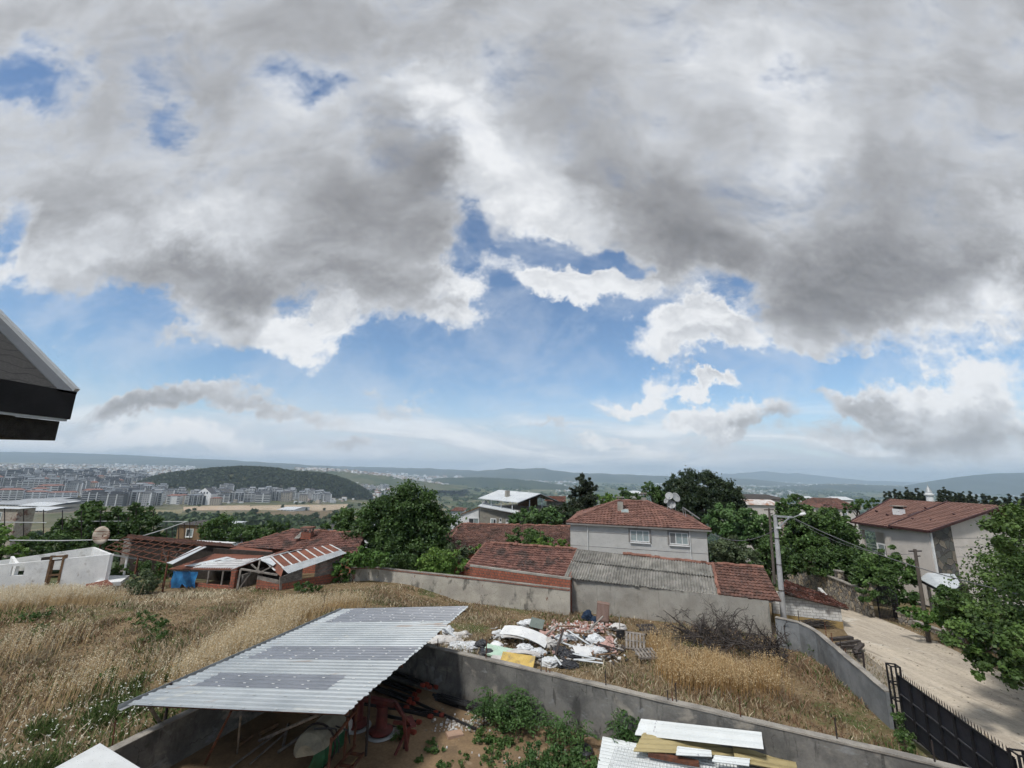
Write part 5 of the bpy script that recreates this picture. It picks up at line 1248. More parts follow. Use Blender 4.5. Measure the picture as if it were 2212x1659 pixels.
# pipe fence frames round the old orchard, round dish
pf = thing('pipe_fence', 'tall fence of thin dark posts and grey pipe rails round the left trees', 'fence', (-35, 47, -1))
def pt(u, v, Y): return Py(u, v, Y)
for (u, v0, v1, Y) in ((10, 1098, 1150, 44), (51, 1100, 1160, 46), (94, 1101, 1150, 47), (135, 1102, 1160, 48), (176, 1103, 1160, 48), (217, 1104, 1160, 49), (256, 1104, 1165, 50), (294, 1102, 1150, 51), (332, 1102, 1150, 52), (386, 1135, 1160, 52), (410, 1122, 1160, 53), (345, 1150, 1163, 51), (360, 1143, 1163, 51.5), (372, 1138, 1163, 52), (398, 1130, 1163, 52.5)):
    a, b = Py(u, v0, Y), Py(u, v1 + 25, Y); mb = MB(); mb.tube([b, a], .045, 5, M['darkiron']); mb.build('post', pf)
for pts in ([(0, 1128, 44), (100, 1129, 46)], [(170, 1126, 48), (300, 1126, 51), (405, 1127, 54)], [(405, 1126, 54), (360, 1142, 51), (300, 1160, 48), (262, 1167, 46)], [(20, 1167, 42), (130, 1168, 44), (215, 1166, 45.5), (262, 1167, 46)]):
    mb = MB(); mb.tube([Py(*p) for p in pts], .05, 6, M['pvc']); mb.build('rail', pf)
rd = thing('round_dish', 'round rust streaked dish on a leaning pole above the white ruin', 'satellite dish', Py(212, 1182, 43.2) * V(1, 1, 0))
p = Py(220, 1156, 43); mb = MB(); r_ = .84
mb.lathe((0, 0, 0), [(.02, .16), (r_ * .6, .06), (r_, -.06), (r_, -.09), (r_ * .6, .03), (.02, .13)], 22, mat('rust streaked white', (.50, .43, .36), (.42, .36, .30), scale=2, stretch=(.4, .4, 3), stains=((A3(.16, .075, .045), .50, .56, (.3, .3, 3.2), .9),)), axis='Y')
mb.v = [(p[0] + x, p[1] + y, p[2] + z * 1.0) for x, y, z in mb.v]; mb.build('reflector', rd, smooth=True)
mb = MB(); q = Py(211, 1190, 43.4); mb.tube([(q[0], q[1], -.5), (p[0], p[1] + .12, p[2])], .05, 6, M['rust']); mb.build('pole', rd)

# ------------------------------------------------------------------ right side: white block building, stone wall, house
wb = thing('block_building', 'low whitewashed block building with an ochre base and a slumped tile roof beside the road', 'building', (22, 34, -1))
a, b = Py(1690, 1262, 33.8), Py(1821, 1313, 32.6); base0, base1 = Pz(1698, 1345, -.75)[:2], Pz(1815, 1352, -.75)[:2]
q0, q1 = V(19.9, 33.9), V(24.0, 33.1)
def on_y(u, v, P, Q):
    d = V(*ray(u, v)); e = (Q - P) / np.linalg.norm(Q - P); n = V(-e[1], e[0]); t = np.dot(P, n) / np.dot(d[:2], n); return d * t + V(0, 0, H)
t0_, t1_ = on_y(1700, 1278, q0, q1), on_y(1816, 1313, q0, q1); q1 = t1_[:2]
m0_, m1_ = on_y(1712, 1328, q0, q1), on_y(1815, 1343, q0, q1)
mb = MB(); mb.wall(q0, q1, m0_[2] + .003, t0_[2], -.25, M['whitebrick'], z1b=t1_[2], z0b=m1_[2] + .003); back_ = V(2.6, 5.5)
mb.wall(q1 + V(-.02, .27), q1 + back_, -1.8, t1_[2], -.25, M['whitebrick'], z1b=t1_[2]); mb.build('wall', wb)
mb = MB(); mb.wall(q0, q1 + V(.03, -.0), -1.9, m0_[2], -.28, mat('ochre base', (.36, .26, .11), (.28, .20, .09), scale=2, fine=.15), z1b=m1_[2]); mb.build('base_band', wb)
E0, E1 = t0_ + V(-.8, -.3, .06), t1_ + V(.35, -.3, .03); U0, U1 = Py(1697, 1252, 37.5), Py(1780, 1280, 37.5)
mb = MB(); tile_rows(mb, E0, E1, U1, U0, mat('slumped dark tiles', (.15, .062, .046), (.095, .052, .042), scale=1.6, tint=.2, stains=((A3(.05, .04, .034), .5, .64, (.8, .8, .8), .7),)), wob=.05, seed=81, droop=.12); mb.build('roof', wb)
mb = MB(); mb.beam(E0 + V(0, .1, -.1), E1 + V(0, .1, -.1), .09, .08, M['darkiron']); mb.build('eave_timber', wb)

swl = thing('stone_wall', 'rubble stone garden wall with concrete coping along the far side of the road', 'wall', (30.5, 40, -1))
SB = [Pz(1690, 1240, -1.1), Pz(1735, 1262, -1.1), Pz(1890, 1333, -1.0)]
ST = Pz(1890, 1333, -1.0); topz = Py(1893, 1280, ST[1])[2]
S = [V(31.6, 52), V(31.2, 46), V(*ST[:2])]
mb = MB()
for P_, Q_ in zip(S, S[1:]): mb.wall(P_, Q_, -1.8, topz, .35, M['fieldstone'])
mb.build('wall_body', swl)
mb = MB()
for P_, Q_ in zip(S, S[1:]): mb.wall(P_ + V(-.04, 0), Q_ + V(-.04, 0), topz + .002, topz + .08, .43, M['coping'])
mb.build('coping', swl)
mb = MB(); e = (S[2] - S[1]) / np.linalg.norm(S[2] - S[1])
for o2 in (-4.5, -.05):
    p = S[2] + e * o2 + V(.16, 0); mb.box((p[0], p[1], topz + .0), (.5, .5, 1.3), atan2(e[1], e[0]), M['fieldstone']); mb.box((p[0], p[1], topz + .69), (.6, .6, .08), atan2(e[1], e[0]), M['coping'])
mb.build('pier', swl)
mb = MB()
for k in range(2): mb.beam((*(S[1] + V(.15, 0)), topz + .25 + k * .3), (*(S[2] + V(.15, 0)), topz + .25 + k * .3), .03, .03, M['darkiron'])
for t in np.linspace(0.02, .98, 40): p = lerp((*S[1], 0), (*S[2], 0), t); mb.beam((p[0] + .15, p[1], topz + .08), (p[0] + .15, p[1], topz + .6), .015, .015, M['darkiron'])
mb.build('railing', swl)
pw = thing('stone_wall', 'low rubble stone wall with a capped pier to the right of the garden gate', 'wall', (30, 33, -1))
PP = Pz(1952, 1352, -1.0); pz1 = Py(1958, 1325, PP[1])[2]
w2 = [PP[:2] + V(.35, -.3), V(30.6, 26.0), V(29.5, 14)]
zt2 = Py(1990, 1338, PP[1])[2]
mb = MB()
for P_, Q_ in zip(w2, w2[1:]): mb.wall(P_, Q_, -1.6, zt2, -.35, M['fieldstone'])
mb.build('wall_body', pw)
mb = MB()
for P_, Q_ in zip(w2, w2[1:]): mb.wall(P_ + V(-.04, 0), Q_ + V(-.04, 0), zt2 + .002, zt2 + .07, -.4, M['coping'])
mb.build('coping', pw)
mb = MB(); mb.box((PP[0] + .3, PP[1] - .1, (pz1 - 1.6) / 2), (.85, .7, pz1 + 1.6), .1, M['fieldstone']); mb.box((PP[0] + .3, PP[1] - .1, pz1 + .05), (1.0, .85, .1), .1, M['coping']); mb.build('pier', pw)
gg = thing('garden_gate', 'black wrought iron garden gate with an arched top between stone piers', 'gate', ((ST[0] + PP[0]) / 2, (ST[1] + PP[1]) / 2, -1))
ga, gb = V(ST[0] + .15, ST[1] - .3), V(PP[0] + .05, PP[1] + .3); nb = 14
mb = MB()
for k in range(nb + 1):
    t = k / nb; p = ga + (gb - ga) * t; zt_ = topz + .35 + .35 * sin(pi * t); mb.tube([(*p, -1.05), (*p, zt_)], .018 if 0 < k < nb else .05, 5, M['blackpaint'])
for z_ in (-.85, .0): mb.beam((*ga, z_), (*gb, z_), .03, .03, M['blackpaint'])
mb.tube([(*(ga + (gb - ga) * t), topz + .35 + .35 * sin(pi * t)) for t in np.linspace(0, 1, 9)], .025, 5, M['blackpaint']); mb.build('leaf', gg)

h2 = thing('villa', 'cream villa with a broad terracotta tile roof, dark stone corner and balcony', 'house', (44, 46, -1))
Ea, Eb = Py(1838, 1127, 50.3), Py(2012, 1151, 41.4); Ra, Rb = Py(1924, 1079, 52.6), Py(2170, 1096, 42.3)
jn = Py(1935, 1146, 45.6); jr = Py(2078, 1089, 46.5)
# two roof planes: the nearer one stands slightly proud
hd2 = (Eb - Ea); ed = hd2 / np.linalg.norm(hd2)
tj = .56
Ej, Rj = lerp(Ea, Eb, tj), lerp(Ra, Rb, tj)
mb = MB(); tile_rows(mb, Ea, Ej, Rj, Ra, M['tile_new'], tw=.36, rh=.40, amp=.03, seed=91, wob=.003); tile_rows(mb, Ej + V(-.25, 0, .16), Eb + V(-.25, 0, .16), Rb + V(0, 0, .16), Rj + V(0, 0, .16), M['tile_new'], tw=.36, rh=.40, amp=.03, seed=92, wob=.003)
bw = V(5.5, .5, -1.9); mb.face([Ra, Rb, Rb + bw, Ra + bw], M['tile_new']); mb.build('roof', h2)
M['maroon'] = mat('maroon trim', (.060, .026, .026), (.045, .02, .02), scale=3, rough=.5)
mb = MB()
for a, b, up in ((Ej + V(-.27, .02, .16), Rj + V(0, .02, .2), .0), (Eb + V(-.25, -.06, .12), Rb + V(0, -.06, .14), 0), (Ra + V(0, .08, 0), Ea + V(0, .08, 0), 0), (Ra, Rb, .08)): mb.beam(a, b, .16, .20, M['maroon'] if up == 0 else M['tile_new'])
mb.beam(Ea + V(-.05, 0, -.06), Ej + V(-.05, 0, -.06), .14, .16, M['maroon']); mb.beam(Ej + V(-.3, 0, .08), Eb + V(-.3, 0, .08), .14, .16, M['maroon']); mb.build('roof_trim', h2)
A0, B0 = Ea + V(.8, -.3, 0), Eb + V(.35, .45, 0); wv_ = (B0 - A0)[:2]; wL = np.linalg.norm(wv_); wv_ /= wL; wo_ = V(-wv_[1], wv_[0]) * (-1 if -wv_[1] > 0 else 1); wo3 = V(wo_[0], wo_[1], 0)
gv = V(1, .13); gv /= np.linalg.norm(gv); gW = 11.5
mb = MB(); ins = 3.6      # recessed balcony at the far end
bA = A0[:2] + wv_ * 3.4
mb.wall(bA, B0[:2], -1.8, Ea[2] - .12, .25, M['creamwall'], z1b=Eb[2] + .0)
mb.wall(A0[:2] + V(1.8, 0), bA + V(1.8, 0), -1.8, Ea[2] - .1, .25, M['creamwall']); mb.wall(bA + V(1.8, 0), bA + V(.26, 0), -1.8, Ea[2] - .1, .25, M['creamwall'])
mb.wall(A0[:2], bA, -1.8, 1.9, .25, M['creamwall']); mb.wall(A0[:2] + wv_ * .0, bA, Ea[2] - .75, Ea[2] - .13, .25, M['creamwall'])
# gable end wall
gb0, gb1 = B0[:2] + gv * .0, B0[:2] + gv * gW; zg_ = np.linalg.norm(0)
pk = B0[:2] + gv * 6.2; zpk = Rb[2] - .45
for P_, Q_, za, zb2 in ((gb0, pk, Eb[2] + .02, zpk), (pk, gb1, zpk, Eb[2] + .1)): mb.wall(P_, Q_, -1.8, za, -.25, M['creamwall'], z1b=zb2)
mb.build('wall', h2)
mb = MB(); mb.wall(B0[:2] - wv_ * 1.9 + wo_ * .07, B0[:2] + wo_ * .07, -1.8, Eb[2] - .15, .07, M['cladstone']); s2 = gb0 + gv * 2.3
n2_ = V(gv[1], -gv[0]) * .07
mb.wall(gb0 + n2_ - gv * .07, s2 + n2_, -1.8, Eb[2] - .05, -.07, M['cladstone'], z1b=Eb[2] + .75); mb.build('stone_cladding', h2)
mb = MB(); mb.beam((*(B0[:2] + wo_ * .13 + n2_ * 1.6), -1), (*(B0[:2] + wo_ * .13 + n2_ * 1.6), Eb[2] - .05), .14, .14, M['white']); mb.build('downpipe', h2)
mb = MB()
for z_ in (1.0, 1.9, 2.8, 3.7, 4.5): mb.beam((*(bA + wo_ * .004), z_), (*(B0[:2] - wv_ * 1.92 + wo_ * .004), z_), .02, .03, M['trimgrey']); mb.beam((*(s2 + n2_ * .06), z_), (*(gb1 + n2_ * .06), z_), .02, .03, M['trimgrey'])
mb.build('cladding_joint', h2)
def on_villa(u):
    d = V(*ray(u, 1180)); n = V(-wv_[1], wv_[0]); t = np.dot(A0[:2], n) / np.dot(d[:2], n); return np.dot(d[:2] * t - A0[:2], wv_)
for t, w_, h_, z_ in ((on_villa(1897), on_villa(1926) - on_villa(1897), 2.3, Py(1910, 1232, 46)[2]), (on_villa(1944), .6, .7, 2.6)):
    p = A0[:2] + wv_ * t; window(h2, V(p[0], p[1], z_), V(wv_[0], wv_[1], 0), V(0, 0, 1), w_, h_, wo3, 2, trim=M['white'], tw=.12, gl=[M['glass'], M['glassdark']])
p = A0[:2] + wv_ * 1.0 + V(1.78, 0); window(h2, V(p[0], p[1], 2.0), V(wv_[0], wv_[1], 0), V(0, 0, 1), 1.6, 2.1, V(-1, 0, 0), 2, trim=M['trimgrey'], tw=.1, gl=[M['glassdark'], M['glassdark']])
mb = MB()
for z_ in (2.2, 2.5, 2.8): mb.beam((*(A0[:2] + wo_ * .02), z_), (*(bA + wo_ * .02), z_), .04, .04, M['zinc'])
mb.build('balcony_rail', h2)
mb = MB(); mb.beam((*(A0[:2] + wv_ * .15), 1.9), (*(A0[:2] + wv_ * .15), Ea[2] - .14), .3, .3, M['creamwall']); mb.beam((*(bA - wv_ * .15), 1.9), (*(bA - wv_ * .15), Ea[2] - .14), .3, .3, M['creamwall']); mb.build('balcony_column', h2)
def r2(s_, t_, up=0): return lerp(lerp(Ea, Eb, s_), lerp(Ra, Rb, s_), t_) + V(0, 0, up)
p = r2(.36, .45); mb = MB(); mb.box(p + V(0, 0, .2), (.75, .75, .8), .15, M['whitewash']); mb.box(p + V(0, 0, .73), (.6, .6, .26), .15, M['shadow'])
mb.box(p + V(0, 0, .9), (1.0, 1.0, .08), .15, M['coping']); mb.box(p + V(-.1, 0, -.1), (1.2, 1.1, .12), .15, M['maroon'], 0, -.3); mb.build('chimney', h2)
p = r2(.50, .50, .10); mb = MB(); c = [r2(.46, .42, .12), r2(.50, .42, .12), r2(.53, .60, .12), r2(.49, .60, .12)]; mb.slab(c, .1, M['maroon']); mb.build('roof_hatch', h2)
for (s_, t_) in ((.1, .45), (.28, .36), (.30, .70), (.5, .72), (.62, .28), (.80, .30), (.86, .55)):
    p = r2(s_, t_, .16 if s_ > tj else .05); mb = MB(); mb.tube([p, p + V(-.2, 0, .16)], [.14, .07], 7, M['maroon']); mb.build('roof_vent', h2)
cn = thing('canopy', 'white sheet roofed garden canopy with a black eave in front of the villa', 'canopy', (33, 33, -1))
ap = Py(2003, 1237, 37); ca, cb = Py(1985, 1250, 37), Py(2052, 1284, 31.0); cc, cd = Py(2075, 1262, 32.5), Py(2062, 1240, 38)
mb = MB(); mb.slab([ca, cb, ap], .06, M['metal_white']); mb.slab([cb, cc, ap], .06, M['metal_white']); mb.slab([cc, cd, ap], .06, M['metal_white']); mb.build('sheet_roof', cn)
mb = MB(); mb.beam(ca + V(0, 0, -.12), cb + V(0, 0, -.12), .1, .18, M['blackpaint']); mb.beam(cb + V(0, 0, -.12), cc + V(0, 0, -.12), .1, .18, M['blackpaint']); mb.build('eave_board', cn)
for p in (ca + V(.3, -.4, 0), lerp(ca, cb, .55) + V(.25, .1, 0), cb + V(.1, .4, 0), cc + V(-.2, .3, 0), cd): mb = MB(); mb.beam((p[0], p[1], -1.3), (p[0], p[1], p[2] - .2), .16, .16, M['creamwall']); mb.build('post', cn)
mb = MB(); mb.wall(ca[:2] + V(3.2, 1.5), cc[:2] + V(1.8, 1.5), -1.3, cc[2] - .4, -.2, M['shadow']); mb.build('back_wall', cn)

# ------------------------------------------------------------------ poles and cables
sl = thing('street_lamp', 'tapered concrete street pole carrying a lamp arm at the corner of the grey wall', 'street lamp', (19.9, 32.2, -.6))
pb, ptp = Py(1692, 1332, 32.2), Py(1674, 1112, 32.2)
mb = MB(); mb.tube([(pb[0], pb[1], -1), lerp(pb, ptp, .5), ptp], [.205, .16, .12], 12, M['pole']); mb.build('pole', sl, smooth=False)
mb = MB(); ar = Py(1712, 1118, 31.9); lm = Py(1728, 1112, 31.8); mb.beam(ptp + V(0, 0, -.12), ar, .06, .08, M['zinc']); mb.beam(ptp + V(.05, -.02, -.06), ar + V(0, .0, .08), .04, .05, M['zinc']); mb.beam(Py(1680, 1141, 32), Py(1706, 1117, 31.9), .06, .07, M['zinc']); mb.beam(ar, lm, .05, .05, M['zinc']); mb.build('arm', sl)
mb = MB(); l1 = Py(1741, 1109, 31.7); mb.tube([lm - (l1 - lm) * .1, lerp(lm, l1, .3), lerp(lm, l1, .8), l1], [.06, .12, .11, .03], 8, M['white']); mb.build('lamp_head', sl, smooth=True)
mb = MB()
for t in (.24, .50, .75): p = lerp(ptp, pb, t); mb.lathe((p[0], p[1], p[2]), [(.135 + .075 * t, -.03), (.135 + .075 * t, .03)], 10, M['darkiron'])
p = Py(1682, 1140, 32.0); mb.box(p, (.3, .12, .12), 0, M['white']); mb.build('bracket', sl)
M['polewood'] = mat('old pole timber', (.13, .11, .095), (.085, .072, .062), scale=5, stretch=(1, 1, .2), fine=.15)
def wpole(name, label, u0, v0, u1, v1, Y, r_, arm=True):
    t = thing(name, label, 'utility pole', Py(u1, v1, Y)); a, b = Py(u0, v0, Y), Py(u1, v1, Y); mb = MB(); mb.tube([(b[0], b[1], b[2] - .6), b, a], [r_ * 1.2, r_ * 1.1, r_ * .8], 8, M['polewood']); mb.build('pole', t)
    if arm: mb = MB(); mb.beam(a + V(-.45, 0, -.15), a + V(.45, 0, -.12), .06, .08, M['darkiron']); mb.beam(a + V(-.1, 0, -.5), a + V(.3, 0, -.45), .05, .06, M['darkiron']); mb.build('crossarm', t)
    return a
wp1 = wpole('utility_pole', 'weathered wooden utility pole behind the tile roofs next to the street lamp', 1661, 1098, 1672, 1245, 40, .115)
wp2 = wpole('utility_pole', 'wooden utility pole standing against the stone wall in front of the villa', 1976, 1186, 2004, 1370, 30.6, .115)
def cable(label, a, b, sag, r_=.022, mid_=None):
    mb = MB(); pts = [lerp(a, b, t) - V(0, 0, sag * 4 * t * (1 - t)) for t in np.linspace(0, 1, 15)]; mb.tube(pts, r_, 5, M['cable']); tag(mb.build('cable', base=a), label, 'cable', 'overhead cables')
cable('slack cable sagging from the grey house roof to the street lamp pole', hp(hw + .2, -.1, 5.15), Py(1678, 1142, 32.2), .75, .025)
cable('long cable running from the street lamp down past the villa', Py(1716, 1120, 31.9), Py(2300, 1305, 19), .55, .026)
cable('thin cable from the lamp arm to the wooden pole by the stone wall', Py(1714, 1121, 31.9), wp2 + V(0, 0, -.3), .8, .014)
cable('thin cable between the wooden pole behind the roofs and the lamp pole', wp1 + V(0, 0, -.2), Py(1676, 1120, 32.2), .2, .014)
# ------------------------------------------------------------------ trees and shrubs
def px_ells(lst, Y, dep=.9):
    """ellipsoids from (u, v, ru, rv[, dY]) sight-line discs at distance Y"""
    out = []
    for e in lst:
        y = Y + (e[4] if len(e) > 4 else 0); p = Py(e[0], e[1], y); q = Py(e[0] + e[2], e[1], y); r_ = Py(e[0], e[1] - e[3], y)
        rx = abs(q[0] - p[0]); rz = abs(r_[2] - p[2]); out.append((p[0], p[1], p[2], rx, max(rx, rz) * dep if dep else rx, rz))
    return out
def ptree(name, label, cat, discs, Y, n, leaf, lm, tm='bark', dep=.85, **k):
    E = px_ells(discs, Y, dep); lx = sum(e[0] for e in E) / len(E); b = (lx, Y, hz(lx, Y) - .05)
    top = (E[0][0], E[0][1], E[0][2])
    return tree(name, label, cat, b, E, n, leaf, M[lm], M[tm] if tm else None, trunk_top=top, **k)
ptree('walnut_tree', 'big dark green walnut tree in the middle behind the long wall', 'tree', [(872, 1112, 66, 56), (905, 1085, 40, 38), (830, 1150, 66, 58), (925, 1145, 56, 60), (790, 1185, 46, 46), (880, 1190, 80, 52), (945, 1195, 30, 40), (845, 1098, 34, 36)], 47, 34000, .20, 'leaf_dark', r0=.35, nclump=260, clump=.26, ragged=.14)
ptree('shrub', 'dark loose shrub at the foot of the walnut tree', 'shrub', [(858, 1200, 40, 36), (830, 1210, 36, 30), (890, 1222, 34, 22), (850, 1172, 14, 22)], 42, 5200, .13, 'leaf_dark', None, nclump=60)
ptree('shrub', 'bright yellow green bush over the long wall, left of the brick shed', 'shrub', [(948, 1215, 40, 32), (975, 1226, 34, 22), (925, 1228, 26, 20), (930, 1198, 16, 14)], 39.6, 7000, .12, 'leaf_bright', None, nclump=80)
ptree('shrub', 'grey green olive like shrub behind the bright bush', 'shrub', [(985, 1192, 28, 22), (1008, 1200, 26, 20)], 43, 2600, .12, 'leaf_grey', None, nclump=40)
ptree('vine', 'vine spilling over the left end of the long wall beside the barn', 'vine', [(752, 1216, 30, 22), (735, 1238, 20, 26), (788, 1206, 34, 20), (722, 1252, 12, 18), (815, 1208, 28, 16)], 39, 6500, .14, 'leaf_ivy', None, nclump=80, flat=.3)
ptree('shrub', 'small weedy bush at the foot of the barn wall', 'shrub', [(655, 1268, 22, 10), (683, 1270, 14, 6)], 35.5, 1300, .11, 'leaf_mid', None, nclump=26)
ptree('tree', 'pale green tree just left of the walnut crown', 'tree', [(745, 1125, 30, 24), (775, 1120, 34, 26), (722, 1140, 26, 16), (760, 1145, 40, 16)], 62, 7000, .22, 'leaf_mid', nclump=90)
ptree('tree', 'broad leafy tree behind the pipe fence on the left', 'tree', [(205, 1112, 40, 26), (190, 1140, 60, 36), (150, 1155, 44, 30), (225, 1168, 60, 28)], 50, 12000, .19, 'leaf_mid', nclump=130)
ptree('tree', 'dark leafy tree behind the right half of the pipe fence', 'tree', [(278, 1118, 44, 26), (262, 1148, 50, 34), (320, 1140, 30, 30), (300, 1172, 46, 22)], 51, 10000, .19, 'leaf_dark', nclump=120)
ptree('shrub', 'dark hedge bush under the fence, left of the round dish', 'shrub', [(110, 1178, 50, 22), (170, 1184, 50, 20), (60, 1176, 30, 20)], 46, 5200, .16, 'leaf_dark', None, nclump=60)
ptree('tree', 'bright green tree cut by the left edge above the ruin', 'tree', [(8, 1178, 40, 26), (-40, 1170, 50, 40), (34, 1195, 26, 14)], 43, 5600, .16, 'leaf_bright', nclump=60)
ptree('shrub', 'dark grey green bush in the grass between the ruin and the blue tarp', 'shrub', [(308, 1260, 26, 24), (290, 1268, 18, 16), (326, 1264, 18, 18)], 34.5, 4800, .085, 'leaf_grey', None, nclump=60)
ptree('shrub', 'tall weeds growing under the rusty frame', 'shrub', [(335, 1230, 26, 22), (300, 1228, 22, 16), (360, 1240, 16, 18)], 38.5, 3400, .10, 'leaf_mid', None, nclump=50)
ptree('shrub', 'weeds behind the ruin post', 'shrub', [(262, 1235, 20, 16)], 40, 1000, .10, 'leaf_mid', None, nclump=20)
ptree('tree', 'rounded mid green tree behind the old tile strip', 'tree', [(474, 1140, 30, 28), (452, 1152, 24, 18), (496, 1150, 26, 20)], 72, 6000, .22, 'leaf_mid', nclump=80)
ptree('tree', 'lower green tree left of the farmhouse ridge', 'tree', [(534, 1152, 34, 20), (560, 1158, 26, 16), (512, 1160, 24, 14)], 66, 5000, .2, 'leaf_mid', nclump=70)
ptree('tree', 'small tree peeping over the farmhouse roof between its chimneys', 'tree', [(590, 1140, 22, 14), (612, 1138, 16, 10)], 75, 2400, .2, 'leaf_dark', nclump=40)
ptree('shrub', 'leafy bush growing against the long tile roof', 'shrub', [(1135, 1162, 40, 20), (1110, 1172, 22, 14), (1160, 1168, 28, 18)], 45.5, 5200, .13, 'leaf_mid', None, nclump=70)
ptree('shrub', 'brighter bush between the long tile roof and the brick shed', 'shrub', [(1185, 1174, 28, 14), (1165, 1178, 26, 10), (1215, 1176, 16, 10)], 43.5, 3000, .13, 'leaf_bright', None, nclump=40)
ptree('shrub', 'young shoots by the left end of the brick shed', 'shrub', [(1042, 1186, 14, 12), (1020, 1200, 16, 12)], 44, 1100, .12, 'leaf_bright', None, nclump=20)
ptree('fig_tree', 'wide fig tree in front of the terrace building', 'tree', [(1150, 1118, 40, 20), (1185, 1116, 34, 18), (1122, 1126, 26, 12)], 57, 6500, .22, 'leaf_fig', nclump=90, flat=.3)
ptree('tree', 'dark bushy tree left of the house roof, under the conifer', 'tree', [(1215, 1112, 34, 26), (1245, 1125, 26, 20)], 60, 4600, .18, 'leaf_pine', nclump=70)
ptree('conifer', 'dark ragged conifer rising left of the house roof', 'tree', [(1258, 1048, 15, 24), (1262, 1070, 26, 24), (1255, 1095, 32, 24), (1248, 1120, 36, 22), (1280, 1052, 12, 10), (1238, 1062, 10, 8)], 66, 13000, .24, 'leaf_conifer', nclump=150, ragged=.16, aspect=.4, shell=.35)
ptree('tree', 'pale green tree between the conifer and the roof chimney', 'tree', [(1302, 1078, 24, 14), (1325, 1080, 26, 12)], 74, 3000, .2, 'leaf_bright', nclump=46)
ptree('tree', 'mid green tree behind the chimney of the grey house', 'tree', [(1358, 1072, 26, 12), (1345, 1060, 10, 12), (1382, 1078, 20, 10)], 78, 3200, .2, 'leaf_mid', nclump=50)
ptree('tree', 'loose leaved tree at the left shoulder of the round pine', 'tree', [(1402, 1058, 14, 16), (1420, 1068, 18, 18)], 72, 2600, .18, 'leaf_mid', nclump=40)
ptree('stone_pine', 'huge round dark stone pine behind the grey house', 'tree', [(1510, 1062, 72, 42), (1458, 1078, 46, 38), (1560, 1078, 42, 38), (1510, 1092, 88, 36), (1588, 1094, 22, 24)], 76, 34000, .30, 'leaf_pine', r0=.4, nclump=420, ragged=.05, aspect=.4, clump=.17, shell=.7)
ptree('fig_tree', 'large leaved tree beside the right gable of the grey house', 'tree', [(1590, 1128, 46, 34), (1560, 1130, 34, 34), (1630, 1135, 34, 30), (1610, 1160, 44, 26)], 52, 13000, .22, 'leaf_fig', nclump=130, flat=.25)
ptree('shrub', 'olive green shrub between the grey house and the brown tiles', 'shrub', [(1570, 1190, 38, 26), (1600, 1200, 38, 20), (1550, 1205, 24, 18), (1580, 1170, 16, 14)], 42, 7500, .15, 'leaf_grey', None, nclump=80)
ptree('tree', 'dark tree behind the street lamp pole', 'tree', [(1655, 1195, 30, 36), (1640, 1225, 24, 20), (1690, 1210, 30, 36)], 44, 7000, .17, 'leaf_dark', nclump=80)
ptree('tree', 'tall green tree with a pointed top right of the street lamp', 'tree', [(1702, 1092, 20, 22), (1722, 1112, 36, 26), (1700, 1140, 42, 40), (1745, 1150, 40, 36), (1740, 1190, 50, 40)], 50, 14000, .19, 'leaf_mid', nclump=150)
ptree('tree', 'full dark green tree in the middle of the garden grove', 'tree', [(1785, 1118, 38, 24), (1800, 1145, 46, 36), (1770, 1180, 46, 40), (1820, 1185, 40, 36)], 47, 13000, .18, 'leaf_mid', nclump=150)
ptree('tree', 'garden tree leaning against the balcony of the villa', 'tree', [(1842, 1196, 30, 24), (1838, 1215, 44, 32), (1870, 1228, 40, 30), (1822, 1150, 16, 18)], 43, 10000, .17, 'leaf_dark', nclump=120)
ptree('tree', 'low spreading garden tree over the stone wall', 'tree', [(1790, 1218, 52, 30), (1740, 1220, 40, 24), (1840, 1232, 44, 28), (1700, 1225, 24, 20)], 43.5, 11000, .15, 'leaf_dark', nclump=130)
ptree('tree', 'mid green garden tree in front of the villa window', 'tree', [(1905, 1225, 40, 32), (1940, 1240, 36, 30), (1890, 1250, 44, 28), (1920, 1200, 18, 20), (1955, 1215, 20, 18)], 37.5, 11000, .15, 'leaf_mid', nclump=120, ragged=.18)
ptree('shrub', 'dark shrub behind the railing and the garden gate', 'shrub', [(1920, 1285, 40, 20), (1885, 1288, 30, 16), (1955, 1290, 26, 18)], 36.5, 4200, .12, 'leaf_dark', None, nclump=60)
ptree('vine', 'vine hanging over the low stone wall right of the gate', 'vine', [(1985, 1326, 36, 12), (2030, 1332, 40, 16), (1990, 1345, 20, 12), (2070, 1345, 40, 26)], 30.3, 5200, .12, 'leaf_ivy', None, nclump=70)
ptree('tree', 'small leafy tree behind the low stone wall, under the canopy', 'tree', [(2060, 1300, 34, 30), (2090, 1330, 40, 40)], 29, 5200, .13, 'leaf_mid', nclump=60)
ptree('tree', 'bush peeping over the left end of the terracotta roof', 'tree', [(1855, 1090, 22, 10), (1880, 1086, 26, 9), (1836, 1098, 18, 10)], 66, 2800, .18, 'leaf_mid', nclump=40)
ptree('tree', 'dark tree standing by the pale shed above the red roofs', 'tree', [(1722, 1074, 14, 10), (1746, 1080, 14, 8)], 130, 1500, .3, 'leaf_dark', nclump=30)
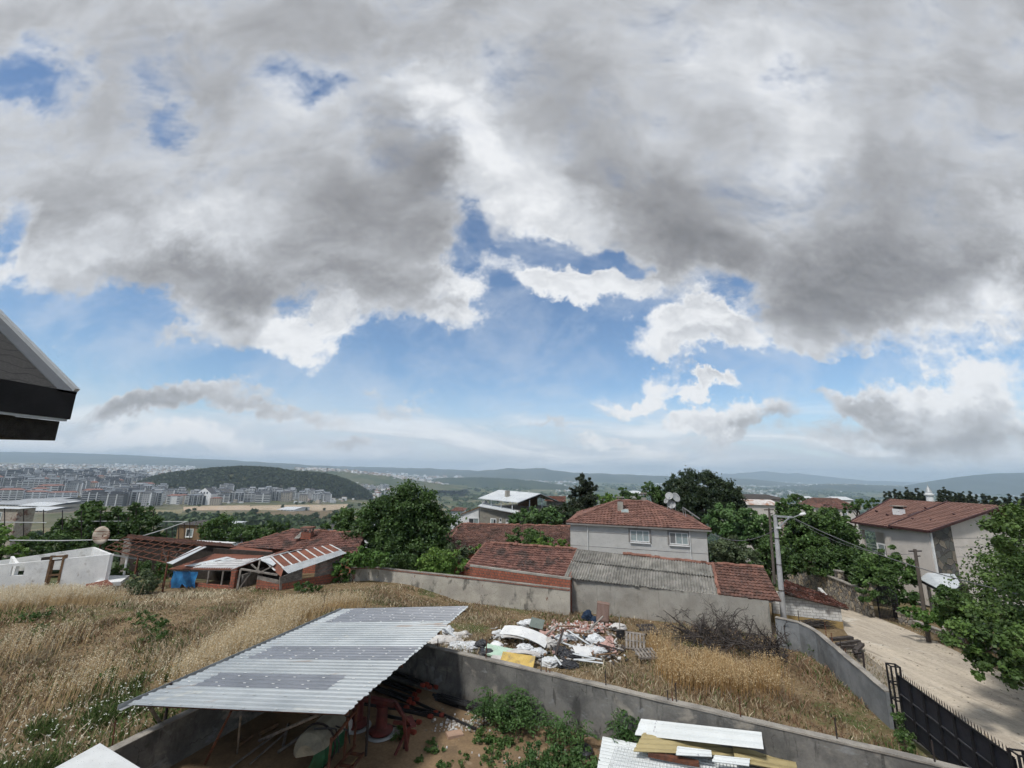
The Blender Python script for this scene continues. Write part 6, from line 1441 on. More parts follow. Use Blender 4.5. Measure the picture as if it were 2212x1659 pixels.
# the big roadside tree on the right
b = (27.6, 20.6, -.3)
EL = [(28.0, 22.0, 5.2, 3.6, 3.6, 2.5), (30.0, 22.2, 5.4, 4.2, 4.0, 2.6), (25.0, 21.0, 3.6, 3.2, 2.8, 2.1), (24.6, 19.6, 2.6, 2.4, 2.2, 1.35), (27.6, 19.8, 3.6, 3.4, 2.8, 2.6), (24.6, 17.6, 2.0, 1.5, 1.5, .95), (29.5, 19, 4.4, 3.6, 3.4, 3.0), (23.0, 20.6, 3.3, 1.6, 1.5, 1.0)] + [(*Py(u_, v_, 19.), r_ * 1.3, r_ * 1.2, r_) for u_, v_, r_ in ((2150, 1395, .9), (2120, 1430, .7), (2165, 1450, .6), (2195, 1420, 1.0), (2085, 1375, .8), (2210, 1150, 1.2), (2175, 1150, .7))]
tree('roadside_tree', 'big broad leaved tree leaning over the dirt road at the right edge', 'tree', b, EL, 64000, .086, leafmat('maple leaves', (.050, .092, .022), (.074, .122, .028), .30), M['bark'], trunk_top=(27.2, 20.8, 4.), r0=.22, nclump=420, clump=.26, shell=.45, ragged=.16, flat=.3, aspect=.8, stems=16)
# dark cypress like conifers in a row far right
ck = np.random.default_rng(55)
for i, (u, vt, w) in enumerate([(1920, 1061, 7), (1932, 1057, 8), (1944, 1062, 8), (1958, 1054, 7), (1968, 1060, 8), (1981, 1055, 7), (1993, 1062, 8), (2004, 1063, 7), (2028, 1058, 7), (2038, 1052, 9), (2050, 1062, 8), (2060, 1063, 7), (2072, 1062, 7), (2082, 1064, 8), (2095, 1063, 6), (2108, 1070, 8), (2122, 1064, 7), (2136, 1068, 8), (2150, 1072, 8), (2168, 1070, 7), (2180, 1066, 7), (2196, 1074, 8), (2210, 1066, 8), (1912, 1066, 7)]):
    Y = 118 + ck.normal(0, 4); hh = 44
    p = Py(u, vt, Y); x, z = p[0], p[2]; s = Y / 950.
    E = [(x, Y, z - 6 * s, 3.0 * s, 3.0 * s, 8 * s), (x + ck.normal(0, 1) * s, Y, z - 18 * s, w * .85 * s, w * .8 * s, 12 * s), (x, Y, z - 34 * s, w * 1.25 * s, w * 1.2 * s, 16 * s)]
    where = ['pointed', 'broad'][int(w > 7)]
    tree('cypress', 'dark evergreen at the horizon in the row behind the villa roof', 'tree', (x, Y, hz(x, Y)), E, 1500, .40, M['leaf_conifer'], M['bark'], trunk_top=(x, Y, z - 10 * s), nclump=60, clump=.26, ragged=.14, aspect=.35, shell=.3, group='dark evergreens in a row behind the villa', seed=i + 900, stems=2)
mn = thing('minaret', 'slim white minaret with a grey cone rising behind the terracotta roof', 'minaret', (Py(2010, 1080, 112)[0], 112, -8))
p = Py(2010, 1085, 112); t0 = Py(2005, 1043, 112); s = 112 / 950.
mb = MB(); mb.lathe((p[0], 112, 0), [(7 * s, -12), (6.4 * s, p[2] - .1), (6.4 * s, Py(2010, 1072, 112)[2])], 12, M['whitewash']); mb.build('shaft', mn)
mb = MB(); zb_ = Py(2010, 1072, 112)[2]; zt_ = Py(2009, 1063, 112)[2]; mb.lathe((p[0], 112, 0), [(6.4 * s, zb_), (8.6 * s, zb_ + .25), (8.6 * s, zb_ + .6), (6 * s, zb_ + .62), (5.6 * s, zt_)], 12, M['whitewash']); mb.build('balcony', mn)
mb = MB(); mb.lathe((p[0], 112, 0), [(6.4 * s, zt_ + .01), (5.6 * s, zt_ + .2), (.8 * s, t0[2] - .8), (.2 * s, t0[2])], 12, M['zinc']); mb.build('cone', mn)

# ------------------------------------------------------------------ grass
VG = {}
def vnoise(x, y, sc, seed):
    if seed not in VG: VG[seed] = np.random.default_rng(seed).random((64, 64))
    g = VG[seed]; fx, fy = x / sc, y / sc
    i, j = np.floor(fx).astype(int), np.floor(fy).astype(int); a, b = fx - i, fy - j; a = a * a * (3 - 2 * a); b = b * b * (3 - 2 * b)
    G = lambda i, j: g[i % 64, j % 64]
    return (G(i, j) * (1 - a) + G(i + 1, j) * a) * (1 - b) + (G(i, j + 1) * (1 - a) + G(i + 1, j + 1) * a) * b
def inpoly(x, y, poly):
    ins = np.zeros(len(x), bool); n = len(poly)
    for k in range(n):
        x0, y0 = poly[k]; x1, y1 = poly[(k + 1) % n]
        c = ((y0 > y) != (y1 > y)) & (x < (x1 - x0) * (y - y0) / (y1 - y0 + 1e-12) + x0); ins ^= c
    return ins
FIELD = [(-52, 9)] + [tuple(LW0 - LWD * 4.5 + LWN * .12), tuple(LW1 + LWN * .12 + LWD * .5), tuple(WAs + WAn * .36), tuple(WA0 + WAn * .36), tuple(WAe + WAn * .36), tuple(G1 + V(-.3, 0)), tuple(G0 + V(-.3, 0)), (SW[3][0] - .25, SW[3][1]), (SW[2][0] - .2, SW[2][1] - .1), (SW[1][0] - .1, SW[1][1] - .3), (SW[0][0], SW[0][1] - .1), (g1[0], g1[1] - .1), (g0[0], g0[1] - .1), (KP[2][0], KP[2][1] - .1), (KP[0][0], KP[0][1] - .1), (-17.5, 37.2), (-19.8, 36.2), (-26, 37.5), (-30, 38), (-33, 36.8), (-38, 34), (-60, 32)]
def scatter(n, box, r, poly=FIELD):
    x = r.uniform(box[0], box[1], n); y = r.uniform(box[2], box[3], n); k = inpoly(x, y, poly); return x[k], y[k]
def blades(name, x, y, h, w, col, r, lean=.45, matl=None, label=None, z=None):
    n = len(x); z = hgt(x, y) - .03 if z is None else z; a = r.uniform(0, 2 * pi, n); la = r.uniform(0, 2 * pi, n); L = lean * h * r.random(n)
    dx, dy = np.cos(a) * w, np.sin(a) * w
    B = np.stack([x, y, z], 1); S = np.stack([dx, dy, np.zeros(n)], 1); Tp = np.stack([x + np.cos(la) * L, y + np.sin(la) * L, z + h], 1)
    Md = (B + Tp) / 2 + np.stack([-np.cos(la) * L * .12, -np.sin(la) * L * .12, h * .08], 1)
    q = np.empty((n, 2, 4, 3)); q[:, 0, 0] = B - S; q[:, 0, 1] = B + S; q[:, 0, 2] = Md + S * .8; q[:, 0, 3] = Md - S * .8
    q[:, 1, 0] = Md - S * .8; q[:, 1, 1] = Md + S * .8; q[:, 1, 2] = Tp + S * .15; q[:, 1, 3] = Tp - S * .15
    o = np_mesh(name, q.reshape(-1, 3), 4, [matl or M['grass']], col=np.repeat(col, 2, 0), base=(0, 0, 0)); tag(o, label, kind='stuff'); return o
M['grass'] = mat('dry grass', (0, 0, 0), None, vcol=True, fine=0, rough=.8, spec=.15, transl=.25)
def palette(x, y, r, lot):
    n1 = vnoise(x, y, 3.2, 3) * .6 + vnoise(x, y, 1.1, 4) * .4; n2 = vnoise(x, y, 4.5, 5) * .65 + vnoise(x, y, 1.6, 6) * .35
    C = np.array([(.225, .175, .115), (.34, .275, .185), (.48, .415, .30), (.082, .125, .04), (.19, .12, .075), (.60, .54, .40)])
    w = np.zeros((len(x), 6))
    w[:, 0] = .8; w[:, 1] = .9 * n1; w[:, 2] = np.clip(n1 * 2.4 - 1., 0, 1.4); w[:, 3] = np.clip(n2 * 3.4 - 1.65, 0, 2.2) + .22; w[:, 4] = np.clip(.9 - n1 * 1.4, 0, 1) * 1.1
    pale = np.clip(1 - np.abs((y - 31.5) - (x + 34) * .15) / 3.2, 0, 1) * (x < -20)          # pale sward in front of the ruin
    w[:, 5] = pale * 3.2 + .05
    s = (x - LW0[0]) * LWN[0] + (y - LW0[1]) * LWN[1]
    w[:, 3] += np.clip(1 - s / 5.0, 0, 1) * (s > 0) * (y < 27) * (x < -8) * 4.5
    sd_ = np.abs((x - SW[2][0]) - (y - SW[2][1]) * (SW[3][0] - SW[2][0]) / (SW[3][1] - SW[2][1]))
    w[:, 3] += np.clip(1 - sd_ / 1.6, 0, 1) * (y < 29) * (x > 10) * 1.6
    w[:, 3] += np.clip(1 - np.hypot(x - 15.2, y - 18.0) / 2.2, 0, 1) * 2
    w[:, 4] += lot * np.clip((x - 8) / 6, 0, 1) * 1.3
    w /= w.sum(1)[:, None]; c = w.cumsum(1); k = (r.random(len(x))[:, None] > c).sum(1).clip(0, 5)
    col = C[k] * r.uniform(.72, 1.3, (len(x), 1)) * (.72 + .55 * vnoise(x, y, 5.5, 12) + .15 * vnoise(x, y, 1.3, 13))[:, None]; return col, k
r = np.random.default_rng(11)
x, y = scatter(300000, (-52, 19, 9, 41), r)
lot = (x > -4.5) & (y > 12)
d_ = np.hypot(x, y); keep = r.random(len(x)) < np.clip(1.25 - d_ / 60, .45, 1)
x, y, lot = x[keep], y[keep], lot[keep]
bare = (np.hypot((x + 24.5) / 3.2, (y - 31.8) / .8) < 1) & (r.random(len(x)) < .85); x, y, lot = x[~bare], y[~bare], lot[~bare]
col, k = palette(x, y, r, lot)
hh = r.uniform(.12, .34, len(x)) * (.7 + .9 * vnoise(x, y, 2.4, 8)) * (1 - .4 * sst(y, 31, 36)) * (.35 + .75 * sst(vnoise(x, y, 3.4, 21) * .6 + vnoise(x, y, 1.2, 22) * .4, .34, .55)); ww = r.uniform(.010, .022, len(x)) * (.7 + np.hypot(x, y) / 50)
blades('dry_grass', x, y, hh, ww, col, r, 1.5, label='dry brown and straw coloured meadow grass')
# greener sward along the yard wall, verge grass beside the road
r = np.random.default_rng(12)
s_ = r.random(42000) ** 1.3 * 5.2 + .1; t_ = r.uniform(-5, 10.2, 42000); x = LW0[0] + LWD[0] * t_ + LWN[0] * s_; y = LW0[1] + LWD[1] * t_ + LWN[1] * s_; kk = vnoise(x, y, 1.6, 15) * .6 + vnoise(x, y, .6, 16) * .4 > .36 + .07 * s_ * (vnoise(x, y, 3., 17) + .2); x, y = x[kk], y[kk]
G3 = np.array([(.075, .125, .035), (.11, .16, .05), (.16, .17, .075), (.055, .095, .03)]); col = G3[r.integers(0, 4, len(x))] * r.uniform(.75, 1.25, (len(x), 1))
blades('green_grass', x, y, r.uniform(.2, .5, len(x)), r.uniform(.010, .02, len(x)), col, r, 1.1, label='green grass growing along the yard wall')
x1, y1 = scatter(26000, (14, 24, 5, 30), r, [(18.6, 29.5), (16.4, 19.6), (15.7, 14), (15, 4), (16.4, 4), (17.9, 12), (20.3, 22), (22.6, 29.5)]); x2, y2 = scatter(60000, (24, 36, 4, 46), r, [(24.3, 4), (26, 14), (27.6, 24), (29.0, 30), (29.9, 35), (30.6, 35), (30.8, 26), (33, 14), (33, 4)])
x = np.concatenate([x1, x2]); y = np.concatenate([y1, y2]); kk = vnoise(x, y, 1.3, 18) * .6 + vnoise(x, y, .5, 19) * .4 > .50; x, y = x[kk], y[kk]
V3 = np.array([(.26, .20, .12), (.33, .26, .16), (.10, .13, .05), (.18, .13, .08)]); col = V3[r.integers(0, 4, len(x))] * r.uniform(.75, 1.25, (len(x), 1))
blades('verge_grass', x, y, r.uniform(.06, .22, len(x)), r.uniform(.010, .018, len(x)), col, r, 1.4, label='sparse dry grass on the verges of the dirt road')
# oats: tall pale stalks with drooping seed heads
def oats(name, spots, n, r, label, tone):
    X = []; Y_ = []
    for (cx, cy, rx, ry, f) in spots:
        m = int(n * f); a = r.normal(0, .5, m); b = r.normal(0, .5, m); X.append(cx + a * rx); Y_.append(cy + b * ry)
    x = np.concatenate(X); y = np.concatenate(Y_); kk = inpoly(x, y, FIELD); x, y = x[kk], y[kk]; m = len(x); z = hgt(x, y)
    h = r.uniform(.7, 1.15, m); la = r.uniform(-.6, 1.2, m); L = h * r.uniform(.05, .3, m)
    tip = np.stack([x + np.cos(la) * L, y + np.sin(la) * L, z + h], 1); B = np.stack([x, y, z - .03], 1); S = np.stack([np.full(m, .009), np.zeros(m), np.zeros(m)], 1)
    st = np.empty((m, 4, 3)); st[:, 0] = B - S; st[:, 1] = B + S; st[:, 2] = tip + S * .5; st[:, 3] = tip - S * .5
    ns = 12; t = r.uniform(.62, 1.03, (m, ns)); P = B[:, None] + (tip - B)[:, None] * t[:, :, None] + r.normal(0, .045, (m, ns, 3)) * np.array([1, 1, .5])
    q = leaf_quads(P.reshape(-1, 3), .028, None, r, .42)
    cs = np.array(tone) * r.uniform(.55, .95, (m, 1)) * np.array([1, .82, .6]); ch = np.repeat(np.array(tone) * r.uniform(.8, 1.3, (m, 1)), ns, 0)
    o = np_mesh(name, np.concatenate([st.reshape(-1, 3), q]), 4, [M['grass']], col=np.concatenate([cs, ch]), base=(0, 0, 0)); tag(o, label, kind='stuff')
def sp2(u, v, ru, rv, f, z=.7):
    p = Pz(u, v, z); q = Pz(u + ru, v, z); s_ = Pz(u, v - rv, z); return (p[0], p[1], abs(q[0] - p[0]), abs(s_[1] - p[1]), f)
oats('oat_grass', [sp2(560, 1395, 70, 45, .30), sp2(480, 1435, 60, 40, .22), sp2(590, 1350, 60, 26, .18), sp2(640, 1335, 60, 16, .12), sp2(420, 1480, 60, 30, .08), sp2(740, 1316, 50, 8, .06), sp2(180, 1500, 120, 60, .06), sp2(60, 1420, 90, 50, .06)], 4200, np.random.default_rng(21), 'pale oat grass standing beside the metal shed', (.66, .59, .44))
oats('oat_grass', [sp2(60, 1285, 120, 14, .4, .9), sp2(160, 1295, 90, 12, .3, .9), sp2(20, 1310, 90, 16, .3, .9)], 2600, np.random.default_rng(22), 'cream coloured oat grass in front of the white ruin', (.68, .63, .50))
oats('oat_grass', [sp2(1455, 1452, 34, 24, .26, -.1), sp2(1545, 1462, 40, 30, .34, -.1), sp2(1580, 1480, 30, 20, .12, -.1), sp2(1500, 1480, 60, 20, .12, -.1), sp2(1640, 1480, 50, 24, .10, -.1), sp2(1660, 1445, 30, 12, .04, -.1), sp2(1420, 1400, 30, 20, .05, -.1)], 2300, np.random.default_rng(23), 'golden oat clumps in the lot in front of the brush pile', (.58, .46, .28))
# white umbels in the green strip by the wall
r = np.random.default_rng(31); s_ = r.random(900) ** 1.2 * 4.4 + .2; t_ = r.uniform(-4.5, 9.5, 900)
fx = LW0[0] + LWD[0] * t_ + LWN[0] * s_; fy = LW0[1] + LWD[1] * t_ + LWN[1] * s_
P = np.stack([fx, fy, hgt(fx, fy) + r.uniform(.35, .65, len(fx))], 1); P = np.repeat(P, 3, 0) + r.normal(0, .02, (len(fx) * 3, 3))
q = leaf_quads(P, .021, np.tile(V(0, 0, 1.), (len(P), 1)), r, .9, .6)
tag(np_mesh('wild_flowers', q, 4, [mat('white petals', (.66, .68, .62), (.58, .60, .5), fine=0)], base=(0, 0, 0)), 'small white wild flowers along the yard wall', kind='stuff')
def weedpatch(label, discs, z, n, leaf, lm, hgt_=.5, name='weed', group=None):
    E = []
    for (u, v, ru, rv) in discs:
        p = Pz(u, v, z + hgt_ * .4); q = Pz(u + ru, v, z + hgt_ * .4); rx = abs(q[0] - p[0]); E.append((p[0], p[1], z + hgt_ * .35, rx, rx * .9, hgt_))
    tree('weed', label, 'weeds', (E[0][0], E[0][1], z), E, n, leaf, M[lm], None, nclump=max(14, n // 60), clump=.3, shell=.2, group=group)
zl = -.15
weedpatch('green weeds at the foot of the blue grey wall', [(1720, 1385, 34, 14), (1770, 1410, 26, 14), (1690, 1378, 20, 10)], -.45, 1600, .07, 'leaf_mid')
weedpatch('weeds growing up the black gate', [(1945, 1575, 18, 16), (1960, 1600, 16, 16), (1975, 1622, 14, 14)], .0, 1500, .05, 'leaf_mid', .8)
for (u, v, ru) in ((95, 1365, 34), (330, 1375, 26), (233, 1467, 22), (75, 1335, 40), (300, 1340, 30), (340, 1350, 20)):
    weedpatch('green weed clump standing in the dry grass field', [(u, v, ru, 10)], .85, 500, .07, 'leaf_mid', .4, group='green weed clumps in the field')
def ailanthus(label, stems, z0, n_fr, r, size=1.0):
    """tree of heaven suckers: fronds of paired leaflets"""
    t = thing('sapling', label, 'sapling', (*stems[0][:2], z0)); Pl = []; Nn = []; tr = MB(); tint = []
    for (x, y, h) in stems:
        tr.tube([(x, y, z0 - .1), (x + r.normal(0, .05), y + r.normal(0, .05), z0 + h)], [.03, .012], 5, M['bark'])
        for k in range(n_fr):
            az = r.uniform(0, 2 * pi); zz = z0 + h * r.uniform(.35, 1.05); L = size * r.uniform(.45, .8); b = V(x, y, zz); tn = r.normal(0, 1)
            for i in range(9):
                f = (i + 1) / 9; c = b + V(cos(az), sin(az), .55 - .9 * f * .8) * L * f
                for sd2 in (-1, 1): Pl.append(c + V(-sin(az), cos(az), 0) * sd2 * .075 * size * (1.15 - f * .6)); Nn.append((0, 0, 1)); tint.append(tn * .5 + r.normal(0, .3))
    q = leaf_quads(np.array(Pl), .062 * size, np.array(Nn, float), r, .42, .5); np_mesh('foliage', q, 4, [M['leaf_weed']], tint=np.array(tint), parent=t); tr.build('stem', t)
r = np.random.default_rng(41)
def st(lst, z=0.): return [(*Pz(u, v, z)[:2], h) for u, v, h in lst]
ailanthus('tall tree of heaven sapling against the foreground wall', st([(1108, 1572, 1.25), (1125, 1580, 1.1), (1090, 1575, 1.0), (1140, 1570, 1.0), (1118, 1590, .85)]), 0, 30, r)
ailanthus('lighter sapling clump left of the tallest one by the wall', st([(1058, 1562, 1.1), (1045, 1570, .9), (1070, 1580, .9)]), 0, 24, r)
ailanthus('sapling clump low on the wall in the middle of the weeds', st([(1178, 1605, .9), (1200, 1615, .8), (1225, 1612, .9), (1255, 1625, .8)]), 0, 22, r)
ailanthus('bushy sapling beside the stacked roof sheets', st([(1355, 1612, 1.15), (1368, 1618, 1.0), (1345, 1622, .8)]), 0, 26, r)
weedpatch('mat of leafy weeds between the pipes and the saplings', [(1090, 1600, 40, 10), (1060, 1615, 40, 10), (1040, 1595, 24, 10)], 0, 2600, .05, 'leaf_mid', .25)
weedpatch('large mat of weeds in the bottom middle of the yard', [(1190, 1640, 60, 20), (1250, 1650, 50, 20), (1150, 1650, 50, 20), (1290, 1660, 40, 20), (1210, 1680, 90, 20)], 0, 6500, .06, 'leaf_weed', .45)
weedpatch('weeds growing by the red implement', [(868, 1588, 22, 10), (876, 1575, 14, 10)], 0, 900, .05, 'leaf_mid', .35)
for (u, v, ru) in ((932, 1612, 20), (940, 1622, 16), (1000, 1640, 30), (960, 1655, 16), (905, 1640, 10), (1060, 1650, 30)):
    weedpatch('small green weed on the bare earth of the yard', [(u, v, ru, 8)], 0, 420, .045, 'leaf_mid', .16, group='small weeds on the yard earth')
# ------------------------------------------------------------------ rubbish heap in the lot
zL = -.28
def sack(name, label, cat, u, v, w, h, d, m, seed, group=None, z=zL, rz=0., lump=.22):
    g = np.random.default_rng(seed); n, k = 28, 17; mb = MB(); mi = mb.mid(m); c = Pz(u, v, z); off = g.uniform(0, 50, 3); h *= .82
    for i in range(k + 1):
        th = pi * i / k
        for j in range(n):
            a = 2 * pi * j / n; p = Vector((sin(th) * cos(a), sin(th) * sin(a), cos(th)))
            f = 1 + lump * mnoise.noise(p * 1.6 + Vector(off)) * 1.8 + lump * .9 * mnoise.noise(p * 4.2 + Vector(off)) + lump * .55 * mnoise.noise(p * 9 + Vector(off)) + lump * .35 * abs(mnoise.noise(p * 17 + Vector(off)))
            q = Vector((p.x * w / 2 * f, p.y * d / 2 * f, max(p.z, -.55) * h / 2 * f + h * .27)); q.rotate(Matrix.Rotation(rz, 3, 'Z')); mb.v.append((c[0] + q.x, c[1] + q.y, c[2] + q.z))
    for i in range(k):
        for j in range(n):
            a, b = i * n + j, i * n + (j + 1) % n; mb.f.append((a, a + n, b + n, b)); mb.mi.append(mi); mb.t.append(g.normal())
    return tag(mb.build(name, base=c, smooth=False), label, cat, group)
def board(name, label, cat, u, v, w, l, th, rz, m, lift=.1, rx=0., ry=0., bend=0., z=zL, group=None, seed=0):
    c = Pz(u, v, z + lift); mb = MB(); nx = 8; mi = mb.mid(m); R = Matrix.Rotation(rz, 3, 'Z') @ Matrix.Rotation(ry, 3, 'Y') @ Matrix.Rotation(rx, 3, 'X'); g = np.random.default_rng(seed)
    for s_ in (0, 1):
        for i in range(nx + 1):
            for j in range(3):
                x = (i / nx - .5) * w; y = (j / 2 - .5) * l; zz = bend * (1 - (2 * i / nx - 1) ** 2) - s_ * th + g.normal(0, abs(bend) * .06)
                q = R @ Vector((x, y, zz)); mb.v.append((c[0] + q.x, c[1] + q.y, c[2] + q.z))
    o = (nx + 1) * 3
    def f(*q): mb.f.append(q); mb.mi.append(mi); mb.t.append(0)
    for i in range(nx):
        for j in range(2):
            a = i * 3 + j; f(a, a + 3, a + 4, a + 1); f(o + a + 1, o + a + 4, o + a + 3, o + a)
        f(i * 3, o + i * 3, o + i * 3 + 3, i * 3 + 3); f(i * 3 + 2, i * 3 + 5, o + i * 3 + 5, o + i * 3 + 2)
    for b in (0, nx * 3): f(b, b + 1, o + b + 1, o + b); f(b + 1, b + 2, o + b + 2, o + b + 1)
    return tag(mb.build(name, base=c), label, cat, group)
M['sackwhite'] = mat('white woven sack', (.64, .66, .67), (.48, .50, .52), scale=2.2, rough=.6, fine=.10, bump=.6, tint=.08, stains=((A3(.30, .27, .23), .56, .68, (1.8, 1.8, 1.8), .6),))
M['bagblack'] = mat('black bin bag', (.020, .021, .024), (.034, .035, .04), scale=4, rough=.32, spec=.5, fine=.1, bump=.6)
M['foamgreen'] = mat('pale green foam board', (.46, .62, .50), (.40, .54, .44), scale=2, fine=.08, stains=((A3(.34, .36, .28), .54, .68, (1.6, 1.6, 1.6), .6),))
M['foamyellow'] = mat('yellow foam board', (.60, .44, .15), (.50, .35, .10), scale=2.4, fine=.15, stains=((A3(.30, .24, .14), .52, .66, (2, 2, 2), .7),))
M['cloth'] = mat('dirty white sheet', (.58, .57, .55), (.44, .42, .40), scale=1.8, fine=.08, bump=.5)
M['pink'] = mat('pink scraps', (.50, .33, .29), (.38, .24, .21), scale=3, fine=.15)
M['navy'] = mat('navy fabric', (.012, .026, .055), (.02, .04, .075), scale=4, fine=.1)
M['cabinet'] = mat('wood grain cabinet', (.24, .165, .135), (.19, .125, .10), scale=3, stretch=(1, 1, .2), fine=.15)
G_ = 'rubbish dumped in the lot'
for a in (
 ('white_sack', 'full white sack at the back left of the rubbish heap', 'sack', 1318 - 125, 1366, 1.3, .55, .9, 'sackwhite', 1), ('white_sack', 'white sack under the tilted grey board at the back of the heap', 'sack', 1312, 1366, .9, .5, .8, 'sackwhite', 2)): 
    pass
SK = [('white sack at the far back beside the green glass sheet', 1312 - 1, 0)]
sack('white_sack', 'large crumpled white sack beside the dull green sheet at the back of the heap', 'sack', 1145, 1352, 1.5, .6, .9, M['sackwhite'], 2, G_)
sack('white_sack', 'white sack heaped under the long bent board', 'sack', 1085, 1376, 1.2, .6, .8, M['sackwhite'], 3, G_)
sack('white_sack', 'bluish white sack below the middle of the bent board', 'sack', 1135, 1408, 1.0, .6, .7, M['sackwhite'], 4, G_)
sack('white_sack', 'small white sack to the left below the bent board', 'sack', 1117, 1415, .7, .45, .6, M['sackwhite'], 5, G_)
sack('white_sack', 'white sack at the right end of the bent board', 'sack', 1233, 1380, 1.0, .55, .8, M['sackwhite'], 6, G_)
sack('grey_sack', 'dirty grey sack standing by the pink rags', 'sack', 1190, 1400, .7, .85, .5, M['cloth'], 7, G_)
sack('white_sack', 'white sack in front of the tall leaning black plank', 'sack', 1212, 1385, .7, .55, .6, M['sackwhite'], 8, G_)
sack('white_sack', 'large bluish sack on top of the right hand heap', 'sack', 1287, 1392, 1.15, .85, .9, M['sackwhite'], 9, G_)
sack('white_sack', 'white sack at the foot of the right hand heap', 'sack', 1290, 1412, 1.1, .55, .8, M['sackwhite'], 10, G_)
sack('white_sack', 'white sack right of the yellow board', 'sack', 1163, 1418, .9, .6, .7, M['sackwhite'], 11, G_)
sack('white_sack', 'crumpled white sack between the yellow board and the black bags', 'sack', 1187, 1436, 1.05, .55, .8, M['sackwhite'], 12, G_)
sack('white_sack', 'white sack right behind the tips of the metal shed', 'sack', 968, 1368, .7, .6, .6, M['sackwhite'], 13, G_)
sack('white_sack', 'half buried white sack in the grass near the cabinet', 'sack', 1430 - 95, 1358, 1.1, .45, .8, M['cloth'], 14, G_)
sack('white_bucket', 'round white plastic tub lying left of the heap', 'tub', 1072, 1400, .8, .55, .7, M['whiteplastic'], 15, G_, lump=.06)
sack('black_bag', 'upright black bag on the near left of the heap', 'bin bag', 1040, 1404, .85, .8, .7, M['bagblack'], 16, G_)
sack('black_bag', 'squat black bag slumped against the wall', 'bin bag', 1053, 1417, 1.15, .6, .9, M['bagblack'], 17, G_)
sack('black_bag', 'shiny black bag at the back of the pair by the steel strips', 'bin bag', 1212, 1412, .95, .55, .8, M['bagblack'], 18, G_)
sack('black_bag', 'broad black bag in the middle of the steel strips', 'bin bag', 1232, 1424, 1.25, .6, .9, M['bagblack'], 19, G_)
sack('black_bag', 'flat black bag lying in front of the steel strips', 'bin bag', 1225, 1440, 1.1, .35, .8, M['bagblack'], 20, G_)
sack('blue_bundle', 'dark blue bundle leaning by the back wall', 'bundle', 1270, 1340, .75, 1.0, .6, M['navy'], 21, G_, z=-.5)
sack('blue_bundle', 'low dark blue bundle between the blue bundle and the cabinet', 'bundle', 1289, 1345, .7, .6, .5, M['navy'], 22, G_, z=-.5)
sack('grey_bundle', 'grey blue bundle left of the right hand heap', 'bundle', 1267, 1380, .5, .4, .5, mat('slate cloth', (.07, .09, .11), (.05, .065, .08)), 23, G_)
sack('pink_rags', 'pink and red rags in the middle of the heap', 'rags', 1180, 1378, .9, .5, .7, M['pink'], 24, G_, lump=.5)
sack('pink_rags', 'pink rags spilling from the right hand heap', 'rags', 1308, 1405, .8, .6, .7, M['pink'], 25, G_, lump=.5)
sack('pink_rags', 'bright pink rags on top of the right hand heap', 'rags', 1318, 1388, .5, .5, .5, M['pink'], 26, G_, lump=.45)
sack('sheeting', 'large white plastic sheeting crumpled along the wall behind the shed', 'plastic sheet', 958, 1388, 2.0, .5, 1.2, M['cloth'], 27, G_, lump=.35)
sack('sheeting', 'white plastic sheeting stretching towards the black bags', 'plastic sheet', 1010, 1402, 2.2, .45, 1.0, M['sackwhite'], 28, G_, lump=.35)
sack('sheeting', 'small white sheet caught in the grass above the wall sheeting', 'plastic sheet', 990, 1375, 1.3, .35, .6, M['cloth'], 29, G_, lump=.35, rz=.4)
sack('mattress_wrap', 'grey stained cover at the front of the right hand heap', 'cover', 1272, 1405, .9, .4, .6, M['cloth'], 30, G_, lump=.3)
board('bent_board', 'long bent white board arching over the sacks', 'board', 1132, 1374, 2.9, .9, .04, -.35, M['white'], .48, .25, .10, .26, group=G_, seed=1)
board('bent_board', 'shorter grey board lying on the left of the bent white board', 'board', 1112, 1370, 1.3, .9, .05, -.2, M['cloth'], .54, .1, 0., .05, group=G_, seed=2)
board('green_sheet', 'dull green sheet leaning at the back of the heap', 'sheet', 1160, 1346, .9, .7, .02, -.3, mat('dull green glass', (.16, .19, .17), (.13, .155, .14)), .5, .6, .1, 0, group=G_)
board('foam_board', 'pale green foam board lying flat beside the black bag', 'foam board', 1085, 1408, 2.1, .9, .10, -.28, M['foamgreen'], .3, .18, .06, group=G_)
board('foam_board', 'yellow foam board at the front of the heap', 'foam board', 1118, 1425, 1.8, .8, .08, -.22, M['foamyellow'], .38, .38, .03, group=G_)
board('foam_board', 'broken piece of yellow foam under the yellow board', 'foam board', 1112, 1442, 1.2, .3, .08, -.25, M['foamyellow'], .1, .3, 0, group=G_)
board('loose_board', 'white panel lying between the green and yellow boards' , 'board', 1130, 1411, 1.9, .35, .03, -.15, M['cloth'], .4, .1, 0, .1, group=G_)
board('loose_board', 'white panel under the left edge of the yellow board' , 'board', 1082, 1424, 1.1, .6, .04, -.2, M['cloth'], .2, .2, 0, group=G_)
board('loose_board', 'pale rigid panel tilted among the steel strips' , 'board', 1258, 1406, 1.0, .6, .03, .3, M['white'], .4, .5, .1, group=G_)
for i, (u, v, l, rz, ry, lab) in enumerate(((1258, 1382, 2.4, -.75, .25, 'longest steel strip sloping down from the right hand heap'), (1245, 1398, 1.7, -.5, .1, 'steel strip below the longest one'), (1268, 1418, 1.6, -.3, .05, 'steel strip right of the broad black bag'), (1272, 1428, 1.5, -.25, 0., 'lowest steel strip in front of the heap'), (1262, 1424, 1.2, .2, .05, 'crossed steel strip by the black bag'), (1205, 1426, .7, -1.1, .3, 'short steel strip left of the black bags'))):
    board('steel_strip', lab, 'metal strip', u, v, l, .09, .03, rz, M['metal_white'], .35, .3, ry, group=G_)
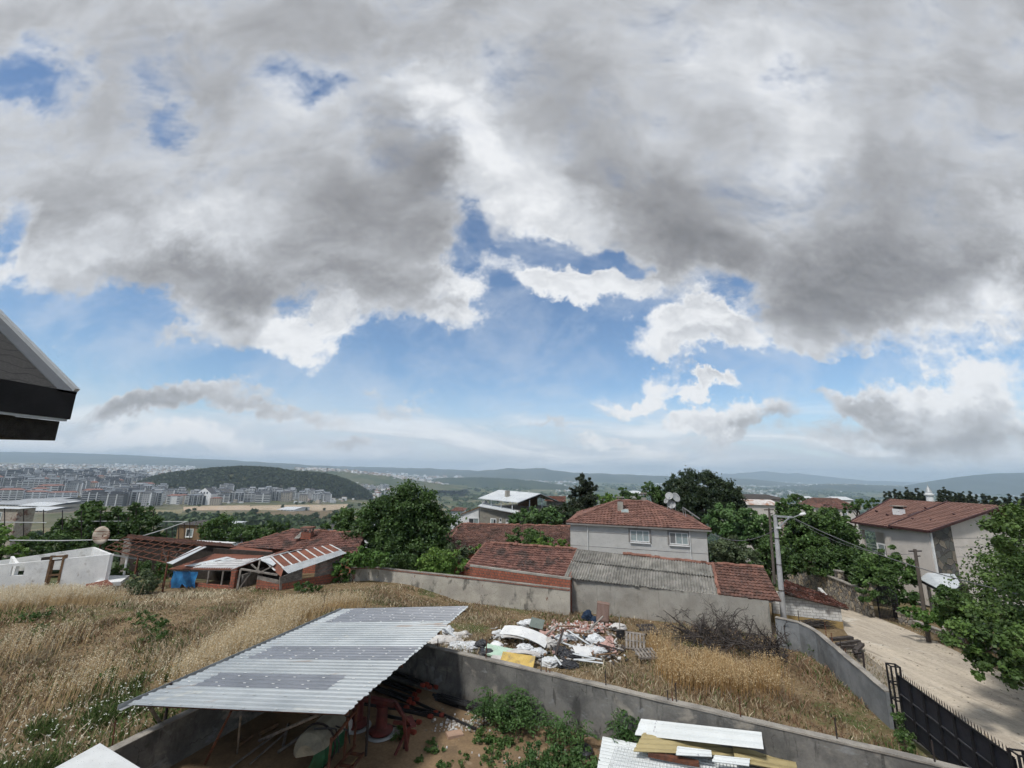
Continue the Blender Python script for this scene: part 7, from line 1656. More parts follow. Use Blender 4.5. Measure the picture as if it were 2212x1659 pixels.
for i, (u, v, l, rz, ry, mm, lab) in enumerate(((1207, 1390, 1.6, .9, -.9, 'darkiron', 'black plank leaning upright in the middle of the heap'), (1185, 1366, 1.4, .3, -.6, 'greywood', 'grey plank sticking up behind the pink rags'), (1226, 1352, 1.6, .05, 0, 'brownwood', 'brown plank lying at the back of the heap'), (1330 - 45, 1348, 1.7, .6, -.45, 'greywood', 'pole leaning on the cabinet from the left'), (1290, 1372, 1.6, 0., .0, 'brownwood', 'flat brown board in front of the cabinet'), (1255, 1367, 1.8, .1, .1, 'brownwood', 'thin brown lath above the steel strips'), (1310, 1412, 1.4, .5, .1, 'brownwood', 'brown lath stuck in the right hand heap'), (1340 - 20, 1398, 1.5, -.4, .1, 'darkiron', 'dark beam lying across the right hand heap'), (1210, 1362, 1.3, -.8, -.4, 'brownwood', 'short brown plank crossing the middle rubble'), (967, 1361, 1.6, -.8, .2, 'metal_white', 'white trim strip next to the shed tip'))):
    board('plank', lab, 'plank', u, v, l, .13, .04, rz, M[mm], .3 + abs(ry) * .6, 0, ry, group=G_)
# broken bricks: one heap nobody could count
g = np.random.default_rng(77); mb = MB()
for k in range(420):
    a = g.normal(0, 1, 2); p = Pz(1250 + a[0] * 36, 1358 + a[1] * 7, zL); mb.box(p + V(0, 0, max(0, .2 - .12 * abs(a[0]) - .1 * abs(a[1])) * g.random() + .03), g.uniform(.07, .26, 3) * V(1, .7, .45), g.uniform(0, 3), M['brick'] if g.random() < .22 else (M['pink'] if g.random() < .6 else M['cloth']), g.normal(0, .5), g.normal(0, .5))
for k in range(520):
    u, v = (g.uniform(1060, 1340), g.uniform(1362, 1440)) if k % 3 else (g.normal(1290, 26), g.normal(1402, 12)); p = Pz(u, v, zL); mb.box(p + V(0, 0, .08 + .15 * g.random()), g.uniform(.05, .32, 3) * V(1, .6, .2), g.uniform(0, 3), [M['cloth'], M['sackwhite'], M['brownwood'], M['cloth'], M['greywood'], M['pink'], M['bagblack'], M['gravel'], M['deadwood']][g.integers(9)], g.normal(0, .4), g.normal(0, .4))
tag(mb.build('rubble', base=Pz(1250, 1358, zL)), 'scattered brick rubble and litter between the dumped things', kind='stuff')
cb_ = thing('cabinet', 'old wood grain cabinet standing on the rubbish near the back wall', 'cabinet', Pz(1305, 1352, -.5))
p = Pz(1303, 1352, -.5) + V(0, 0, .3); mb = MB(); mb.box(p + V(0, 0, .62), (.85, .55, 1.15), -.25, M['cabinet'], 0, .08); mb.build('body', cb_)
mb = MB(); mb.box(p + V(-.07, -.275, .62), (.74, .03, 1.0), -.25, mat('cabinet door', (.27, .19, .16), (.22, .15, .125), scale=3, stretch=(1, 1, .2)), 0, .08); mb.build('door', cb_)
sv = thing('shovel', 'upright dark shovel leaning right of the cabinet', 'shovel', Pz(1340, 1385, zL))
a, b = Py(1337, 1320, 30.0), Py(1340, 1376, 29.6); mb = MB(); mb.tube([b, a], .03, 6, M['greywood']); mb.build('handle', sv)
mb = MB(); c0, c1 = Py(1340, 1366, 29.5), Py(1341, 1398, 29.0); mb.box((c0 + c1) / 2, (.52, .06, 1.1), 0, M['bagblack']); mb.build('blade', sv)
def pallet(label, u, v, rz, rx, m):
    c = Pz(u, v, zL + .35); t = thing('pallet', label, 'pallet', c, 'pallets in the lot'); R = Matrix.Rotation(rz, 3, 'Z') @ Matrix.Rotation(rx, 3, 'X')
    def bx(name, lst):
        mb = MB()
        for (x, y, z, sx, sy, sz) in lst:
            pts = [tuple(Vector(c) + R @ Vector((x + a * sx / 2, y + b * sy / 2, z + d * sz / 2))) for d in (-1, 1) for a, b in ((-1, -1), (1, -1), (1, 1), (-1, 1))]; mb.box8(pts, m)
        mb.build(name, t)
    for k in range(6): bx('slat', [(-.5 + k * .2, 0, .06, .12, 1.0, .025)])
    for k in range(3): bx('bearer', [(0, -.45 + k * .45, 0, 1.2, .09, .09)])
pallet('pale wooden pallet propped on its side in the dry grass', 1372, 1385, -.3, .8, M['greywood'])
pallet('dark wooden pallet lying flat behind the pale one', 1400, 1360, .15, .25, M['deadwood'])
pallet('grey broken pallet half sunk in the grass in front', 1395, 1412, .1, .1, M['greywood'])

# ------------------------------------------------------------------ brush pile
def branch(mb, p, d, L, r_, g, depth, m):
    n = 5; pts = [p]; q = p.copy(); dd = d.copy()
    for i in range(n):
        dd = dd + g.normal(0, .22, 3); dd /= np.linalg.norm(dd); q = q + dd * L / n; q[2] = max(q[2], -.55); pts.append(q.copy())
    mb.tube(pts, [r_ * (1 - .8 * i / n) for i in range(n + 1)], 4, m, caps=False)
    if depth:
        for k in range(int(g.integers(3, 6))):
            i = g.integers(1, n + 1); d2 = dd * .5 + g.normal(0, .7, 3); d2 /= np.linalg.norm(d2); branch(mb, pts[i], d2, L * g.uniform(.35, .6), r_ * .55, g, depth - 1, m)
g = np.random.default_rng(5); mb = MB()
for k in range(125):
    f = g.random(); p = Pz(np.interp(f, [0, .5, 1], [1500, 1570, 1690]) + g.normal(0, 14), np.interp(f, [0, .5, 1], [1385, 1395, 1425]) + g.normal(0, 8), -.4) + V(0, 0, abs(g.normal(0, .3)) + .1)
    d = V(g.normal(-.1, .8), g.normal(.1, .5), g.normal(.35, .35)); d /= np.linalg.norm(d); branch(mb, p, d, g.uniform(1.0, 2.2) * (1.2 - .5 * f), g.uniform(.025, .06), g, 2, M['deadwood'])
p = Pz(1540, 1390, -.3); mb.tube([p, Py(1490, 1365, 28.8), Py(1455, 1335, 28.8), Py(1433, 1318, 28.9)], [.07, .055, .04, .012], 5, M['deadwood']); branch(mb, Py(1455, 1335, 28.8), V(.5, 0, .8), .8, .03, g, 2, M['deadwood']); branch(mb, Py(1475, 1355, 28.8), V(-.6, 0, .6), .8, .03, g, 2, M['deadwood'])
mb.tube([Pz(1655, 1410, -.4), Py(1664, 1385, 28.5), Py(1672, 1352, 29.)], [.03, .025, .01], 5, M['deadwood'])
tag(mb.build('brush_pile', base=Pz(1570, 1395, -.4)), 'tangled pile of bare dead branches in front of the grey outbuilding', 'brush pile')
# twig heap and old beams on the road side of the wall
g = np.random.default_rng(6); mb = MB()
for k in range(90):
    p = Pz(1765 + g.normal(0, 10), 1352 + g.normal(0, 3), -.65) + V(0, 0, abs(g.normal(0, .22))); a = g.normal(-.1, .22); L = g.uniform(.6, 1.2); mb.tube([p - V(cos(a), sin(a), .1) * L, p + V(0, 0, .12), p + V(cos(a), sin(a), -.12) * L], [.012, .018, .01], 4, M['deadwood'], caps=False)
tag(mb.build('twig_heap', base=Pz(1765, 1352, -.65)), 'rounded heap of dry twigs by the ochre base of the white building', 'twig heap')
for (u0, v0, u1, v1, w, lab) in ((1796, 1381, 1840, 1377, .26, 'thick grey beam at the top of the stack beside the wall'), (1808, 1392, 1856, 1385, .22, 'second grey beam below the thick one beside the wall'), (1818, 1398, 1854, 1396, .14, 'thin grey beam lowest in the row beside the wall'), (1847, 1407, 1862, 1391, .26, 'short grey post leaning up beside the wall'), (1845, 1405, 1858, 1419, .2, 'short grey beam slanting down against the wall')):
    a, b = Pz(u0, v0, -.15), Pz(u1, v1, -.15); mb = MB(); mb.beam(a, b, w, .16, M['deadwood']); tag(mb.build('timber_beam', base=a), lab, 'timber', 'old beams by the road wall')
a, b, c = Pz(1869, 1411, .3), Pz(1868, 1450, -.2), None
t = thing('iron_pipe', 'bent rusty iron pipe standing at the wall before the gate', 'pipe', Pz(1868, 1452, -.2)); mb = MB(); p = Py(1864, 1410, 23.2); q = Py(1868, 1452, 23.2); s_ = Py(1845, 1413, 24.0); mb.tube([q, lerp(q, p, .96), p, lerp(p, s_, .1), s_], .045, 6, M['darkiron']); mb.build('pipe', t)

# ------------------------------------------------------------------ yard clutter
M['pipeblack'] = mat('black pipe', (.012, .012, .013), (.02, .02, .022), scale=5, rough=.4, spec=.45, fine=.1)
M['redcap'] = mat('red coupling', (.25, .05, .032), (.17, .038, .026), scale=5, rough=.5)
g = np.random.default_rng(15)
def pipe(label, a, b, r_=.055, coup=True, group='black irrigation pipes'):
    t = thing('irrigation_pipe', label, 'pipe', a, group); d = (b - a); L = np.linalg.norm(d); d = d / L
    mid_ = (a + b) / 2 - V(0, 0, .01); mb = MB(); mb.tube([a, mid_, b], r_, 8, M['pipeblack'], caps=True); mb.build('tube', t)
    if coup: mb = MB(); mb.tube([b - d * .10, b, b + d * .09], [r_ * 1.35, r_ * 1.7, r_ * 1.5], 8, M['redcap']); mb.build('coupling', t)
# stack under the shed: far ends under the roof, couplings towards the light
ends = [(u, v, z) for u, v, z in ((1665, 0, 0),)]
E_ = [(917, 1470), (925, 1466), (930, 1475), (936, 1472), (944, 1470), (950, 1478), (955, 1484), (942, 1486), (928, 1486), (913, 1482), (905, 1496), (896, 1502), (888, 1510), (900, 1512), (884, 1518), (892, 1522), (878, 1530), (965, 1488), (932, 1463), (922, 1480)]
for i, (u, v) in enumerate(E_):
    z_ = .06 + .11 * (i % 5) * (1 if v < 1500 else .3); b = Pz(u, v - 2, z_); a = b + V(-4.6 - g.random() * .8 + (i % 3) * .1, 2.6 + (i % 4) * .22 - .5 * (v > 1495), .02 + (.05 * (i % 4)))
    a[1] = min(a[1], 22.2 - (a[0] + 4) * .5)
    pipe('black irrigation pipe with a red coupling in the stack under the metal shed', a, b)
for (u0, v0, u1, v1, lab) in ((800, 1505, 942, 1540, 'black pipe of the front group whose red end points at the bare earth'), (790, 1515, 930, 1548, 'black pipe next to the front group, its red end by the implement'), (782, 1520, 955, 1545, 'black pipe at the outer right of the front group'), (830, 1545, 905, 1560, 'short black pipe below the front group'), (815, 1560, 893, 1582, 'lowest black pipe just behind the red implement'), (840, 1490, 1037, 1579, 'long single black pipe reaching far out over the earth')):
    a, b = Pz(u0, v0, .07), Pz(u1, v1, .07); pipe(lab, a, b, .06)
for k in range(9):
    a, b = Pz(935 + k * 3, 1500 + (k % 3) * 5, .06 + .1 * (k // 3)), Pz(1085 + k * 4 - (k % 3) * 8, 1548 - k * 1.2 + (k % 3) * 6, .06 + .1 * (k // 3)); pipe('black irrigation pipe lying along the foot of the foreground wall', a, b, .055, False, 'black pipes along the wall')
# red mower implement
im = thing('farm_implement', 'red two drum farm implement with a hitch frame, half under the shed roof', 'farm machine', Pz(790, 1560, 0))
M['redpaint'] = mat('faded red paint', (.15, .038, .032), (.095, .03, .027), scale=3, rough=.6, fine=.15, stains=((A3(.09, .05, .04), .55, .68, (1.5, 1.5, 1.5), .7),))
d1, d2 = Pz(770, 1572, 0), Pz(822, 1588, 0)
for p in (d1, d2):
    mb = MB(); mb.lathe(p, [(.14, .1), (.42, .12), (.46, .18), (.36, .24), (.22, .3), (.20, .95), (.24, .97), (.24, 1.02), (.05, 1.03)], 18, M['redpaint']); mb.build('drum', im)
    mb = MB(); mb.lathe(p, [(.50, .03), (.56, .06), (.50, .1), (.44, .11), (.40, .08)], 18, M['zinc']); mb.build('skid_ring', im)
mb = MB(); q1, q2 = d1 + V(-.5, .1, 1.1), d2 + V(.5, -.1, 1.1); mb.beam(q1, q2, .22, .16, M['redpaint']); mb.tube([q1 + V(-.1, 0, 0), q1 + V(.3, 0, 0)], .17, 10, M['redpaint']); mb.build('main_beam', im)
mb = MB(); hA, hB, hC = Pz(850, 1560, .9), Pz(885, 1565, 0.9), Pz(872, 1545, 1.5)
for a, b, w in ((q2, hB, .12), (q2 + V(0, 0, .1), hC, .08), (hC, hB, .12), (hC, hB + V(.0, -.2, -.7), .1), (hB, hB + V(-.1, .1, -.75), .12), (hB, hB + V(-.4, -.3, -.8), .07), (hB + V(-.1, .3, .1), hB + V(.2, -.3, .1), .2), (hA, hB, .1)): mb.beam(a, b, w, .07, M['redpaint'])
mb.build('hitch_frame', im)
mb = MB(); p = Pz(872, 1618, 0); mb.beam((p[0], p[1], 0), hB + V(-.05, -.05, 0), .07, .07, M['darkiron']); mb.build('stand_leg', im)
# green sprayer tank on its frame
sy = thing('sprayer', 'tipped field sprayer with a pale topped green tank and rusty frame at the bottom edge', 'sprayer', Pz(700, 1640, 0))
M['tankgreen'] = mat('green tank', (.02, .10, .045), (.015, .07, .035), scale=2, rough=.5, fine=.1); M['tankcream'] = mat('faded cream tank', (.30, .285, .215), (.22, .21, .165), scale=1.6, rough=.6, fine=.12, stains=((A3(.10, .09, .07), .56, .7, (1.5, 1.5, 1.5), .6),))
c0, c1 = Pz(668, 1628, .75), Pz(722, 1575, .75); ax_ = (c1 - c0); L = np.linalg.norm(ax_); ax_ /= L; sdv = V(ax_[1], -ax_[0], 0); upv = V(0, 0, 1)
def cap_strip(name, a0, a1, m, rr=.62):
    mb = MB(); mi = mb.mid(m); prof = [(-.15 * L, .55), (0, .95), (.1 * L, 1.), (.5 * L, 1.), (.9 * L, 1.), (L, .95), (1.12 * L, .5)]; n = 12; i0 = 0
    for (s_, k) in prof:
        for j in range(n + 1):
            a = a0 + (a1 - a0) * j / n; mb.v.append(tuple(c0 + ax_ * s_ + (sdv * cos(a) + upv * sin(a)) * rr * k))
    for i in range(len(prof) - 1):
        for j in range(n): q = i * (n + 1) + j; mb.f.append((q, q + 1, q + n + 2, q + n + 1)); mb.mi.append(mi); mb.t.append(0)
    mb.f.append(tuple(range(n + 1))[::-1]); mb.mi.append(mi); mb.t.append(0); e = (len(prof) - 1) * (n + 1); mb.f.append(tuple(range(e, e + n + 1))); mb.mi.append(mi); mb.t.append(0)
    mb.build(name, sy, smooth=False)
cap_strip('tank_top', .35, 3.3, M['tankcream']); cap_strip('tank_body', -1.2, .35, M['tankgreen'], .61)
mb = MB(); rr = .645
for s_ in (.33 * L,): mb.tube([c0 + ax_ * s_ + (sdv * cos(a) + upv * sin(a)) * rr for a in np.linspace(-1.2, 3.2, 16)], .035, 5, M['darkiron'])
mb.build('strap', sy)
mb = MB(); fo = c0 + sdv * .75 + V(0, 0, -.55)
for a, b in ((fo, fo + ax_ * 1.6), (fo + V(0, 0, .1), fo + V(0, 0, 1.1)), (fo + ax_ * .9, fo + ax_ * .9 + V(0, 0, 1.25)), (fo + ax_ * 1.5, fo + ax_ * 1.5 + V(0, 0, 1.3)), (fo + V(0, 0, 1.0), fo + ax_ * 1.5 + V(0, 0, 1.2)), (fo + sdv * .5, fo + sdv * .5 + ax_ * 1.3), (fo, fo + sdv * .55), (fo + ax_ * 1.2, fo + ax_ * 1.2 + sdv * .55), (fo + ax_ * .6, fo + ax_ * .6 + sdv * .55)): mb.beam(a, b, .07, .07, M['rust'])
mb.build('frame', sy)
mb = MB(); mb.tube([c0 + ax_ * .1 + upv * .66, c0 + ax_ * .3 + sdv * .35 + upv * .62, c0 + ax_ * .55 + sdv * .55 + upv * .5, c0 + ax_ * .5 + sdv * .75 + upv * .1, fo + ax_ * .5 + V(0, 0, .4)], .03, 6, M['bagblack']); mb.tube([c0 + ax_ * .6 + sdv * .5 + upv * .55, c0 + ax_ * .9 + sdv * .8 + upv * .3, fo + ax_ * 1.2 + V(0, 0, .3)], .025, 6, M['bagblack']); mb.build('hose', sy)
def mesh_jug():
    p = Pz(748, 1585, 0); t = thing('canister', 'grey white plastic canister standing behind the green tank', 'canister', p); mb = MB(); mb.lathe(p, [(.17, 0), (.2, .05), (.19, .42), (.13, .5), (.07, .53), (.07, .58)], 14, M['cloth']); mb.build('body', t); mb = MB(); mb.lathe(p + V(0, 0, .582), [(.08, 0), (.08, .05)], 10, M['bagblack']); mb.build('cap', t)
mesh_jug()
for (u0, v0, u1, v1, r_, mm, lab) in ((495, 1660, 610, 1575, .035, 'greywood', 'longest pole lying on the shed floor'), (540, 1650, 620, 1580, .03, 'greywood', 'pole parallel to the longest one on the shed floor'), (600, 1625, 700, 1555, .05, 'greywood', 'greenish post slanting up towards the shed edge'), (560, 1585, 600, 1565, .09, 'brownwood', 'short thick timber in the shade of the shed'), (515, 1610, 545, 1590, .05, 'brownwood', 'short pale stick near the fallen poles'), (612, 1610, 622, 1565, .05, 'greywood', 'upright stick in the middle of the shed shade')):
    a, b = Pz(u0, v0, .08), Pz(u1, v1, .35 if lab.startswith('greenish') else .12); mb = MB(); mb.tube([a, b], r_, 6, M[mm]); tag(mb.build('wooden_pole', base=a), lab, 'pole', 'poles lying under the shed')
mb = MB(); mb.tube([Pz(742, 1665, .02), Pz(762, 1648, .03), Pz(770, 1638, .1), Pz(786, 1632, .06)], .022, 6, mat('yellow hose', (.34, .27, .12), (.28, .22, .1))); tag(mb.build('hose', base=Pz(742, 1665, 0)), 'piece of yellow hose by the foot of the shed post', 'hose')
mb = MB(); c = Pz(982, 1586, .06); mb.box(c, (.62, .36, .09), .45, mat('pinkish slab', (.44, .30, .22), (.36, .245, .18), fine=.1), .0, .08); tag(mb.build('paving_slab', base=c), 'pinkish paving slab lying on the earth left of the weeds', 'slab')
mb = MB(); c = Pz(848, 1582, .06); mb.box(c, (.6, .42, .07), .5, M['fibro'], .1, .05); tag(mb.build('paving_slab', base=c), 'grey slab lying beside the red implement', 'slab')
g = np.random.default_rng(8); mb = MB()
for k in range(240):
    u, v = (g.normal(975, 22), g.normal(1566, 8)) if k < 90 else ((g.normal(1045, 26), g.normal(1555, 12)) if k < 170 else (g.uniform(880, 1330), g.uniform(1520, 1650)))
    p = Pz(u, v, .02); s_ = g.uniform(.03, .10); mb.box(p + V(0, 0, s_ * .3), (s_, s_ * g.uniform(.5, 1), s_ * .7), g.uniform(0, 3), M['cloth'] if g.random() < .6 else M['gravel'], g.normal(0, .4), g.normal(0, .4))
tag(mb.build('pebbles', base=Pz(1000, 1570, 0)), 'white pebbles and crumbs strewn over the yard', kind='stuff')
# stacked roof sheets, bottom right
def sheet(label, pts, m, zz, pitch=.22, amp=.02, seed=0, thick=True, ext=0.):
    P_ = [Pz(u, v, z_) for (u, v), z_ in zip(pts, zz)]
    t = MB(); corrugated(t, P_[0], P_[1], P_[2], P_[3], m, pitch, amp, seed=seed, sub=5)
    o = t.build('roof_sheet', base=P_[0]); s_ = o.modifiers.new('thick', 'SOLIDIFY'); s_.thickness = .035; s_.offset = -1
    return tag(o, label, 'roof sheet', 'roof sheets stacked by the wall')
M['sheetwhite'] = mat('white roof panel', (.66, .69, .69), (.58, .61, .61), scale=.8, rough=.5, fine=.04, stains=((A3(.25, .25, .28), .66, .70, (2.2, 2.2, 1), .7),))
M['sheettan'] = mat('tan roof panel', (.40, .33, .17), (.33, .27, .14), scale=.8, rough=.5, fine=.05, tint=.05)
# ribs run left-right in the photograph: bottom edge = left edge of each sheet
def z_off(u, v, off):
    d = V(*ray(u, v)); P0 = WA0 - WAn * off; t = np.dot(P0, WAn) / np.dot(d[:2], WAn); return H + d[2] * t
ws_ = [(1372, 1588), (1385, 1553), (1645, 1582), (1650, 1619)]
sheet('white roof sheet leaning on the wall at the top of the stack', ws_, M['sheetwhite'], [z_off(*ws_[0], .55), z_off(*ws_[1], .10), z_off(*ws_[2], .10), z_off(*ws_[3], .55)])
sheet('tan roof sheet left of the pair in the stack', [(1368, 1624), (1390, 1584), (1580, 1592), (1588, 1634)], M['sheettan'], (.80, .90, .90, .80), seed=1)
sheet('tan roof sheet right of the pair, overlapping the other', [(1588, 1645), (1582, 1610), (1714, 1625), (1724, 1672)], M['sheettan'], (.88, .96, .96, .88), seed=2)
sheet('large white ribbed sheet under wire mesh at the bottom', [(1285, 1690), (1302, 1592), (1640, 1662), (1640, 1760)], M['sheetwhite'], (.45, .55, .55, .45), pitch=.16, seed=3)
sheet('small white roof sheet piece below the left tan sheet', [(1460, 1632), (1463, 1613), (1536, 1622), (1538, 1636)], M['sheetwhite'], (.92, .94, .94, .92), seed=4)
sheet('short white roof sheet piece right of the small one', [(1538, 1646), (1544, 1632), (1620, 1640), (1618, 1656)], M['sheetwhite'], (.96, .98, .98, .96), seed=5)
sheet('white sheet end at the right bottom of the stack', [(1700, 1672), (1712, 1652), (1760, 1655), (1765, 1680)], M['sheetwhite'], (.30, .36, .36, .30), seed=6)
mp = thing('mesh_panel', 'grey welded wire mesh panel lying over the white sheets', 'wire mesh', Pz(1400, 1640, .5)); A_, B_, C_, D_ = Pz(1330, 1612, .66), Pz(1300, 1700, .60), Pz(1640, 1740, .60), Pz(1622, 1652, .66); mb = MB()
for k in range(41): mb.tube([lerp(A_, D_, k / 40), lerp(B_, C_, k / 40)], .006, 4, M['zinc'], caps=False)
for k in range(8): mb.tube([lerp(A_, B_, k / 7) + V(0, 0, .012), lerp(D_, C_, k / 7) + V(0, 0, .012)], .006, 4, M['zinc'], caps=False)
mb.build('wire_grid', mp)
mb = MB(); a, b = Pz(1400, 1628, .72), Pz(1510, 1650, .72); mb.beam(a, b, .16, .12, M['rust']); tag(mb.build('steel_bar', base=a), 'rusty steel bar under the tan roof sheets', 'steel bar')
tv = thing('tyre', 'worn black tyre lying in the weeds by the wall', 'tyre', Pz(1252, 1618, 0)); p = Pz(1260, 1622, .12); mb = MB(); mb.lathe(p, [(.18, -.1), (.3, -.11), (.36, -.05), (.36, .05), (.3, .11), (.18, .1), (.16, 0)], 22, M['bagblack']); mb.build('tread', tv)

g = np.random.default_rng(18); mb = MB()
for k in range(420):
    t = g.random(); side = g.random() < .5
    P_ = lerp((19.9, 22, 0), (16.6, 11, 0), t) if side else lerp((29.4, 34, 0), (26.2, 18, 0), t)
    if g.random() < .35: P_ = lerp((22.6, 30, 0), (17.4, 11, 0), t) + V(g.uniform(0, 6), 0, 0)
    P_ = P_ + V(g.normal(0, .55), g.normal(0, .4), 0); s_ = g.uniform(.015, .06); mb.box((P_[0], P_[1], hz(P_[0], P_[1]) + .03 + s_ * .25), (s_ * 1.3, s_, s_ * .7), g.uniform(0, 3), M['gravel'] if g.random() < .7 else M['coping'], g.normal(0, .3), g.normal(0, .3))
tag(mb.build('stones', base=(22, 20, 0)), 'loose stones strewn over the dirt road and its verges', kind='stuff')
# ------------------------------------------------------------------ distant land: wooded hill, valley, ridges
def hz2(x, y): return hz(x, y) + float(hillz(x, y))
fr_ = np.random.default_rng(101)
def fpt(u, v, Y):                      # ground point near the sight line at distance Y
    p = Py(u, v, Y); return p[0], Y, hz2(p[0], Y)
# hill body placed by where it is seen
def place_hill():
    global HILL
    out = []
    for (u, v_top, Y, ru, ry) in ((550, 1013, 1640, 195, 250), (432, 1022, 1680, 78, 220), (680, 1025, 1660, 120, 210)):
        p = Py(u, v_top, Y); rx = ru / 900 * Y; out.append((p[0], Y, rx, ry, p[2] - hz(p[0], Y)))
    HILL = out
place_hill()
n = 70; mb = MB(); cx = np.mean([h[0] for h in HILL]); X0, X1 = min(h[0] - h[2] for h in HILL) - 30, max(h[0] + h[2] for h in HILL) + 30; Y0, Y1 = 1330, 1960
mb.mid(mat('hill ground', (.05, .065, .03), (.09, .085, .05), scale=.02, coord='World'))
for i in range(n + 1):
    for j in range(n + 1):
        x, y = X0 + (X1 - X0) * i / n, Y0 + (Y1 - Y0) * j / n; hh_ = float(hillz(x, y)); mb.v.append((x, y, hz(x, y) + hh_ - (1.5 if hh_ < .3 else 0)))
for i in range(n):
    for j in range(n): q = i * (n + 1) + j; mb.f.append((q, q + n + 1, q + n + 2, q + 1)); mb.mi.append(0); mb.t.append(0)
tag(mb.build('hill', smooth=True), 'rounded wooded hill beyond the apartment blocks', kind='structure')
def crowns(name, pts, label, m, leafn=26, kind='stuff', seed=1):
    """many small tree crowns as one far-off wood: leaf clumps on each crown"""
    r = np.random.default_rng(seed); pts = np.asarray(pts, float); k = len(pts)
    d = r.normal(0, 1, (k, leafn, 3)); d /= np.linalg.norm(d, axis=2)[:, :, None]; d[:, :, 2] = np.abs(d[:, :, 2]) * 1.1 - .2
    rad = pts[:, 3][:, None, None]; hgt3 = pts[:, 4][:, None]
    P = pts[:, None, :3] + d * rad * r.uniform(.6, 1.05, (k, leafn, 1)); P[:, :, 2] = pts[:, 2][:, None] + hgt3 * (.5 + .5 * d[:, :, 2] * r.uniform(.7, 1.05, (k, leafn)))
    size = np.repeat(pts[:, 3] * .50, leafn) * r.uniform(.7, 1.3, k * leafn); q = leaf_quads(P.reshape(-1, 3), size, d.reshape(-1, 3), r, .8, .3)
    tn = np.repeat(r.normal(0, .8, k), leafn) + r.normal(0, .35, k * leafn)
    return tag(np_mesh(name, q, 4, [m], tint=tn, base=(0, 0, 0)), label, kind=kind)
hp_ = []
while len(hp_) < 5200:
    x, y = fr_.uniform(X0, X1), fr_.uniform(Y0, 1760); h_ = float(hillz(x, y))
    if h_ < 2.5: continue
    if np.hypot(x - HILL[0][0] - 20, (y - 1490) * 2) < 26 and fr_.random() < .9: continue
    s_ = fr_.uniform(4.2, 7.6); hp_.append((x, y, hz(x, y) + h_ - 1, s_, s_ * 1.7))
crowns('hill_wood', hp_, 'dark pine wood covering the rounded hill', leafmat('hill wood', (.030, .046, .020), (.045, .058, .025), .26), 22)
# orchards and hedges over the valley floor
vp = []
def dens(x, y): return vnoise(np.array([x]), np.array([y * .45]), 90, 33)[0] * .6 + vnoise(np.array([x]), np.array([y * .6]), 38, 34)[0] * .4
while len(vp) < 7000:
    u = fr_.uniform(300, 2300); Y = 420 * (3300 / 420) ** fr_.random(); x = (u - CX) / F * Y * .98
    if u < 800 and (Y > 650): continue
    if hillz(x, Y) > 1: continue
    if dens(x, Y) < .5: continue
    s_ = fr_.uniform(3.0, 6.5) * (1 + Y / 2600); vp.append((x, Y, hz(x, Y) - .5, s_, s_ * fr_.uniform(1.2, 1.9)))
crowns('valley_wood', vp, 'orchards and hedgerows spread over the valley floor', M['leaf_far'], 20, seed=3)
vp = []
for k in range(2600):
    u = fr_.uniform(880, 2300); Y = fr_.uniform(3000, 7500); x = (u - CX) / F * Y * .98
    if dens(x * .3, Y * .3) < .47: continue
    s_ = fr_.uniform(9, 20); vp.append((x, Y, hz(x, Y) - 1, s_ * 1.6, s_))
crowns('far_wood', vp, 'faint lines of woodland far out on the plain', M['leaf_far'], 14, seed=4)
# near slope bushes between the village and the valley
vp = []
for k in range(5200):
    Y = fr_.uniform(75, 420); u = fr_.uniform(0, 2300); x = (u - CX) / F * Y * .98
    if vnoise(np.array([x]), np.array([Y]), 26, 35)[0] < .52: continue
    s_ = fr_.uniform(1.0, 2.6) * (1 + Y / 300); vp.append((x, Y, hz(x, Y) - .3, s_, s_ * 1.3))
crowns('scrub', vp, 'scrub and small trees on the slope below the village', M['leaf_far'], 40, seed=5)
# trees one can tell apart in front of the sand field
protos = []
for k in range(4):
    r = np.random.default_rng(200 + k); E = [(0, 0, 4.2, 4.2, 4.0, 3.2), (r.uniform(-2, 2), r.uniform(-1, 1), 5.4, 3.0, 3, 2.4), (r.uniform(-3, 3), 0, 3.2, 3, 3, 2.2)]
    t = tree('valley_tree', 'dark round tree standing alone in the dry fields of the valley', 'tree', (0, 0, 0), E, 900, .75, M['leaf_far'], M['bark'], trunk_top=(0, 0, 4), r0=.3, nclump=40, clump=.3, ragged=.15, group='round trees scattered in the valley fields', seed=300 + k, stems=3); protos.append(t)
spots = [(487, 1118, .95), (505, 1124, .8), (345, 1112, .8), (540, 1112, .9), (548, 1105, .9), (565, 1122, .8), (575, 1118, 1.0), (596, 1123, .9), (609, 1117, .8), (627, 1128, .9), (640, 1118, .9), (655, 1125, .8), (668, 1120, 1.0), (683, 1113, .9), (700, 1122, .7), (713, 1118, .9), (725, 1108, .8), (738, 1102, .7), (610, 1092, .5), (640, 1086, .5), (655, 1084, .5), (672, 1082, .55), (690, 1080, .5), (706, 1078, .5), (722, 1080, .5), (742, 1078, .5), (770, 1076, .5), (420, 1098, .5), (405, 1103, .6), (430, 1090, .4), (360, 1122, .7), (330, 1118, .7), (450, 1122, .8), (520, 1130, .9), (470, 1105, .5), (756, 1092, .7), (776, 1088, .6), (700, 1098, .5), (660, 1098, .5), (382, 1128, .7), (300, 1112, .7), (738, 1130, .9), (790, 1096, .6), (580, 1135, .8), (615, 1137, .8), (690, 1132, .8)]
TT = np.geomspace(60, 20000, 700)
def ground_hit(u, v):
    d = ray(u, v); zz = H + d[2] * TT; g_ = hgt(d[0] * TT, d[1] * TT); k = np.nonzero(zz <= g_)[0]; i = k[0] if len(k) else len(TT) - 1
    return d[0] * TT[i], d[1] * TT[i], float(g_[i])
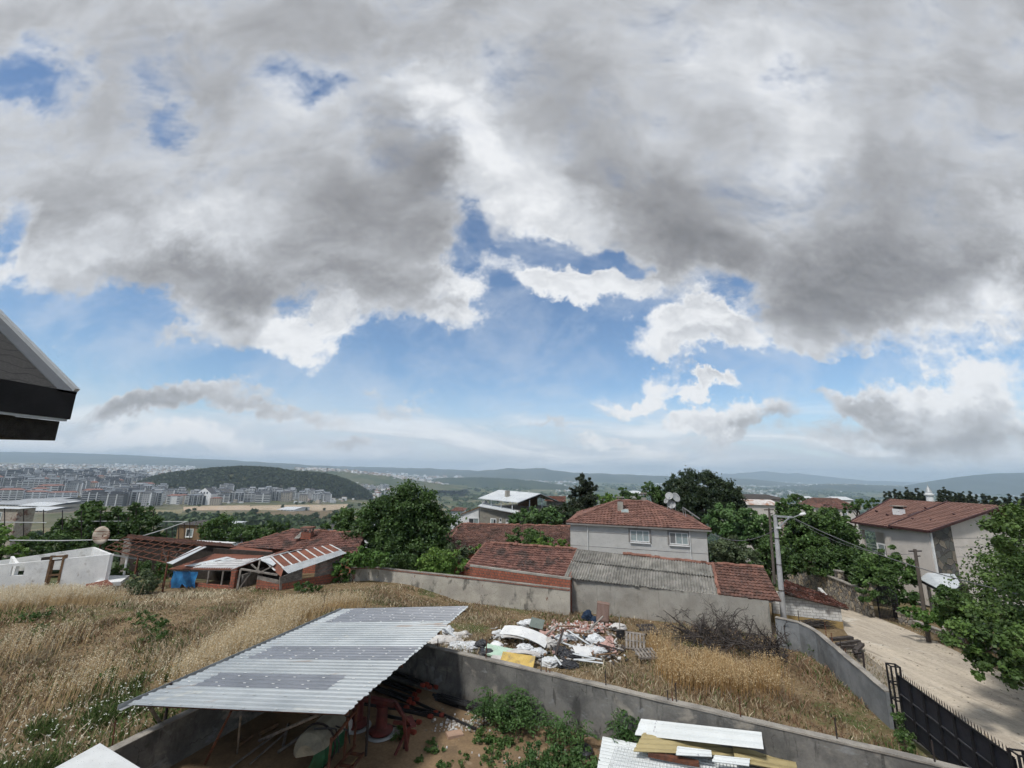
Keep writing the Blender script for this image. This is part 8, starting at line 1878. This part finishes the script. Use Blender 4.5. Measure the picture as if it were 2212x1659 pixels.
for i, (u, v, s_) in enumerate(spots):
    x, y, z = ground_hit(u, v + 5); k = i % 4
    o = protos[k] if i < 4 else copy_tree(protos[k])
    o.location = (x, y, z - .3); o['_b'] = (x, y, z); sc_ = s_ * fr_.uniform(.85, 1.15) * (y / 560) ** .5 * 1.25; o.scale = (sc_ * fr_.uniform(.9, 1.25), sc_, sc_); o.rotation_euler = (0, 0, fr_.uniform(0, 6.28))
# sand field, road strip, dry fields
def field(name, pts, c1, c2, label, lift=.5):
    P = [ground_hit(u, v) for u, v in pts]; n = len(P) // 2
    drape(name, [p[:2] for p in P[:n]], [p[:2] for p in P[n:]], mat(label, c1, c2, scale=.05, coord='World', rough=.95, spec=.05, fine=.1), lift, 40, 8, label=label)
field('sand_field', [(545, 1094), (600, 1092), (700, 1091), (752, 1089), (540, 1103), (600, 1104), (690, 1104), (740, 1101)][:4] + [(520, 1102), (600, 1104), (690, 1104), (745, 1100)], (.44, .36, .27), (.35, .28, .20), 'bare sandy building ground')
field('sand_field', [(396, 1096), (440, 1094), (490, 1093), (540, 1093), (396, 1104), (440, 1103.5), (490, 1103), (540, 1103)], (.45, .36, .27), (.38, .30, .22), 'bare sandy excavation below the apartment blocks', .6)
field('dry_field', [(300, 1104), (340, 1102), (372, 1102), (396, 1101), (300, 1116), (335, 1117), (365, 1114), (392, 1110)], (.25, .22, .14), (.20, .18, .11), 'pale dry field on the left of the sand', .5)
field('dry_field', [(520, 1108), (600, 1106), (680, 1104), (735, 1103), (520, 1117), (600, 1120), (690, 1122), (735, 1116)], (.19, .15, .10), (.15, .12, .08), 'brown ploughed field in front of the sand', .4)
# ridges on the horizon
def ridge(name, pts, Y, depth, base_z, c1, c2, label, seed=0, rough=.05):
    """hill range: crest from sight lines, falling to the plain in front and behind"""
    g = np.random.default_rng(seed); us = np.linspace(pts[0][0], pts[-1][0], 140); vs = np.interp(us, [p[0] for p in pts], [p[1] for p in pts]); mb = MB(); mb.mid(mat(label, c1, c2, scale=.0016 if Y > 6000 else .006, coord='World', detail=9, fine=.25, lo=.42, hi=.58, spec=.05, bump=0))
    nrow = 10
    for i, (u, v) in enumerate(zip(us, vs)):
        v2 = v + (mnoise.noise((u * .035, seed, 0)) * 1.4 + mnoise.noise((u * .11, seed, 5)) * .7) * rough * 20
        top = Py(u, v2, Y)
        for k in range(nrow + 1):
            t = k / nrow * 2 - 1; y = Y + t * depth; f = 1 - abs(t) ** 1.25
            sp = mnoise.noise((u * .03, t * 3, seed + 3.)) * .22 * f * (1 - f) * 4
            x = top[0] * (y / Y) if t > -.001 else top[0]
            mb.v.append((x, y, base_z + (top[2] - base_z) * max(0, f + sp * .6) - (5 if abs(t) == 1 else 0)))
    for i in range(len(us) - 1):
        for k in range(nrow): q = i * (nrow + 1) + k; mb.f.append((q, q + nrow + 1, q + nrow + 2, q + 1)); mb.mi.append(0); mb.t.append(0)
    tag(mb.build(name, smooth=True), label, kind='structure')
fg1, fg2 = (.03, .042, .026), (.065, .07, .045)
ridge('hills', [(-700, 990), (-200, 978), (0, 976), (100, 977), (200, 980), (300, 984), (400, 990), (500, 994), (560, 998), (620, 1001), (680, 1006), (760, 1013), (830, 1019)], 9500, 2600, -60, fg1, fg2, 'long blue hills on the left horizon', 1)
ridge('hills', [(560, 1003), (700, 1006), (800, 1009), (900, 1011), (1000, 1015), (1080, 1021), (1160, 1023), (1300, 1030), (1380, 1040)], 11500, 2600, -190, fg1, fg2, 'low blue hills in the middle of the horizon', 2)
ridge('hills', [(880, 1034), (960, 1021), (1040, 1017), (1076, 1013), (1100, 1012), (1150, 1012), (1176, 1011), (1195, 1016), (1240, 1021), (1300, 1023), (1400, 1027), (1520, 1030), (1640, 1036), (1700, 1044)], 10500, 1800, -190, fg1, fg2, 'blue mountain ridge behind the terrace roof', 3, .06)
ridge('hills', [(1380, 1034), (1470, 1030), (1550, 1025), (1590, 1022), (1620, 1020), (1655, 1018), (1690, 1022), (1720, 1022), (1760, 1027), (1810, 1033), (1880, 1039), (1980, 1042)], 16500, 2400, -190, fg1, fg2, 'faint far mountains right of the stone pine', 4, .08)
ridge('hills', [(1580, 1060), (1660, 1052), (1740, 1047), (1790, 1045), (1850, 1046), (1900, 1048), (1960, 1050), (2040, 1056), (2100, 1066)], 7000, 900, -190, fg1, fg2, 'low town covered ridge below the far mountains', 5)
ridge('hills', [(1900, 1058), (1950, 1050), (2000, 1041), (2050, 1033), (2100, 1027), (2140, 1023), (2180, 1022), (2230, 1020), (2320, 1018), (2500, 1016), (2700, 1030)], 7600, 1900, -190, (.028, .04, .028), (.045, .056, .038), 'big blue hill at the right end of the horizon', 6, .03)
ridge('hills', [(820, 1052), (880, 1040), (960, 1032), (1040, 1031), (1120, 1035), (1180, 1042), (1240, 1054)], 5200, 500, -190, (.028, .042, .024), (.045, .058, .03), 'low dark green rise on the plain', 7)
ridge('hills', [(640, 1012), (720, 1014), (780, 1020), (840, 1026), (900, 1036), (960, 1046), (1010, 1056)], 3300, 500, -120, (.06, .08, .045), (.11, .115, .07), 'long town covered slope running down behind the wooded hill', 8)
# ------------------------------------------------------------------ apartment blocks
def apartment(kind, r):
    """one block about 20 m wide: body, balcony bands or window grid, roof; single mesh with its own paints"""
    W_, D_, n = kind['w'], kind['d'], kind['n']; fh = 3.0; Hh = n * fh; mb = MB(); wm, dm, rm = kind['wall'], kind['dark'], kind['roof']
    mb.box8([(-W_ / 2, -D_ / 2, -8), (W_ / 2, -D_ / 2, -8), (W_ / 2, D_ / 2, -8), (-W_ / 2, D_ / 2, -8), (-W_ / 2, -D_ / 2, Hh), (W_ / 2, -D_ / 2, Hh), (W_ / 2, D_ / 2, Hh), (-W_ / 2, D_ / 2, Hh)], wm)
    def q(face, a0, a1, z0, z1, m, off=.06):
        if face == 0: c = [(a0, -D_ / 2 - off, z0), (a1, -D_ / 2 - off, z0), (a1, -D_ / 2 - off, z1), (a0, -D_ / 2 - off, z1)]
        elif face == 1: c = [(W_ / 2 + off, a0, z0), (W_ / 2 + off, a1, z0), (W_ / 2 + off, a1, z1), (W_ / 2 + off, a0, z1)]
        else: c = [(-W_ / 2 - off, a1, z0), (-W_ / 2 - off, a0, z0), (-W_ / 2 - off, a0, z1), (-W_ / 2 - off, a1, z1)]
        mb.face(c, m)
    for f in range(n):
        z = f * fh
        if kind['style'] == 'bands':
            for (a0, a1) in kind['bays']: q(0, a0 * W_, a1 * W_, z + 1.0, z + 2.6, dm)
            for (a0, a1) in kind['bays']: mb.box(((a0 + a1) / 2 * W_, -D_ / 2 - .7, z + .55), ((a1 - a0) * W_, 1.4, .9), 0, kind['rail'])
        else:
            k = kind['cols']
            for i in range(k): a = -W_ / 2 + W_ * (i + .5) / k; q(0, a - kind['ww'] / 2, a + kind['ww'] / 2, z + .9, z + 2.3, dm)
        for i in range(3): a = -D_ / 2 + D_ * (i + .5) / 3; q(1, a - .8, a + .8, z + .9, z + 2.3, dm); q(2, a - .8, a + .8, z + .9, z + 2.3, dm)
    for (a0, a1, m) in kind.get('fins', ()): mb.box(((a0 + a1) / 2 * W_, -D_ / 2 - .9, Hh / 2 - 2), ((a1 - a0) * W_, 1.9, Hh + 4.6), 0, m)
    if kind['top'] == 'hip':
        o = .8; c = [(-W_ / 2 - o, -D_ / 2 - o, Hh + .02), (W_ / 2 + o, -D_ / 2 - o, Hh + .02), (W_ / 2 + o, D_ / 2 + o, Hh + .02), (-W_ / 2 - o, D_ / 2 + o, Hh + .02)]; a, b = (-W_ / 2 + D_ / 2, 0, Hh + 2.6), (W_ / 2 - D_ / 2, 0, Hh + 2.6)
        mb.face([c[0], c[1], b, a], rm); mb.face([c[2], c[3], a, b], rm); mb.face([c[1], c[2], b], rm); mb.face([c[3], c[0], a], rm); mb.face(c[::-1], wm)
    else:
        mb.box((0, 0, Hh + .22), (W_ + 1.2, D_ + 1.2, .4), 0, rm); mb.box((W_ * .1, 1, Hh + 1.8), (W_ * .55, D_ * .5, 2.8), 0, wm); mb.box((W_ * .1, 1, Hh + 3.3), (W_ * .62, D_ * .6, .25), 0, rm)
    return mb
aw = mat('apartment white', (.74, .75, .75), (.64, .65, .66), scale=.3, fine=0); ag = mat('apartment grey', (.40, .405, .415), (.33, .335, .345), scale=.3, fine=0); ac = mat('apartment cream', (.44, .40, .345), (.38, .345, .30), scale=.3, fine=0)
ad = mat('apartment shade bands', (.085, .09, .10), (.065, .07, .08), scale=.3, fine=0, rough=.4); ab = mat('apartment charcoal', (.14, .145, .155), (.11, .115, .125), scale=.3, fine=0); ar = mat('apartment red roof', (.24, .12, .095), (.20, .105, .085), scale=.3, fine=0); asl = mat('apartment slate roof', (.10, .10, .108), (.08, .08, .088), scale=.3, fine=0); apk = mat('apartment pinkish', (.42, .33, .29), (.36, .28, .25), scale=.3, fine=0)
KINDS = [
 (dict(w=24, d=13, n=6, style='bands', bays=((-.46, -.2), (-.14, .14), (.2, .46)), wall=aw, dark=ad, rail=aw, roof=asl, top='flat'), 'white apartment block with dark balcony stacks'),
 (dict(w=30, d=13, n=5, style='bands', bays=((-.47, -.05), (.05, .47)), wall=ag, dark=ad, rail=aw, roof=asl, top='flat', fins=((-.04, .04, aw),)), 'grey apartment block with a white middle fin'),
 (dict(w=26, d=13, n=5, style='bands', bays=((-.46, -.24), (.24, .46)), wall=aw, dark=ad, rail=aw, roof=ar, top='hip'), 'white apartment block with red hip roof'),
 (dict(w=22, d=13, n=7, style='grid', cols=6, ww=1.5, wall=ag, dark=ad, rail=ag, roof=asl, top='flat', fins=((-.5, -.42, aw), (.42, .5, aw))), 'grey apartment tower framed by white fins'),
 (dict(w=30, d=14, n=4, style='bands', bays=((-.45, -.18), (-.12, .12), (.18, .45)), wall=ab, dark=ad, rail=aw, roof=asl, top='flat'), 'charcoal apartment block with bright balconies'),
 (dict(w=20, d=12, n=5, style='grid', cols=5, ww=1.6, wall=ac, dark=ad, rail=ac, roof=ar, top='hip'), 'cream apartment house with red hip roof'),
 (dict(w=28, d=13, n=6, style='bands', bays=((-.46, -.3), (-.1, .1), (.3, .46)), wall=aw, dark=ad, rail=ab, roof=ab, top='flat', fins=((-.24, -.18, ab), (.18, .24, ab))), 'white apartment block with dark vertical strips'),
 (dict(w=18, d=12, n=6, style='grid', cols=4, ww=1.7, wall=ac, dark=ad, rail=ac, roof=asl, top='hip'), 'cream apartment house with slate roof'),
 (dict(w=40, d=14, n=5, style='bands', bays=((-.48, -.28), (-.24, -.03), (.03, .24), (.28, .48)), wall=aw, dark=ad, rail=aw, roof=ar, top='hip'), 'long white apartment block with red roof'),
 (dict(w=34, d=14, n=6, style='bands', bays=((-.46, -.2), (-.15, .15), (.2, .46)), wall=ab, dark=ad, rail=ag, roof=asl, top='flat', fins=((-.2, -.16, aw), (.16, .2, aw))), 'charcoal apartment block with two white fins'),
]
PR = []
for kd, lab in KINDS:
    o = apartment(kd, fr_).build('apartment_block', base=(0, 0, 0)); tag(o, lab, 'apartment block'); PR.append(o)
used = [False] * len(PR); nb_ = 0
def put(k, x, y, rz, s_, zone, sink=0.):
    global nb_
    o = PR[k] if not used[k] else PR[k].copy()
    if used[k]: COL.objects.link(o)
    used[k] = True; o.location = (x, y, hz2(x, y) - sink); o.rotation_euler = (0, 0, rz); o.scale = s_ if isinstance(s_, tuple) else (s_,) * 3
    o['label'] = KINDS[k][1] + ' ' + zone; o['group'] = KINDS[k][1] + 's ' + zone; nb_ += 1
placed = []
def free(x, y, d):
    for (a, b) in placed:
        if (a - x) ** 2 + (b - y) ** 2 < d * d: return False
    placed.append((x, y)); return True
def row(u0, u1, v0, v1, n, kinds, zone, d, s0=1., rz=.12, sink=0.):
    k = 0; tries = 0
    while k < n and tries < n * 60:
        tries += 1; u = fr_.uniform(u0, u1); v = fr_.uniform(v0, v1); x, y, z = ground_hit(u, v)
        if hillz(x, y) > 2 or not free(x, y, d): continue
        put(kinds[fr_.integers(len(kinds))], x, y, -x / y * .55 + fr_.normal(0, rz), tuple(a_ * fr_.uniform(.85, 1.15) for a_ in s0), zone, sink); k += 1
row(0, 235, 1076, 1082, 9, (8, 2, 8, 0), 'nearest above the warehouses', 27, (1.0, 1.0, 1.25))
row(200, 350, 1082, 1094, 14, (3, 6, 0, 9), 'at the edge of the sand ground', 24, (1.0, 1.0, 1.3))
row(100, 350, 1062, 1080, 26, (0, 1, 6, 8, 3, 0, 6, 1), 'between warehouses and wooded hill', 25, (1.05, 1.0, 1.35))
row(-20, 330, 1040, 1064, 56, (0, 1, 0, 6, 3, 6, 9, 5, 0), 'in the middle of the left town', 26, (1.1, 1.0, 1.5))
row(-20, 330, 1026, 1042, 44, (0, 9, 1, 0, 6, 4), 'in the upper rows of the left town', 34, (1.35, 1.0, 1.75))
row(350, 470, 1074, 1092, 20, (0, 6, 3, 7, 2, 5), 'left of the white gabled school', 22, (.95, .9, 1.15))
row(470, 720, 1062, 1086, 46, (0, 1, 6, 3, 0, 7, 1, 6), 'at the foot of the wooded hill', 24, (1.0, .9, 1.25))
row(690, 860, 1042, 1074, 46, (0, 6, 7, 2, 1, 3), 'right of the wooded hill', 28, (1.1, 1, 1.35))
for k_, u_ in enumerate(used):
    if not u_: bpy.data.objects.remove(PR[k_])
x, y, z = ground_hit(437, 1091); gb = thing('school', 'white building with a pointed gable and tall dark entrance below the wooded hill', 'building', (x, y, z)); s_ = y / 900.
mb = MB(); P5 = [(-15, 0), (15, 0), (15, 22), (0, 34), (-15, 22)]
fr1 = [(x + a * s_, y, z + b * s_) for a, b in P5]; bk1 = [(x + a * s_ , y + 20 * s_, z + b * s_) for a, b in P5]; mb.face(fr1, aw); mb.face(bk1[::-1], aw)
for i in range(5): mb.face([fr1[i], fr1[(i + 1) % 5], bk1[(i + 1) % 5], bk1[i]], aw if i not in (2, 3) else asl)
mb.build('wall', gb)
mb = MB(); mb.face([(x + a * s_, y - .15, z + b * s_) for a, b in ((-5, 0), (5, 0), (5, 18), (-5, 18))], ad); mb.build('entrance', gb)
for a in (-6, 0, 6): mb = MB(); mb.face([(x + (a + c) * s_, y - .15, z + b * s_) for c, b in ((-1.6, 22), (1.6, 22), (1.6, 26), (-1.6, 26))], ad); mb.build('window', gb)
# warehouses
def warehouse(u0, u1, vt, vb, label, m, roofm):
    x0, y0, z0 = ground_hit((u0 + u1) / 2, vb); a, b = Py(u0, vb, y0), Py(u1, vb, y0); hh = abs(Py(u0, vt, y0)[2] - a[2]) * .55; w = b[0] - a[0]; d = 26 * y0 / 330
    t = thing('warehouse', label, 'warehouse', ((a[0] + b[0]) / 2, y0, z0), 'industrial sheds on the left'); zt_ = a[2] + hh
    mb = MB(); mb.box8([(a[0], y0, z0 - 6), (b[0], y0, z0 - 6), (b[0], y0 + d, z0 - 6), (a[0], y0 + d, z0 - 6), (a[0], y0, zt_), (b[0], y0, zt_), (b[0], y0 + d, zt_), (a[0], y0 + d, zt_)], m); mb.build('wall', t)
    mb = MB(); mb.slab([(a[0] - .6, y0 - .8, zt_ + .1), (b[0] + .6, y0 - .8, zt_ + .1), (b[0] + .6, y0 + d / 2, zt_ + hh * .8), (a[0] - .6, y0 + d / 2, zt_ + hh * .8)], .25, roofm); mb.slab([(a[0] - .6, y0 + d / 2, zt_ + hh * .8), (b[0] + .6, y0 + d / 2, zt_ + hh * .8), (b[0] + .6, y0 + d, zt_ + .1), (a[0] - .6, y0 + d, zt_ + .1)], .25, roofm); mb.build('roof', t)
    mb = MB(); k = max(2, int(w / 6))
    for i in range(k): mb.face([(a[0] + w * (i + q_) / k, y0 - .06, zt_ - hh * c) for q_, c in ((.15, .55), (.85, .55), (.85, .2), (.15, .2))], ad)
    tag(mb.build('window_band', t))
mw = mat('pale warehouse roof', (.56, .585, .60), (.48, .50, .52), scale=.2, fine=0); mg = mat('grey warehouse roof', (.34, .355, .37), (.28, .295, .31), scale=.2, fine=0)
warehouse(-40, 120, 1073, 1082, 'long grey warehouse farthest back beside the apartment row', ag, mg)
warehouse(20, 130, 1079, 1088, 'grey roofed warehouse in the second row', ag, mg)
warehouse(88, 140, 1083, 1090, 'white roofed warehouse touching the trees', ag, mw)
warehouse(-40, 78, 1085, 1093, 'grey warehouse left of the white roofed one', ag, mg)
warehouse(38, 104, 1087, 1098, 'long white roofed warehouse in the front row', ac, mw)
warehouse(40, 100, 1097, 1108, 'lower white roofed shed right below the front warehouse', ac, mw)
warehouse(678, 735, 1054, 1062, 'white hall at the right foot of the wooded hill', aw, mw)
warehouse(598, 634, 1098, 1104, 'white greenhouse like shed behind the brown field', aw, mw)
# far town seen as one mass
def blocks(name, lst, label, mats):
    r = np.random.default_rng(9); Q = []; MI = []
    F6 = ((0, 1, 5, 4), (1, 2, 6, 5), (3, 0, 4, 7), (4, 5, 6, 7))
    for (x, y, z, w, d, h, m) in lst:
        a = r.uniform(-.5, .5); c, s = cos(a), sin(a); c8 = [(x + (px * c - py * s), y + (px * s + py * c), zz) for zz in (z - 3, z + h) for px, py in ((-w / 2, -d / 2), (w / 2, -d / 2), (w / 2, d / 2), (-w / 2, d / 2))]
        for i, f in enumerate(F6):
            Q.append([c8[k] for k in f]); MI.append(m if i < 3 else (m if r.random() < .5 else 4))
    o = np_mesh(name, np.array(Q), 4, mats, base=(0, 0, 0)); o.data.polygons.foreach_set('material_index', np.array(MI, np.int32)); tag(o, label, kind='stuff')
L = []
def spread(u0, u1, v0, v1, n, smin, smax, hmul=.7, cl=.45):
    k = 0; tr = 0
    while k < n and tr < n * 12:
        tr += 1; u, v = fr_.uniform(u0, u1), fr_.uniform(v0, v1); x, y, z = ground_hit(u, v)
        if y > 16000 or hillz(x, y) > 1: continue
        if vnoise(np.array([x]), np.array([y * .5]), y * .06, 77)[0] < cl: continue
        w = fr_.uniform(smin, smax) * y / 900; L.append((x, y, z, w * fr_.uniform(.8, 2.2), w, w * hmul * fr_.uniform(.5, 1.5), int(fr_.choice([0, 0, 0, 1, 2, 3, 5])))); k += 1
spread(-60, 420, 1004, 1028, 1800, 1.8, 3.8, .9, .25); spread(-60, 340, 1024, 1062, 700, 3, 6, 1., .25); spread(640, 960, 1014, 1046, 900, 1.5, 3.6, 1., .2); spread(400, 860, 1056, 1088, 160, 3, 6, .8, .35)
spread(640, 1000, 1032, 1062, 900, 1.8, 4.2, 1.1, .3); spread(880, 1500, 1031, 1046, 700, 1.0, 3.2, .7, .48); spread(1200, 2300, 1040, 1064, 1300, .9, 3.0, .6, .42); spread(1600, 2300, 1060, 1082, 520, 1.0, 4.0, .45, .5); spread(900, 1600, 1044, 1075, 90, 1, 4, .5, .5)
def on_ridge(pts, n, Y, smin, smax, dv):
    for k in range(n):
        u = fr_.uniform(pts[0][0], pts[-1][0]); v = np.interp(u, [p[0] for p in pts], [p[1] for p in pts]) + fr_.uniform(.5, dv); y = Y - fr_.uniform(.25, .95) * (v - np.interp(u, [p[0] for p in pts], [p[1] for p in pts])) / dv * Y * .06; p = Py(u, v, y); w = fr_.uniform(smin, smax) * Y / 900
        L.append((p[0], y, p[2], w, w, w * .9, int(fr_.choice([0, 0, 0, 1, 2, 3, 5]))))
on_ridge([(640, 1012), (720, 1014), (780, 1020), (840, 1026), (900, 1036), (960, 1046)], 1500, 3290, 2.2, 5.0, 18)
on_ridge([(1660, 1052), (1740, 1047), (1790, 1045), (1850, 1046), (1900, 1048), (1960, 1050)], 260, 6980, 1.2, 2.6, 10)
blocks('far_town', L, 'sea of small pale houses of the distant towns on the plain', [aw, ac, apk, ag, ar, mw])
# pylon on the crest behind the hill
x, y = Py(706, 1020, 2700)[0], 2700; pz = Py(706, 1022, 2700)[2]; pyl = thing('pylon', 'thin lattice pylon on the skyline right of the wooded hill', 'pylon', (x, y, pz)); mb = MB()
for a in (-1, 1): mb.beam((x + a * 5, y, pz - 25), (x + a * .8, y, pz + 34), 1.2, 1.2, M['darkiron'])
for k in range(6): mb.beam((x - 5 + k * .7, y, pz + k * 6), (x + 5 - (k + 1) * .7, y, pz + (k + 1) * 6), .8, .8, M['darkiron'])
for z_ in (22, 29): mb.beam((x - 9, y, pz + z_), (x + 9, y, pz + z_), 1.0, 1.0, M['darkiron'])
mb.build('lattice', pyl)
# ------------------------------------------------------------------ haze
def haze():
    mb = MB(); mb.box8([(-19600, -19600, -230), (19600, -19600, -230), (19600, 19600, -230), (-19600, 19600, -230), (-19600, -19600, 300), (19600, -19600, 300), (19600, 19600, 300), (-19600, 19600, 300)])
    o = mb.build('haze'); o.data.materials.clear()
    m = bpy.data.materials.new('haze'); m.use_nodes = True; nt = m.node_tree; nt.nodes.clear()
    out = nt.nodes.new('ShaderNodeOutputMaterial'); pv = nt.nodes.new('ShaderNodeVolumePrincipled')
    pv.inputs['Color'].default_value = (.64, .81, 1.0, 1); pv.inputs['Density'].default_value = HAZE; pv.inputs['Anisotropy'].default_value = .0
    nt.links.new(pv.outputs[0], out.inputs['Volume']); o.data.materials.append(m)
    tag(o, 'pale blue haze over the valley', kind='stuff')
HAZE = 8.5e-5
haze()
